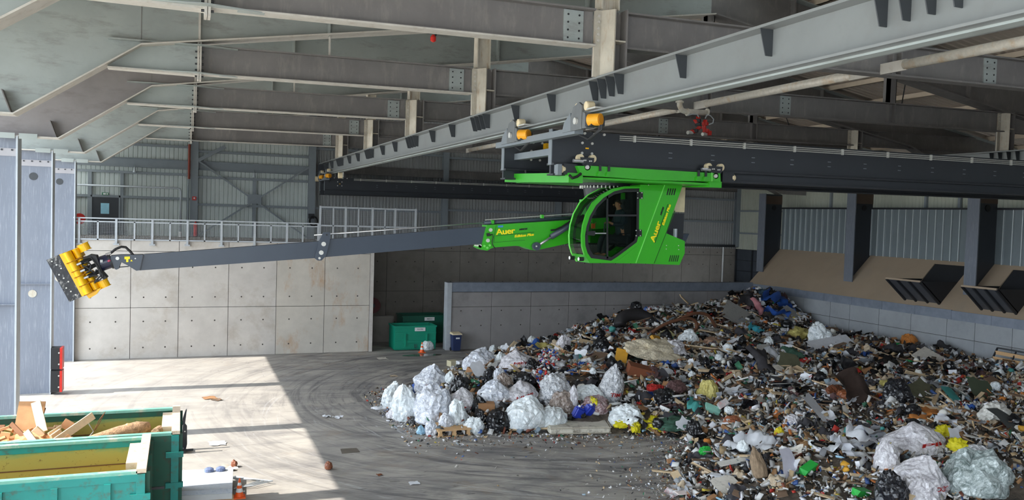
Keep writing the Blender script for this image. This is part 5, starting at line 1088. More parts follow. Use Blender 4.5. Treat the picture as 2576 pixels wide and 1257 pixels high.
p = MB(); p.lathe([(.08, 47.8), (.46, 47.8), (.46, 47.86), (.38, 47.87), (.38, 47.98), (.46, 48), (.46, 48.06), (.1, 48.06)], (10.35, 0, 2.2), 28, 'y'); obj('reel_drum', p, mat('dark_red_reel', s(92, 34, 38), .5), t)
p = MB(); p.lathe([(.1, 47.7), (.12, 47.72), (.12, 47.8)], (10.35, 0, 2.2), 14, 'y'); obj('reel_hub', p, dark_m, t); p = MB(); p.box(10.3, 10.4, 48.06, 48.4, 1.52, 2.3); obj('reel_bracket', p, dark_m, t)
p = MB(); p.box(9.8, 11.7, 48.2, 48.6, 0, 1.52); obj('floor_low_wall', p, conc_d, None, kind='structure')
# buffer plates on the column
for i, z in enumerate((.12, 1.03)):
    t = thing('column_guard', ['lower', 'upper'][i] + ' black and red bumper guard on the column foot', 'bumper', (-4.55, 37.2, z), 'column bumper guards')
    p = MB(); p.box(-4.74, -4.42, 37.0, 37.5, z, z + .84); obj('rubber_block', p, black_m, t)
    p = MB(); p.box(-4.42, -4.33, 36.96, 37.54, z, z + .84); fr = obj('red_face', p, red_m, t)
    for k in range(2): p = MB(); p.cyl((-4.45, 36.94, z + .2 + .45 * k), (-4.45, 36.97, z + .2 + .45 * k), .03, 8); obj('guard_bolt', p, pin_m, t)
# ------------------------------------------------------------------ the waste heap
BND = [(18.5, 44.4), (15.5, 42.5), (13, 39.5), (9.9, 35.6), (7.7, 33), (7.7, 29.5), (8.3, 27.3), (12, 26.5), (16, 25.2), (16.6, 23.8), (14.2, 22.3), (13.0, 19.7), (12.2, 17.0), (11.6, 13.0)]
POLY = BND + [(34.5, 13.0), (34.5, 44.5)]
BA = np.array(BND[:-1], float); BB = np.array(BND[1:], float)
def inside(x, y):
    c = False; n = len(POLY)
    for i in range(n):
        (x1, y1), (x2, y2) = POLY[i], POLY[(i + 1) % n]
        if (y1 > y) != (y2 > y) and x < (x2 - x1) * (y - y1) / (y2 - y1) + x1: c = not c
    return c
def bdist(x, y):
    P = np.array((x, y)); d = BB - BA; t = np.clip(((P - BA) * d).sum(1) / (d * d).sum(1), 0, 1); return float(np.sqrt(((BA + d * t[:, None] - P) ** 2).sum(1)).min())
def heap(x, y, rough=True):
    if not inside(x, y): return 0.0
    d = bdist(x, y); h = 1.75 * (1 - math.exp(-d / 4.6))
    k = min(1, max(0, (x - 18.5) / 6)); h += 1.05 * k * k * (3 - 2 * k) * math.exp(-((y - 41.5) / 2.4) ** 2)
    h += .85 * math.exp(-((x - 32.5) / 1.9) ** 2 - ((y - 41.3) / 1.7) ** 2)
    if rough: h += min(1, d / 2) * (.28 * noise.noise(Vector((x * .55, y * .55, 2))) + .16 * noise.noise(Vector((x * 1.5, y * 1.5, 5))))
    return max(0, h)
def onmat(x, y): return 11.9 < x < 14.8 and 25.2 < y < 27.25
def hit(px, py):
    r = ray(px, py); o = Vector((0, 0, CAM_H)); t0 = 10 / r.y; st = .08 / r.y
    for i in range(460):
        p = o + r * (t0 + st * i)
        if p.z <= heap(p.x, p.y): return p
    return atz(px, py, 0)
# base mound
gx = np.arange(7.6, 34.61, .3); gy = np.arange(13, 44.61, .3); vs = []; fs = []; idx = {}
for i, x in enumerate(gx):
    for j, y in enumerate(gy):
        if inside(x, y): idx[i, j] = len(vs); vs.append((x, y, heap(x, y) - .06 + .1 * noise.noise(Vector((x * 3, y * 3, 9)))))
for (i, j), a in idx.items():
    if (i + 1, j) in idx and (i, j + 1) in idx and (i + 1, j + 1) in idx: fs.append((a, idx[i + 1, j], idx[i + 1, j + 1], idx[i, j + 1]))
me = bpy.data.meshes.new('waste_mound'); me.from_pydata(vs, [], fs)
me.materials.append(mat('mixed_waste_fines', s(92, 82, 72), .9, 0, .55, 5, bump=.8, stain=s(34, 32, 32), stain_amt=.9, stain_scale=1.5, detail=10)); o = bpy.data.objects.new('waste_mound', me); C.objects.link(o); o['kind'] = 'stuff'; tag(o, 'compacted fine waste forming the body of the heap', 'waste heap')
# loose fragments, far too many to count
def frag_mat():
    m = bpy.data.materials.new('mixed_fragments'); m.use_nodes = True; t = m.node_tree; a = nd(t, 'ShaderNodeAttribute'); a.attribute_name = 'tint'; t.links.new(a.outputs['Color'], t.nodes['Principled BSDF'].inputs['Base Color']); t.nodes['Principled BSDF'].inputs['Roughness'].default_value = .6; return m
fragm = frag_mat()
PAL = [((216, 215, 214), 28), ((165, 160, 152), 14), ((46, 46, 48), 17), ((90, 78, 66), 16), ((150, 112, 76), 10), ((196, 170, 132), 9), ((60, 90, 150), 3), ((170, 50, 40), 2.2), ((200, 120, 60), 2.5), ((60, 120, 90), 2.2), ((190, 170, 60), 1.5), ((140, 156, 168), 7), ((110, 60, 44), 4), ((228, 228, 234), 12)]
pcol = np.array([s(*c)[:3] for c, _ in PAL]); pw = np.array([q for _, q in PAL], float); pw /= pw.sum()
def fragments(name, pts, size, label, seed, flat=.25, cols=None, weights=None):
    g = np.random.default_rng(seed); n = len(pts); pts = np.array(pts); sz = (size[0] + (size[1] - size[0]) * g.random((n, 1)) ** 2) * np.clip(.5 + .5 * (pts[:, 1:2] - 14) / 15, .5, 1)
    dim = np.concatenate([sz * (.5 + 1.2 * g.random((n, 1))), sz * (.3 + .6 * g.random((n, 1))), sz * flat * (.3 + g.random((n, 1)))], 1)
    q = g.normal(size=(n, 4)); q[:, 1:3] *= .55; q /= np.linalg.norm(q, axis=1, keepdims=True); w_, x, y, z = q.T
    R = np.stack([1 - 2 * (y * y + z * z), 2 * (x * y - z * w_), 2 * (x * z + y * w_), 2 * (x * y + z * w_), 1 - 2 * (x * x + z * z), 2 * (y * z - x * w_), 2 * (x * z - y * w_), 2 * (y * z + x * w_), 1 - 2 * (x * x + y * y)], 1).reshape(n, 3, 3)
    cor = np.array([[-1, -1, -1], [1, -1, -1], [1, 1, -1], [-1, 1, -1], [-1, -1, 1], [1, -1, 1], [1, 1, 1], [-1, 1, 1]], float) * .5
    V = np.einsum('nij,nkj->nki', R, cor[None] * dim[:, None, :] * (.8 + .4 * g.random((n, 8, 1)))) + pts[:, None, :]
    Fq = np.array([[3, 2, 1, 0], [4, 5, 6, 7], [0, 1, 5, 4], [1, 2, 6, 5], [2, 3, 7, 6], [3, 0, 4, 7]])
    Fa = (Fq[None] + 8 * np.arange(n)[:, None, None]).reshape(-1)
    me = bpy.data.meshes.new(name); me.vertices.add(8 * n); me.vertices.foreach_set('co', V.reshape(-1)); nf = 6 * n
    me.loops.add(4 * nf); me.loops.foreach_set('vertex_index', Fa); me.polygons.add(nf); me.polygons.foreach_set('loop_start', np.arange(0, 4 * nf, 4)); me.update(calc_edges=True)
    cc = pcol if cols is None else np.array([s(*c)[:3] for c in cols]); ww = pw if cols is None else (weights or None)
    ci = cc[g.choice(len(cc), n, p=ww)] * (.75 + .4 * g.random((n, 1))); col = np.ones((n, 8, 4)); col[:, :, :3] = np.clip(ci, 0, 1)[:, None, :]
    at_ = me.color_attributes.new('tint', 'FLOAT_COLOR', 'POINT'); at_.data.foreach_set('color', col.reshape(-1))
    me.materials.append(fragm); o = bpy.data.objects.new(name, me); C.objects.link(o); o['kind'] = 'stuff'; tag(o, label, 'waste'); return o
pts = []
while len(pts) < 32000:
    x, y = random.uniform(7.5, 34.3), (random.uniform(14, 44.3) if len(pts) < 23000 else random.uniform(14, 26))
    if inside(x, y) and not onmat(x, y): pts.append((x, y, heap(x, y) + random.uniform(-.05, .14)))
fragments('waste_fragments', pts, (.05, .36), 'countless small scraps of plastic, wood and card over the heap', 3)
pts = []
while len(pts) < 2600:
    x, y = random.uniform(7, 19), random.uniform(17, 36)
    if not inside(x, y):
        d = bdist(x, y)
        if random.random() < math.exp(-d / .7): pts.append((x, y, .02))
fragments('floor_litter', pts, (.02, .12), 'fine litter spilling onto the floor along the heap edge', 4, .15)

# ---- prototype meshes
def finish(bm, name, smooth=True):
    me = bpy.data.meshes.new(name); bm.to_mesh(me); bm.free(); me.materials.append(None)
    if smooth: me.polygons.foreach_set('use_smooth', [True] * len(me.polygons))
    return me
def bag_mesh(seed, neck=True, sub=4, wr=.1, flat=.55, facet=True):
    bm = bmesh.new(); bmesh.ops.create_icosphere(bm, subdivisions=sub, radius=1); S_ = Vector((seed * 7.3, seed * 3.1, seed)); g = random.Random(seed)
    for v in bm.verts:
        c = v.co.copy(); n1 = noise.noise(c * 1.2 + S_); n2 = noise.noise(c * 2.6 + S_); th = math.atan2(c.y, c.x)
        if wr >= .3: k = 1 + .3 * noise.noise(c * 2.5 + S_) + wr * .6 * noise.noise(c * 5 + S_) - wr * .5 * abs(noise.noise(c * 9 + S_))
        else:
            fold = abs(noise.noise(Vector((math.cos(th) * 4, math.sin(th) * 4, c.z * 1.1)) + S_)); cr = noise.voronoi(c * 3.2 + S_)[0]; cr2 = noise.voronoi(c * 6.5 + S_)[0]
            k = 1 + .22 * n1 + wr * n2 - wr * 1.6 * fold * (.4 + max(0, c.z)) + wr * .9 * (cr[1] - cr[0]) + wr * .45 * (cr2[1] - cr2[0]) + g.uniform(-.012, .012)
        if neck and c.z > .8: f = (c.z - .8) / .2; c.z *= 1 + .16 * f; sx = 1 - .35 * f; c.x = c.x * sx + .12 * f * math.sin(seed * 2.1); c.y = c.y * sx + .12 * f * math.cos(seed * 2.1)
        v.co = c * k
        if v.co.z < -flat: v.co.z = -flat + (v.co.z + flat) * .12
    for v in bm.verts: v.co.z += flat
    return finish(bm, 'bag_mesh', not facet or wr >= .3)
BAGS = [bag_mesh(i) for i in range(5)] + [bag_mesh(10 + i, False, 4, .15, .5) for i in range(4)]
BAGS_S = [bag_mesh(20 + i, i % 2 == 0, 3, .12) for i in range(4)]
def sheet_mesh(seed, n=7, amp=.35, fold=0):
    bm = bmesh.new(); bmesh.ops.create_grid(bm, x_segments=n, y_segments=n, size=.5); g = random.Random(seed)
    for v in bm.verts:
        x, y = v.co.x, v.co.y; e = 1 + .35 * noise.noise(Vector((x * 3 + seed, y * 3, seed * 2.0)))
        v.co = Vector((x * e, y * e * g.uniform(.92, 1.08), amp * (.6 * noise.noise(Vector((x * 2.6 + seed, y * 2.6, 1))) + .35 * abs(noise.noise(Vector((x * 6, y * 6 + seed, 4)))) + (fold * x * x))))
    return finish(bm, 'sheet_mesh', True)
SHEETS = [sheet_mesh(i, 7, .35 + .1 * (i % 3)) for i in range(8)]
RAGS = [sheet_mesh(30 + i, 10, .8, -.8) for i in range(6)]
PAPERS = [sheet_mesh(50 + i, 4, .12) for i in range(5)]
def box_mesh(dx, dy, dz, jit=.06, seed=0):
    g = random.Random(seed); bm = bmesh.new(); bmesh.ops.create_cube(bm, size=1)
    for v in bm.verts: v.co = Vector((v.co.x * dx * (1 + g.uniform(-jit, jit)), v.co.y * dy * (1 + g.uniform(-jit, jit)), v.co.z * dz))
    return finish(bm, 'box_mesh', False)
PLANKS = [box_mesh(1, .1 + .03 * i, .03, .06, 40 + i) for i in range(4)]
STICKS = [box_mesh(1, .05 + .02 * i, .035, .04, i) for i in range(4)]
BOARDS = [box_mesh(1, .5 + .12 * i, .04, .15, 10 + i) for i in range(4)]
BLOCKS = [box_mesh(1, .7, .35 + .1 * i, .15, 20 + i) for i in range(3)]
def lathe_mesh(prof, n=10): b = MB(); b.lathe(prof, (0, 0, 0), n, 'x'); me = b.mesh('lathe_mesh'); me.materials.append(None); me.polygons.foreach_set('use_smooth', [True] * len(me.polygons)); return me
BOTTLE = lathe_mesh([(.03, -.5), (.13, -.48), (.15, -.3), (.14, 0), (.15, .15), (.1, .3), (.05, .38), (.05, .5)]); TUBE = lathe_mesh([(.035, -.5), (.035, .5)], 8)
TANGLE = [bag_mesh(60 + i, False, 4, .6, .4) for i in range(3)]
FOAM = [bag_mesh(70 + i, False, 2, .5, .4) for i in range(4)]
def place(name, me, m, loc, rot, sc, label, cat, group=None):
    o = bpy.data.objects.new(name, me); C.objects.link(o); o.material_slots[0].link = 'OBJECT'; o.material_slots[0].material = m
    o.location = loc; o.rotation_euler = rot; o.scale = sc; o['label'] = label; o['category'] = cat
    if group: o['group'] = group
    return o
q = lambda n, c, **k: mat(n, s(*c), **k)
M_ = dict(
    white=q('white_film', (222, 224, 230), rough=.35, var=.08, scale=5), paper=q('pale_paper', (214, 208, 198), rough=.8, var=.08, scale=6, stain=s(120, 110, 100), stain_amt=.5, stain_scale=7),
    grey=q('grey_film', (160, 164, 170), rough=.3, var=.15, scale=6), black=q('black_film', (26, 27, 31), rough=.22, var=.2, scale=5, spec=.6), card=q('brown_card', (158, 116, 80), rough=.85, var=.12, scale=5),
    wood=q('pale_batten_wood', (204, 180, 146), rough=.8, var=.12, scale=5), dwood=q('weathered_batten_wood', (112, 90, 72), rough=.85, var=.2, scale=5), rag=q('dark_rag', (56, 54, 58), rough=.9, var=.3, scale=5),
    blue=q('blue_sheet', (44, 84, 160), rough=.5, var=.2, scale=5), red=q('red_cloth', (178, 42, 38), rough=.7, var=.15, scale=5), beige=q('beige_cloth', (188, 170, 146), rough=.9, var=.15, scale=5), foam=q('white_foam', (230, 228, 222), rough=.8, var=.06, scale=8, stain=s(150, 140, 128), stain_amt=.4, stain_scale=8),
    pvc=q('pale_tube', (214, 214, 212), rough=.45, var=.06, scale=5), pet=q('blue_clear_bottle', (150, 190, 215), rough=.2, var=.1, scale=8), gbot=q('green_bottle', (40, 150, 84), rough=.25, var=.12, scale=8), board=q('grey_board', (150, 148, 144), rough=.8, var=.12, scale=4, stain=s(90, 86, 82), stain_amt=.5, stain_scale=4),
    brown=q('brown_leatherette', (132, 78, 52), rough=.5, var=.12, scale=5), orange=q('orange_insulation', (196, 124, 58), rough=.9, var=.2, scale=7), yellow=q('yellow_net', (216, 204, 30), rough=.6, var=.15, scale=14), teal=q('teal_sheet', (70, 150, 144), rough=.5, var=.12, scale=4), olive=q('olive_sheet', (92, 92, 72), rough=.7, var=.15, scale=4), green=q('green_plastic', (46, 176, 72), rough=.4, var=.1, scale=6), pink=q('pink_cloth', (190, 128, 134), rough=.9, var=.12, scale=6), mustard=q('mustard_plastic', (206, 152, 46), rough=.5, var=.1, scale=5), dgreen=q('dark_green_net', (58, 92, 76), rough=.8, var=.35, scale=12), lime=q('pale_yellow_net', (196, 184, 110), rough=.6, var=.2, scale=14), slate=q('slate_panel', (74, 78, 78), rough=.7, var=.15, scale=3), dpur=q('purple_brown_cloth', (96, 70, 70), rough=.85, var=.2, scale=6))
def bagm(name, lo, hi, sc=9, rough=.22):
    m = bpy.data.materials.new(name); m.use_nodes = True; t = m.node_tree; b = t.nodes['Principled BSDF']; b.inputs['Roughness'].default_value = rough; b.inputs['Specular IOR Level'].default_value = .6
    g = nd(t, 'ShaderNodeNewGeometry'); n = nd(t, 'ShaderNodeTexNoise', Scale=sc, Detail=4, Roughness=.8, Distortion=1.5); t.links.new(g.outputs['Position'], n.inputs['Vector'])
    r = nd(t, 'ShaderNodeValToRGB'); e = r.color_ramp.elements; e[0].position = .38; e[1].position = .62; e[0].color = s(*lo); e[1].color = s(*hi); t.links.new(n.outputs['Fac'], r.inputs[0]); t.links.new(r.outputs[0], b.inputs['Base Color'])
    bp = nd(t, 'ShaderNodeBump'); bp.inputs['Strength'].default_value = .7; bp.inputs['Distance'].default_value = .07; vo = nd(t, 'ShaderNodeTexVoronoi', Scale=max(5, sc * .8)); vo.feature = 'DISTANCE_TO_EDGE'; t.links.new(g.outputs['Position'], vo.inputs['Vector']); t.links.new(vo.outputs['Distance'], bp.inputs['Height']); t.links.new(bp.outputs[0], b.inputs['Normal']); return m
M_['clear'] = bagm('clear_bag_foil_scraps', (168, 173, 186), (236, 238, 244), 6); M_['foil'] = bagm('clear_bag_silver', (136, 140, 148), (226, 226, 228), 9); M_['hazy'] = bagm('hazy_bag', (176, 172, 178), (226, 224, 228), 5); M_['milky'] = bagm('milky_white_bag', (206, 214, 218), (238, 242, 244), 4); M_['brownbag'] = bagm('clear_bag_brown_content', (116, 98, 88), (176, 164, 156), 6); M_['pinkbag'] = bagm('clear_bag_reddish_content', (130, 84, 84), (206, 190, 192), 7); M_['gclear'] = bagm('clear_sea_green_bag', (110, 124, 122), (190, 200, 200), 5); M_['caps'] = bagm('dark_glossy', (20, 20, 24), (44, 46, 52), 5)

# ---- large recognisable pieces: (x, y) in the photo picks the spot on the heap, size in photo pixels
def dep(p): return p.dot(fwd) if False else (p - Vector((0, 0, CAM_H))).dot(fwd)
red_pr = q('red_print', (200, 44, 40), rough=.5)
def bagat(px, py, wd, ht, m, label, v=0, red=None, sink=.1, rz=None, name='waste_bag', cat='bag', depth=.9):
    p = hit(px, py + ht * .42); k = dep(p) / F_PX; me = (BAGS)[v % len(BAGS)]
    zs_ = max(v_.co.z for v_ in me.vertices); rx = wd * k / 2 / 1.0; rh = ht * k / zs_
    r = rx * depth; g = heap(p.x, p.y + r * .5)
    o = place(name, me, M_[m], (p.x, p.y + r * .5, max(0, min(p.z, g) - sink * ht * k)), (random.uniform(-.2, .2), random.uniform(-.2, .2), rz if rz is not None else random.uniform(0, 6)), (rx, r, rh * (1 + sink)), label, cat)
    if red:
        tm = text_mesh(red, .3, .1, .001, .006); tm.materials.clear(); tm.materials.append(red_pr); xs_ = [a.co.x for a in tm.vertices]; wsp = max(xs_) - min(xs_)
        inv = Matrix.Rotation(-o.rotation_euler.z, 3, 'Z')
        for a in tm.vertices:
            ang = -PI / 2 + (a.co.x / wsp - .5) * 1.1; h = .55 + (a.co.y) * .8; d0 = inv @ Vector((math.cos(ang), math.sin(ang), 0)); d = Vector((d0.x, d0.y, 0))
            best = None
            a.co = Vector((d.x * 1.0, d.y * 1.0, h))
        # wrap: push every letter vertex to just outside the bag surface
        from mathutils.bvhtree import BVHTree
        bv = BVHTree.FromPolygons([x_.co for x_ in me.vertices], [tuple(f_.vertices) for f_ in me.polygons])
        for a in tm.vertices:
            d = Vector((a.co.x, a.co.y, 0)).normalized(); h_ = bv.ray_cast(Vector((d.x * 3, d.y * 3, a.co.z)), -d)
            if h_[0]: a.co = h_[0] + d * .03
        c = bpy.data.objects.new('red_print', tm); C.objects.link(c); c.parent = o
    return o
B = bagat
B(1210, 905, 90, 62, 'clear', 'clear bag of white scraps with red print at the back left of the heap', 0, 'NIETU')
B(1305, 905, 88, 52, 'hazy', 'hazy grey bag with red print right of the back left clear bag', 1, 'NIETU')
B(1262, 908, 34, 40, 'milky', 'upper small white bag wedged between the two printed bags', 5)
B(1262, 950, 36, 46, 'clear', 'small bluish white bag stacked under another between printed bags', 6)
B(1087, 958, 96, 72, 'clear', 'large printed clear bag resting on the left front bags', 2, 'TREVIE')
B(990, 998, 62, 60, 'milky', 'pale milky bag at the far left tip of the heap', 3)
B(1022, 1018, 70, 88, 'milky', 'tall white bag at the left front beside the foil bag', 4)
B(1092, 1020, 104, 92, 'clear', 'big clear bag of foil wrappers at the front left', 7)
B(1160, 1010, 84, 60, 'hazy', 'hazy pinkish bag behind the front white rags', 1, 'TI')
B(1248, 990, 88, 56, 'clear', 'bag of blue and white packaging strung with white cord', 8)
B(1320, 988, 90, 50, 'hazy', 'hazy bag with blue contents and red print in the centre left', 3, 'HUMI')
B(1328, 1042, 116, 80, 'milky', 'largest white bag with a dark bundle inside at front centre', 0)
B(1395, 1052, 80, 50, 'milky', 'crumpled half empty white bag beside the mattress', 5)
B(1412, 985, 92, 80, 'foil', 'round clear bag packed with silver foil scraps', 6)
B(1540, 968, 68, 100, 'foil', 'tall silver bag with red print leaning on the heap middle', 2, 'TIME')
B(1418, 1012, 74, 52, 'brownbag', 'brown filled clear bag behind the front white bags', 7)
B(1488, 992, 78, 38, 'milky', 'flat milky bag below the tall silver bag', 8)
B(1502, 1018, 80, 36, 'pinkbag', 'reddish filled clear bag above the yellow nets', 6)
B(1588, 1048, 96, 50, 'milky', 'white bag with blue bottle inside just behind the yellow nets', 7)
B(1440, 1000, 30, 60, 'hazy', 'narrow bluish bag right of the round silver bag', 3)
B(1275, 965, 46, 46, 'brownbag', 'small clear bag of brown paper in the left group', 8)
B(1125, 1060, 40, 40, 'clear', 'small clear bag of tissues at the front left edge', 8); B(1155, 1040, 50, 62, 'milky', 'white crumpled sack standing behind the pallet', 5); B(1195, 1070, 52, 36, 'milky', 'white torn sack right of the pallet', 6); B(1085, 1080, 34, 34, 'clear', 'tiny clear bag at the front tip left of the pallet', 7); B(990, 1045, 34, 24, 'hazy', 'small printed packet at the far left front', 6)
B(1240, 948, 52, 44, 'black', 'black bag below the back left clear bag', 5); B(1152, 972, 50, 48, 'black', 'black bag right of the large printed clear bag', 6); B(1325, 962, 66, 46, 'black', 'wide black bag in the centre of the left group', 7); B(1346, 922, 40, 38, 'black', 'black bag right of the hazy back bag', 8); B(1255, 1060, 74, 48, 'black', 'shiny black bag at the front beside the cardboard box', 5); B(1207, 1018, 46, 40, 'black', 'pointed black bag above the small cardboard box', 0); B(1388, 938, 34, 30, 'black', 'small black bag with violet scrap by the bottle caps', 6); B(1045, 1062, 34, 18, 'black', 'flat black bag at the left front edge', 7); B(1100, 1040, 36, 26, 'black', 'small black bag in front of the big foil bag', 8); B(1212, 1048, 30, 30, 'black', 'small black bag left of the cardboard box', 6)
B(2078, 842, 62, 56, 'milky', 'round white sack lying high on the right of the heap', 5); B(1700, 880, 70, 44, 'hazy', 'pinkish grey bag beside the spotted cushion', 6); B(1738, 850, 54, 40, 'milky', 'white crumpled sheet bundle below the brown hose', 8); B(1520, 870, 56, 36, 'black', 'large black sheet bundle on the left slope', 7); B(1418, 870, 40, 46, 'hazy', 'coiled pale bundle at the left end of the crest', 8); B(1465, 1040, 24, 22, 'black', 'small black bag by the blue canisters', 5)
B(2330, 1115, 150, 80, 'hazy', 'long pale clear bag with red print at the lower right', 3, 'PIL'); B(2335, 1200, 130, 100, 'hazy', 'big hazy bag with pink print near the bottom right', 1, 'DOUX'); B(2490, 1200, 160, 110, 'gclear', 'large sea green clear bag in the bottom right corner', 6); B(2475, 1150, 90, 50, 'foil', 'silver clear bag above the corner bag', 7); B(2245, 1150, 70, 80, 'hazy', 'rosy clear bag with yellow net beside the white cloths', 4); B(2265, 1235, 90, 90, 'caps', 'navy black sack leaning at the bottom right', 6); B(2325, 1235, 90, 70, 'hazy', 'pale round sack under the navy sack', 7)
B(2000, 1060, 50, 30, 'hazy', 'grey clear bag above the pale boards in the lower middle', 7); B(1790, 985, 60, 56, 'hazy', 'yellowish string bag in the middle of the heap', 5).material_slots[0].material = M_['lime']
B(1680, 1000, 60, 40, 'black', 'dark plastic sack left of the yellowish string bag', 6); B(1755, 1082, 44, 46, 'black', 'round black sack beside the white tray', 7); B(2270, 990, 70, 66, 'caps', 'dark slate sack in the right middle of the heap', 8)
# cloths, sheets and boards
def lay(px, py, wd, ht, me, m, label, cat, name, rot=(0, 0, 0), lift=.05, depth=None, th=None):
    p = hit(px, py); k = dep(p) / F_PX; w_ = wd * k; d_ = (depth if depth is not None else ht * 1.6) * k
    if me in BAGS or me in TANGLE: w_ *= .6; d_ *= .6; th = (th or w_) * .8
    return place(name, me, M_[m] if isinstance(m, str) else m, (p.x, p.y, p.z + lift), rot, (w_, d_, th if th else w_ * .6), label, cat)
D = math.radians
L_ = lay
L_(1864, 808, 95, 60, box_mesh(1, 1, .08, .03, 1), 'board', 'large worn white board leaning at the crest left of the blue tarp', 'board', 'panel', (D(38), D(28), D(-30)), .25, 60)
L_(1985, 800, 60, 40, box_mesh(1, 1, .04, .05, 2), 'board', 'grey metal panel edged with red lying right of the crest board', 'panel', 'panel', (D(30), D(-20), D(20)), .15, 50)
L_(1955, 770, 90, 34, RAGS[0], 'blue', 'blue tarpaulin draped over the peak of the heap', 'tarpaulin', 'tarpaulin', (D(20), D(25), .4), .35)
L_(1930, 758, 60, 30, RAGS[1], q('petrol_cloth', (52, 78, 96), rough=.8, var=.3, scale=5), 'petrol blue cloth on the very top of the heap', 'cloth', 'cloth_bundle', (D(10), D(-15), 1.2), .4)
L_(1912, 784, 40, 28, RAGS[2], 'pink', 'dusty pink cloth hanging below the peak', 'cloth', 'cloth_bundle', (D(60), 0, .3), .3)
L_(1948, 795, 70, 30, RAGS[3], 'blue', 'deep blue sack below the pink cloth', 'sack', 'cloth_bundle', (D(25), D(10), 2), .2)
L_(1890, 762, 60, 30, RAGS[4], 'rag', 'dark jacket on the left of the peak', 'cloth', 'cloth_bundle', (D(15), D(-25), .8), .3)
L_(1652, 900, 165, 60, BAGS[5], q('spotted_cushion_fabric', (206, 194, 170), rough=.9, var=.25, scale=22, detail=0), 'beige spotted cushion lying in the left middle of the heap', 'cushion', 'cushion', (D(14), D(8), .2), .05, 80, .62)
L_(1655, 935, 60, 16, BLOCKS[0], 'foam', 'white padded roll end under the spotted cushion', 'padding', 'padding', (0, D(-18), .15), .1, 20, .16)
L_(1597, 908, 50, 26, box_mesh(1, 1, .3, .04, 3), q('dark_green_pad', (46, 56, 52), rough=.6), 'dark slanted panel with pale edge beside the ochre frame', 'panel', 'panel', (D(20), D(-14), .1), .2, 30, .5)
L_(1562, 915, 30, 40, box_mesh(1, 1, .12, .02, 4), 'mustard', 'ochre framed tray standing on edge left of the spotted cushion', 'tray', 'tray', (D(60), D(12), -.4), .3, 42, .6)
L_(1652, 862, 28, 26, box_mesh(1, 1, .4, .1, 5), 'mustard', 'yellow plastic crate piece below the brown hose', 'crate', 'crate', (D(40), D(10), .3), .15, 24, .35)
L_(1672, 855, 50, 22, PAPERS[0], q('cream_sheet', (196, 190, 140), rough=.7), 'pale yellow folded sheet right of the yellow crate', 'sheet', 'sheet', (D(20), D(-20), .4), .2)
L_(1610, 945, 66, 40, box_mesh(1, .8, .6, .06, 6), 'brown', 'reddish brown leather chest lying open in the middle', 'chest', 'chest', (D(12), D(14), -.25), .2, 44, .7)
L_(1527, 935, 46, 22, BAGS[6], 'brown', 'brown rolled carpet end left of the ochre tray', 'carpet', 'carpet_roll', (0, D(-15), .4), 0, 26, .3)
L_(1632, 1000, 34, 20, box_mesh(1, 1, .4, .04, 7), 'blue', 'small blue box below the brown chest', 'box', 'box', (D(10), D(-8), .2), .1, 22, .35)
L_(1655, 1006, 40, 22, box_mesh(1, .6, .2, .1, 8), 'mustard', 'orange wooden piece right of the small blue box', 'timber', 'timber_piece', (D(20), D(-25), .3), .15, 22, .3)
L_(1700, 985, 50, 26, BAGS[8], 'dpur', 'dark brown bundle right of the brown chest', 'bundle', 'cloth_bundle', (0, 0, .3), 0, 34, .35)
L_(1650, 985, 50, 20, BAGS[6], 'red', 'red and beige cushion under the dark bundle', 'cushion', 'cushion', (0, D(10), .2), 0, 30, .25)
L_(1640, 950, 60, 40, TANGLE[0], 'dpur', 'tangle of brown hose coils beside the chest', 'hose', 'hose_tangle', (0, 0, 1), -.05, 50, .45)
L_(1222, 1036, 42, 26, box_mesh(1, .8, .6, .03, 9), 'card', 'small open cardboard box at the front of the heap', 'box', 'cardboard_box', (D(5), 0, -.2), .2, 30, .5)
L_(1205, 952, 60, 34, box_mesh(1, .8, .6, .08, 10), 'card', 'brown cardboard carton with white sheet in the left group', 'box', 'cardboard_box', (D(14), D(6), .3), .2, 40, .7)
L_(1203, 960, 40, 26, PAPERS[1], 'white', 'white sheet on the brown cardboard carton', 'sheet', 'sheet', (D(50), 0, .2), .5)
L_(1495, 968, 90, 22, box_mesh(1, .5, .12, .06, 11), 'card', 'flat brown cardboard cross left of the tall silver bag', 'cardboard', 'cardboard_sheet', (D(25), 0, .1), .15, 26, .5)
L_(1138, 922, 22, 18, box_mesh(1, 1, .8, .03, 12), q('cream_carton', (196, 188, 158), rough=.8), 'cream carton at the back edge of the left bags', 'box', 'cardboard_box', (0, 0, .3), .18, 20, .35); L_(1160, 922, 20, 16, box_mesh(1, 1, .8, .03, 13), 'white', 'white carton beside the cream carton', 'box', 'cardboard_box', (0, 0, .2), .16, 20, .32)
L_(1355, 882, 60, 26, RAGS[5], 'blue', 'bright blue plastic sheet behind the hazy back bag', 'sheet', 'plastic_sheet', (D(20), 0, .5), .25); L_(1376, 880, 36, 34, RAGS[1], 'lime', 'yellowish black cloth right of the bright blue sheet', 'cloth', 'cloth_bundle', (D(10), 0, 1), .2)
L_(1930, 935, 60, 70, RAGS[2], 'rag', 'dark grey jacket draped in the middle right', 'cloth', 'cloth_bundle', (D(40), D(10), .2), .25); L_(1955, 915, 46, 44, RAGS[3], 'white', 'white and blue cloth beside the dark jacket', 'cloth', 'cloth_bundle', (D(40), D(-10), .8), .3); L_(1985, 930, 60, 40, PAPERS[2], 'olive', 'olive carpet piece right of the white and blue cloth', 'carpet', 'carpet_piece', (D(40), D(15), -.5), .3); L_(2002, 900, 36, 36, RAGS[4], 'dgreen', 'green cloth cone on the right slope', 'cloth', 'cloth_bundle', (D(20), 0, .4), .25)
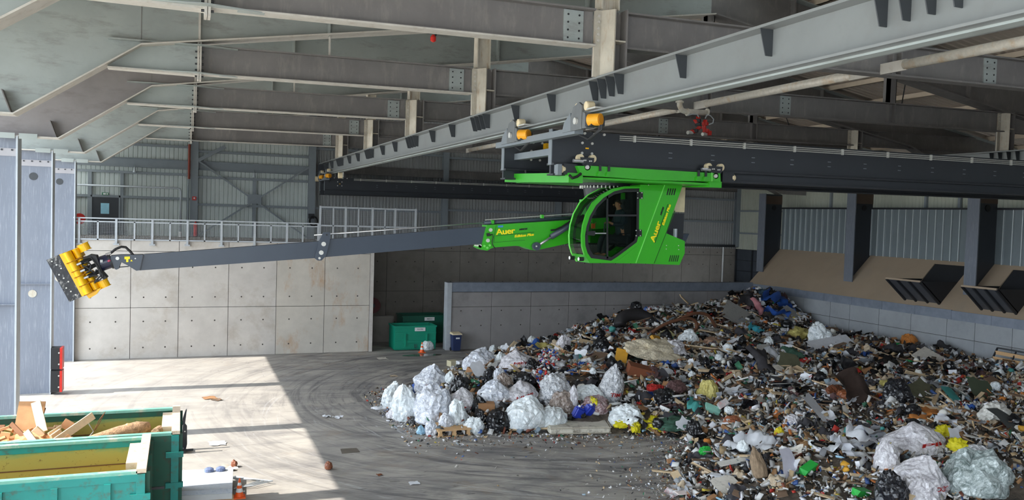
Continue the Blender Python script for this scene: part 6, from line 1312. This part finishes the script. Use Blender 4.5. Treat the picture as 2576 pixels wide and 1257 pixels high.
L_(1865, 965, 80, 16, BOARDS[0], 'dwood', 'brown plank lying in the centre of the heap', 'plank', 'plank', (D(10), D(-18), .35), .15, 14); L_(1830, 915, 90, 8, STICKS[0], 'wood', 'long pale lath in the centre of the heap', 'lath', 'lath', (0, D(-12), .2), .2); L_(1838, 905, 60, 8, STICKS[1], 'wood', 'pale lath crossing the long lath', 'lath', 'lath', (0, D(22), -.3), .25)
L_(1780, 868, 120, 60, TANGLE[1], q('peach_paper_shreds', (206, 168, 144), rough=.9, var=.3, scale=14), 'peach and white paper shreds below the hose', 'paper', 'paper_shreds', (0, 0, .5), -.05, 60, .4)
L_(1903, 835, 36, 24, RAGS[0], q('turquoise_net', (70, 176, 196), rough=.6, var=.2, scale=8), 'turquoise net scrap under the crest board', 'net', 'net', (D(20), 0, .3), .2); L_(2010, 850, 50, 46, TANGLE[2], 'lime', 'yellow white net bundle right of the crest', 'net', 'net', (0, 0, .4), 0, 40, .5)
L_(2090, 872, 130, 24, box_mesh(1, 1, .05, .06, 14), 'white', 'long white furniture panel below the round white sack', 'panel', 'panel', (D(28), D(-6), .05), .2, 40, .6)
L_(2285, 870, 36, 34, BAGS[7], 'orange', 'orange rag near the right concrete wall', 'rag', 'rag', (0, 0, .3), 0, 34, .5); L_(2255, 885, 60, 26, RAGS[2], 'rag', 'dark brown cloth left of the orange rag', 'cloth', 'cloth_bundle', (D(10), 0, .6), .2)
L_(2335, 908, 70, 34, box_mesh(1, 1, .05, .05, 15), 'paper', 'pale rectangular board lying near the right wall', 'board', 'board', (D(26), D(-14), .3), .2, 56, .6); L_(2380, 885, 50, 30, RAGS[5], 'rag', 'grey cloth bundle behind the pale board', 'cloth', 'cloth_bundle', (D(14), 0, .2), .25)
L_(2160, 1010, 110, 90, RAGS[3], q('dark_brown_carpet', (58, 44, 38), rough=.95, var=.3, scale=5), 'dark brown carpet hanging down in the right middle', 'carpet', 'carpet_piece', (D(55), 0, .2), .25); L_(2100, 992, 62, 54, BAGS[5], 'brown', 'square brown leather cushion in the right middle', 'cushion', 'cushion', (D(30), D(10), .3), 0, 34, .3); L_(2138, 1002, 58, 66, BAGS[6], q('tan_leather', (150, 88, 54), rough=.45), 'tan leather cushion beside the square brown one', 'cushion', 'cushion', (D(30), D(-20), -.4), 0, 40, .3)
L_(2055, 1052, 96, 60, PAPERS[3], 'white', 'large torn white sheet in the lower middle right', 'sheet', 'sheet', (D(40), D(12), .5), .3); L_(2230, 990, 30, 60, RAGS[1], 'lime', 'strip of yellowish foam beside the dark carpet', 'foam', 'foam_strip', (D(60), 0, 0), .3, 30)
L_(2320, 1000, 90, 40, PAPERS[4], 'olive', 'grey folded tarpaulin right of the slate sack', 'tarpaulin', 'tarpaulin', (D(30), D(-10), .3), .25); L_(2360, 985, 60, 30, RAGS[4], 'grey', 'crumpled grey foil sheet on the right slope', 'sheet', 'plastic_sheet', (D(24), 0, .9), .2)
L_(2392, 1008, 34, 30, PAPERS[0], 'teal', 'small teal sheet on the right slope', 'sheet', 'sheet', (D(40), 0, .2), .25); L_(2470, 1000, 70, 44, PAPERS[1], q('moss_board', (70, 80, 62), rough=.8), 'dark green board near the right frame edge', 'board', 'board', (D(40), D(20), -.4), .25); L_(2430, 1010, 30, 90, BOARDS[1], 'board', 'long grey board pointing downhill on the right', 'board', 'board', (D(30), 0, 1.2), .2)
L_(2500, 1060, 120, 60, BAGS[7], 'foam', 'broken white foam lump at the right edge', 'foam', 'foam_lump', (D(10), 0, .5), 0, 60, .5); L_(2545, 1085, 110, 70, PAPERS[2], 'slate', 'slate grey sheet cut by the right frame edge', 'sheet', 'sheet', (D(30), D(10), .2), .25)
L_(2330, 1050, 150, 60, TANGLE[1], 'orange', 'patch of orange brown insulation on the right slope', 'insulation', 'insulation', (0, 0, .6), -.1, 80, .35)
for i, (x, y, a) in enumerate(((2165, 1110, .3), (2130, 1135, 1.2), (2190, 1140, 2.0), (2150, 1165, .8), (2100, 1150, 2.6), (2205, 1112, 1.6))):
    L_(x, y, 66, 44, RAGS[i % 6], 'white', ['uppermost white plastic cloth of the lower right pile', 'left white cloth of the lower right pile', 'right white cloth with green print in the lower right pile', 'lowest white cloth of the lower right pile', 'outlying white cloth left of the lower right pile', 'white cloth at the back of the lower right pile'][i], 'cloth', 'plastic_cloth', (D(22), D(10), a), .25)
L_(1910, 1125, 100, 50, RAGS[1], 'white', 'white blanket lying in the lower middle', 'blanket', 'blanket', (D(16), D(-6), .3), .2); L_(1865, 1140, 80, 30, RAGS[5], 'white', 'white paper bundle left of the white blanket', 'paper', 'paper_bundle', (D(10), 0, 1.4), .15); L_(1848, 1172, 110, 12, BOARDS[2], 'foam', 'long white board in the lower middle foreground', 'board', 'board', (D(8), D(-3), .12), .15, 26)
L_(1792, 1042, 40, 36, BLOCKS[1], q('mint_panel', (150, 208, 190), rough=.5), 'mint green block standing in the lower middle', 'block', 'block', (D(40), D(20), -.3), .2, 26, .4); L_(1817, 1032, 32, 40, BLOCKS[0], q('red_blue_pack', (222, 214, 214), rough=.5, var=.3, scale=6, stain=s(206, 40, 36), stain_amt=1, stain_scale=3), 'red white and blue packet right of the mint block', 'packet', 'packet', (D(50), D(-20), .3), .25, 20, .3)
L_(1700, 1072, 90, 50, TANGLE[2], 'dgreen', 'dark green net tangle right of the yellow nets', 'net', 'net', (0, 0, .3), -.05, 70, .35); L_(1727, 1085, 36, 30, PAPERS[4], 'white', 'white slotted tray beside the dark green net', 'tray', 'tray', (D(40), D(-30), .5), .2); L_(1755, 1030, 50, 26, RAGS[0], 'teal', 'petrol cloth above the dark green net', 'cloth', 'cloth_bundle', (D(14), 0, .2), .2)
L_(1832, 1085, 36, 18, box_mesh(1, 1, .4, .03, 16), 'card', 'open brown tray box in the lower middle', 'box', 'cardboard_box', (D(20), D(10), .4), .12, 22, .35); L_(1842, 1065, 40, 20, BAGS[8], q('terracotta', (158, 96, 66), rough=.6), 'terracotta brown lump in the lower middle', 'lump', 'lump', (0, 0, 0), 0, 26, .22)
L_(1920, 1050, 20, 60, BOARDS[3], 'wood', 'pale boards leaning together in the lower middle right', 'boards', 'board', (D(35), 0, 1.0), .2, 26); L_(2000, 1118, 8, 60, STICKS[2], q('magenta_handle', (176, 56, 92), rough=.5), 'magenta broom handle standing in the lower middle right', 'handle', 'broom_handle', (0, D(82), .4), .45, 8, .05)
L_(1960, 1098, 22, 20, BAGS[5], q('bright_yellow', (214, 196, 30), rough=.6), 'small bright yellow bundle beside the magenta handle', 'bundle', 'bundle', (0, 0, 0), 0, 18, .25)
L_(1773, 1148, 44, 26, BAGS[7], 'green', 'lime green jug lying at the heap edge', 'jug', 'jug', (D(4), 0, .2), -.02, 22, .28); L_(2032, 1192, 50, 34, BLOCKS[2], 'green', 'bright green bottle crate near the bottom', 'crate', 'crate', (D(20), D(-12), .3), .15, 30, .35); L_(2000, 1185, 20, 20, BLOCKS[1], 'red', 'red block left of the green bottle crate', 'block', 'block', (D(30), 0, .4), .12, 16, .2); L_(2165, 1248, 50, 22, BLOCKS[2], 'green', 'green tub cut by the bottom frame edge', 'tub', 'tub', (D(10), D(10), .2), .1, 30, .3)
L_(1915, 1200, 36, 60, BAGS[0], q('brown_teddy_cloth', (142, 122, 100), rough=.95, var=.2, scale=10), 'brown furry roll standing in the bottom middle', 'roll', 'cloth_bundle', (D(-20), 0, .2), 0, 26, .6); L_(1985, 1195, 60, 50, PAPERS[2], q('lavender_sheet', (196, 194, 206), rough=.7), 'pale lavender sheet standing in the bottom middle', 'sheet', 'sheet', (D(62), D(8), .2), .3)
L_(1830, 1235, 66, 40, PAPERS[0], 'paper', 'white printed paper sheet near the bottom edge', 'sheet', 'paper_sheet', (D(26), D(-8), .2), .15); L_(1740, 1245, 90, 24, BOARDS[0], q('pinkish_board', (214, 200, 194), rough=.8), 'pinkish white board at the bottom edge of the heap', 'board', 'board', (D(10), D(2), .08), .1, 36); L_(1690, 1247, 40, 24, RAGS[3], q('red_white_rag', (220, 214, 216), rough=.8, stain=s(200, 30, 36), stain_amt=1, stain_scale=3), 'white and red rag at the bottom left of the heap', 'rag', 'rag', (D(6), 0, .4), .1)
L_(2055, 1250, 110, 14, STICKS[3], 'blue', 'blue strap bar near the bottom edge', 'strap', 'strap', (0, D(-8), .1), .15, 20, .1); L_(2420, 1168, 44, 36, box_mesh(1, 1, .35, .02, 17), q('beige_crate', (198, 176, 132), rough=.7), 'beige slotted crate between the lower right bags', 'crate', 'crate', (D(60), D(6), .1), .2, 30, .5); L_(2400, 1118, 36, 34, PAPERS[3], 'white', 'white square card beside the long pale bag', 'card', 'card', (D(40), D(20), -.3), .25); L_(2262, 1198, 46, 30, BLOCKS[1], 'wood', 'yellowish wooden block near the bottom right bags', 'block', 'block', (D(14), D(10), .3), .12, 24, .35)
for i, (x, y, wd) in enumerate(((1570, 1072, 50), (1600, 1080, 60), (1630, 1076, 56), (1662, 1082, 44), (1645, 1064, 36))):
    L_(x, y, wd, 20, TANGLE[i % 3], 'yellow', ['first yellow net knot right of the mattress', 'second yellow net knot right of the mattress', 'largest yellow net knot on the floor', 'rightmost yellow net knot on the floor', 'yellow net knot behind the largest one'][i], 'net', 'yellow_net', (0, 0, i), -.02, 24, .26)
for i, (x, y, wd) in enumerate(((2225, 1152, 40), (2410, 1142, 60), (2375, 1105, 36), (2490, 1212, 36), (2440, 1250, 60), (1490, 1028, 18))):
    L_(x, y, wd, 20, TANGLE[i % 3], 'yellow', ['yellow net knot on the rosy bag', 'yellow net patch above the beige crate', 'green yellow net scrap beside the white card', 'yellow net knot inside the sea green bag', 'yellow net at the bottom right edge', 'yellow net knot behind the blue canisters'][i], 'net', 'yellow_net', (0, 0, i * 1.3), .1, 30, .3)
# mattress, pallet, canisters, tyre, hose, rack
mw = q('soiled_mattress_ticking', (206, 200, 186), rough=.9, var=.08, scale=4, stain=s(96, 84, 70), stain_amt=.85, stain_scale=2.2)
c0 = atz(1458, 1082, 0); t = thing('mattress', 'soiled white mattress lying flat on the floor before the heap', 'mattress', (13.3, 26.4, 0))
p = MB(); p.hexa([(12.05, 26.35, .02), (14.25, 25.95, .02), (14.6, 26.95, .02), (12.3, 27.4, .02), (12.05, 26.35, .26), (14.25, 25.95, .26), (14.6, 26.95, .26), (12.3, 27.4, .27)])
mm = p.mesh('mattress_body', WL[t.name]); bm = bmesh.new(); bm.from_mesh(mm); bmesh.ops.bevel(bm, geom=bm.edges[:], offset=.05, segments=3, affect='EDGES'); bm.to_mesh(mm); bm.free(); mm.materials.append(mw); mo_ = bpy.data.objects.new('mattress_body', mm); C.objects.link(mo_); mo_.parent = t
for z in (.05, .24): p = MB(); p.tube([(12.07, 26.33, z), (14.26, 25.93, z), (14.62, 26.96, z)], .018, 6); obj('piping', p, q('mattress_piping_%d' % int(z * 100), (180, 172, 156), rough=.8), t)
t = thing('pallet', 'small broken wooden pallet at the front edge of the heap', 'pallet', (8.9, 27.6, 0)); pc = atz(1133, 1088, 0)
for i in range(5): p = MB(); p.box(pc.x - .6, pc.x + .6, pc.y - .5 + .24 * i, pc.y - .36 + .24 * i, .2, .24); obj('deck_slat', p, wood_m, t)
for i in range(3):
    x = pc.x - .55 + .5 * i; p = MB(); p.box(x, x + .1, pc.y - .5, pc.y + .6, .12, .2); obj('bearer', p, wood_m, t)
    for k in range(3): p = MB(); y = pc.y - .48 + .48 * k; p.box(x - .01, x + .12, y, y + .12, .02, .12); obj('block', p, wood_m, t)
for i in range(3): p = MB(); y = pc.y - .5 + .5 * i; p.box(pc.x - .6, pc.x + .6, y, y + .1, .0, .02); obj('bottom_slat', p, wood_m, t)
for i, (x, y, r) in enumerate(((1448, 1042, .2), (1472, 1034, .5))):
    c = hit(x, y + 8); t = thing('canister', ['left blue plastic canister beside the mattress', 'right blue plastic canister beside the mattress'][i], 'canister', tuple(c)); bl = M_['blue']
    p = MB(); p.box(c.x - .2, c.x + .2, c.y - .14, c.y + .14, c.z, c.z + .42); cm = p.mesh('canister_body', WL[t.name]); bm = bmesh.new(); bm.from_mesh(cm); bmesh.ops.bevel(bm, geom=bm.edges[:], offset=.06, segments=3, affect='EDGES'); bm.to_mesh(cm); bm.free(); cm.materials.append(q('canister_blue_%d' % i, (28, 54, 170), rough=.35)); o = bpy.data.objects.new('canister_body', cm); C.objects.link(o); o.parent = t
    p = MB(); p.cyl((c.x - .08, c.y, c.z + .42), (c.x - .08, c.y, c.z + .48), .05, 12); obj('cap', p, white_m, t); p = MB(); p.tube([(c.x, c.y, c.z + .42), (c.x + .02, c.y, c.z + .5), (c.x + .14, c.y, c.z + .5), (c.x + .16, c.y, c.z + .42)], .02, 8); obj('handle', p, cm.materials[0], t)
    t.rotation_euler = (r, .4, r)
c = hit(1600, 822); t = thing('tyre', 'dark rubber liner half buried at the crest of the heap', 'rubber', tuple(c)); p = MB(); n = 24
p.tube([(c.x + 1.0 * math.cos(a) , c.y + .3 * math.sin(a), c.z + .1 + .55 * math.sin(a)) for a in [PI * i / n for i in range(n + 1)]], .34, 12); obj('liner', p, q('black_liner', (46, 44, 46), rough=.6, var=.2, scale=6), t, True)
for i, pts in enumerate((((1640, 835), (1680, 812), (1730, 800), (1752, 812), (1745, 832), (1700, 845), (1650, 842), (1665, 862)), ((1715, 800), (1745, 788), (1780, 792), (1800, 822), (1815, 856)))):
    P = [hit(x, y + 10) for x, y in pts]; ymin = sum(v.y for v in P) / len(P); P = [at(x, y, ymin - .2) for x, y in pts]
    sm = []
    for a, b, d, e in zip([P[0]] + P[:-2], P[:-1], P[1:], P[2:] + [P[-1]]):
        for k in range(4):
            u = k / 4; sm.append(.5 * ((2 * b) + (d - a) * u + (2 * a - 5 * b + 4 * d - e) * u * u + (3 * b - a - 3 * d + e) * u ** 3))
    p = MB(); p.tube(sm + [P[-1]], .085, 10); tag(obj('brown_hose', p, q('rusty_hose_%d' % i, (112, 72, 50), rough=.7, var=.15), None, True), ['looped rusty brown hose on the crest', 'arched rusty brown hose on the crest'][i], 'hose')
t = thing('slatted_rack', 'tilted dark frame with wooden slats against the right wall', 'rack', tuple(atz(2540, 930, 1.2))); R0 = [Vector((33.6, 26.6, 1.55)), Vector((33.9, 24.0, 1.5)), Vector((34.3, 24.0, 2.35)), Vector((34.1, 26.6, 2.4))]
for a, b in ((0, 1), (1, 2), (2, 3), (3, 0)): p = MB(); p.bar(R0[a], R0[b], .06, .06); obj('frame_bar', p, dark_m, t)
for k in range(3):
    f = (k + .6) / 3.4; a = R0[0].lerp(R0[3], f); b = R0[1].lerp(R0[2], f); p = MB(); p.bar(a, b, .04, .16); obj('slat', p, wood_m, t)
for f in (.33, .66): p = MB(); p.bar(R0[0].lerp(R0[1], f), R0[3].lerp(R0[2], f), .05, .05); obj('frame_bar', p, dark_m, t)
p = MB(); bm = bmesh.new(); bmesh.ops.create_uvsphere(bm, u_segments=6, v_segments=4, radius=.035)
base_v = np.array([v.co for v in bm.verts]); 
capp = []
for px, py, rx, ry, n in ((1375, 912, 26, 22, 260), (1378, 985, 24, 26, 300), (1360, 960, 18, 30, 120)):
    for i in range(n):
        a = random.uniform(0, 2 * PI); r = math.sqrt(random.random()); c = hit(px + rx * r * math.cos(a), py + ry * r * math.sin(a)); capp.append((c.x, c.y - .25, c.z + random.uniform(.1, .4)))
bm.free(); o = fragments('bottle_caps', capp, (.05, .11), 'spill of red, white and blue bottle caps among the left bags', 8, 1.2, [(222, 224, 228), (50, 90, 180), (200, 50, 44), (225, 215, 205)]); o['category'] = 'bottle caps'
# ---- countable loose pieces, one object each
KIN = [('plastic_scrap', SHEETS, 'white', 150, (.22, .7), 'white plastic film scrap lying loose on the waste heap', 'plastic scrap', .8), ('plastic_scrap', SHEETS, 'grey', 110, (.22, .7), 'grey plastic film scrap lying loose on the waste heap', 'plastic scrap', .8), ('black_film', SHEETS, 'black', 150, (.25, .9), 'black plastic film scrap lying loose on the waste heap', 'plastic scrap', .8),
       ('paper_sheet', PAPERS, 'paper', 110, (.2, .5), 'soiled pale paper sheet lying on the waste heap', 'paper', .6), ('cardboard_piece', BOARDS, 'card', 120, (.25, .7), 'brown cardboard piece lying on the waste heap', 'cardboard', .7), ('wooden_batten', STICKS, 'wood', 150, (.5, 1.6), 'pale wooden batten lying on the waste heap', 'batten', .45), ('wooden_batten', STICKS, 'dwood', 120, (.5, 1.5), 'weathered dark batten lying on the waste heap', 'batten', .45),
       ('plank', PLANKS, 'wood', 75, (.8, 1.9), 'pale broken plank lying on the waste heap', 'plank', .5), ('plank', PLANKS, 'foam', 40, (.6, 1.5), 'white painted plank lying on the waste heap', 'plank', .5), ('plank', PLANKS, 'dwood', 60, (.8, 1.8), 'brown broken plank lying on the waste heap', 'plank', .5),
       ('rag', RAGS, 'rag', 120, (.3, .8), 'dark crumpled rag lying on the waste heap', 'rag', .5), ('rag', RAGS, 'beige', 90, (.25, .7), 'beige crumpled rag lying on the waste heap', 'rag', .5), ('rag', RAGS, 'blue', 36, (.2, .5), 'blue crumpled rag lying on the waste heap', 'rag', .5), ('rag', RAGS, 'red', 26, (.18, .4), 'red crumpled rag lying on the waste heap', 'rag', .5), ('rag', RAGS, 'dpur', 50, (.3, .7), 'brown crumpled rag lying on the waste heap', 'rag', .5),
       ('foam_block', FOAM, 'foam', 45, (.1, .22), 'white foam lump lying on the waste heap', 'foam', .4), ('plastic_tube', [TUBE], 'pvc', 60, (.4, 1.1), 'pale plastic tube lying on the waste heap', 'tube', .4), ('bottle', [BOTTLE], 'pet', 60, (.25, .38), 'bluish plastic bottle lying on the waste heap', 'bottle', .5), ('bottle', [BOTTLE], 'gbot', 24, (.25, .36), 'green plastic bottle lying on the waste heap', 'bottle', .5),
       ('board_fragment', BOARDS, 'board', 90, (.3, .8), 'grey board fragment lying on the waste heap', 'board', .6), ('board_fragment', BOARDS, 'dwood', 70, (.3, .9), 'dark brown board fragment lying on the waste heap', 'board', .6), ('small_bag', BAGS_S, 'black', 44, (.16, .32), 'small black bag among the loose waste', 'bag', .15), ('small_bag', BAGS_S, 'milky', 30, (.13, .26), 'small white bag among the loose waste', 'bag', .15), ('carton', BLOCKS, 'card', 50, (.2, .45), 'small brown carton among the loose waste', 'carton', .4), ('carton', BLOCKS, 'white', 40, (.15, .35), 'small white carton among the loose waste', 'carton', .4), ('plastic_lump', FOAM, 'mustard', 9, (.1, .2), 'ochre plastic lump among the loose waste', 'plastic lump', .4), ('plastic_lump', FOAM, 'teal', 10, (.1, .22), 'teal plastic lump among the loose waste', 'plastic lump', .4), ('plastic_lump', FOAM, 'orange', 9, (.12, .24), 'orange foam lump among the loose waste', 'foam', .4)]
def zone(x, y):
    if y > 38.5: return 'near the partition wall'
    if x > 29: return 'near the right push wall'
    if y < 20: return 'in the near foreground'
    if x < 15: return 'by the left bags'
    return 'in the lower middle' if y < 28 else 'in the middle'
for nm, ms, mk, n, (a, b), lab, cat, tilt in KIN:
    k = 0
    while k < n:
        x, y = random.uniform(8.5, 34), random.uniform(14.5, 44)
        if x > 34.2 - b * .6: continue
        if not inside(x, y) or onmat(x, y) or (x < 12.5 and y > 26.5 and random.random() < .8): continue
        z = heap(x, y); sz = random.uniform(a, b) * min(1, .6 + .4 * (y - 14) / 14); me = random.choice(ms)
        thick = sz if me in FOAM or me in BAGS_S or me is BOTTLE or me in RAGS or me in BLOCKS else sz
        place(nm, me, M_[mk], (x, y, z + .06 + .1 * random.random()), (random.gauss(0, tilt * .5), random.gauss(0, tilt * .5), random.uniform(0, 6.28)), (sz, sz * random.uniform(.7, 1.2), thick), lab + ' ' + zone(x, y), cat, (lab.replace(' lying', 's lying', 1) if ' lying' in lab else lab) + ' ' + zone(x, y)); k += 1
# ---- things lying on the open floor
def fl_item(px, py, wd, me, m, label, cat, name, rz=0, th=.06, dp=None):
    c = atz(px, py, 0); k = dep(c) / F_PX * (.55 if me in BAGS_S else 1); return place(name, me, M_[m], (c.x, c.y, .02), (0, 0, rz), (wd * k, (dp or wd) * k, th), label, cat)
fl_item(572, 1180, 50, RAGS[0], 'paper', 'crumpled greyish paper bundle on the sunlit floor', 'paper', 'paper_bundle', .2, .22, 40); fl_item(589, 1174, 14, BAGS_S[0], 'brown', 'small brown lump beside the paper bundle', 'lump', 'lump', 0, .12); fl_item(826, 1180, 18, BAGS_S[1], 'brown', 'brown crumpled ball near the shadow edge', 'paper ball', 'paper_ball', 0, .14)
fl_item(527, 1001, 30, SHEETS[1], 'card', 'brown flattened scrap on the sunlit floor', 'scrap', 'floor_scrap', .2, .12); fl_item(548, 1006, 22, SHEETS[2], 'dwood', 'dark flattened scrap beside the brown scrap', 'scrap', 'floor_scrap', .5, .1); fl_item(545, 1116, 40, SHEETS[3], 'white', 'white flattened scrap on the sunlit floor', 'scrap', 'floor_scrap', 0, .08)
fl_item(823, 1048, 18, SHEETS[4], 'white', 'left white scrap on the shaded floor', 'scrap', 'floor_scrap', 0, .2); fl_item(848, 1050, 20, SHEETS[5], 'white', 'right white scrap on the shaded floor', 'scrap', 'floor_scrap', 1, .2); fl_item(952, 1027, 34, RAGS[2], 'white', 'white torn rag left of the heap', 'rag', 'floor_rag', .3, .2, 24); fl_item(1058, 1092, 20, BAGS_S[2], 'pet', 'small light blue bag left of the pallet', 'bag', 'small_bag', 0, .18); fl_item(955, 1195, 14, SHEETS[6], 'brown', 'tiny brown leaf scrap on the dark floor', 'scrap', 'floor_scrap', 0, .12); fl_item(1041, 1216, 26, SHEETS[7], 'white', 'white flat smear scrap on the dark floor', 'scrap', 'floor_scrap', 0, .05)
fl_item(962, 902, 26, SHEETS[0], 'paper', 'pale paper shreds near the concrete wall corner', 'paper', 'floor_scrap', 0, .12); fl_item(990, 946, 18, SHEETS[1], 'beige', 'beige scrap on the shaded floor before the skip', 'scrap', 'floor_scrap', 0, .14); fl_item(610, 1238, 14, SHEETS[2], 'white', 'white scrap beside the bottom traffic cone', 'scrap', 'floor_scrap', 0, .1); fl_item(1075, 879, 34, BAGS_S[3], 'milky', 'small white sack lying beside the traffic cone', 'sack', 'white_sack', .4, .34, 26)
c = atz(1062, 893, 0); p = MB(); p.pz([(c.x + 1.1 * math.cos(a), c.y + .35 * math.sin(a)) for a in [2 * PI * i / 20 for i in range(20)]], .0, .006); tag(obj('puddle', p, q('wet_patch', (92, 84, 76), rough=.15), None), 'dark wet oval patch on the floor before the skip', 'puddle')
c = atz(880, 1133, 0); p = MB(); p.pz([(c.x - .3, c.y - .28), (c.x + .28, c.y - .25), (c.x + .26, c.y + .26), (c.x - .26, c.y + .25)], .0, .006); tag(obj('floor_cover', p, q('floor_cover_brown', (104, 96, 88), rough=.4), None), 'small brown metal cover let into the floor', 'cover')

for i, (a, b) in enumerate((((1272, 885), (1295, 858)), ((1280, 886), (1300, 860)), ((1262, 884), (1254, 872)))):
    y_ = hit(1275, 888).y - .1; p = MB(); p.bar(at(*a, y_), at(*b, y_), .1, .03, (0, 1, 0)); tag(obj('leaning_slat', p, M_['wood'] if i < 2 else M_['foam'], None), ['left pale slat leaning up behind the printed bags', 'right pale slat leaning up behind the printed bags', 'short white slat beside the leaning slats'][i], 'slat')
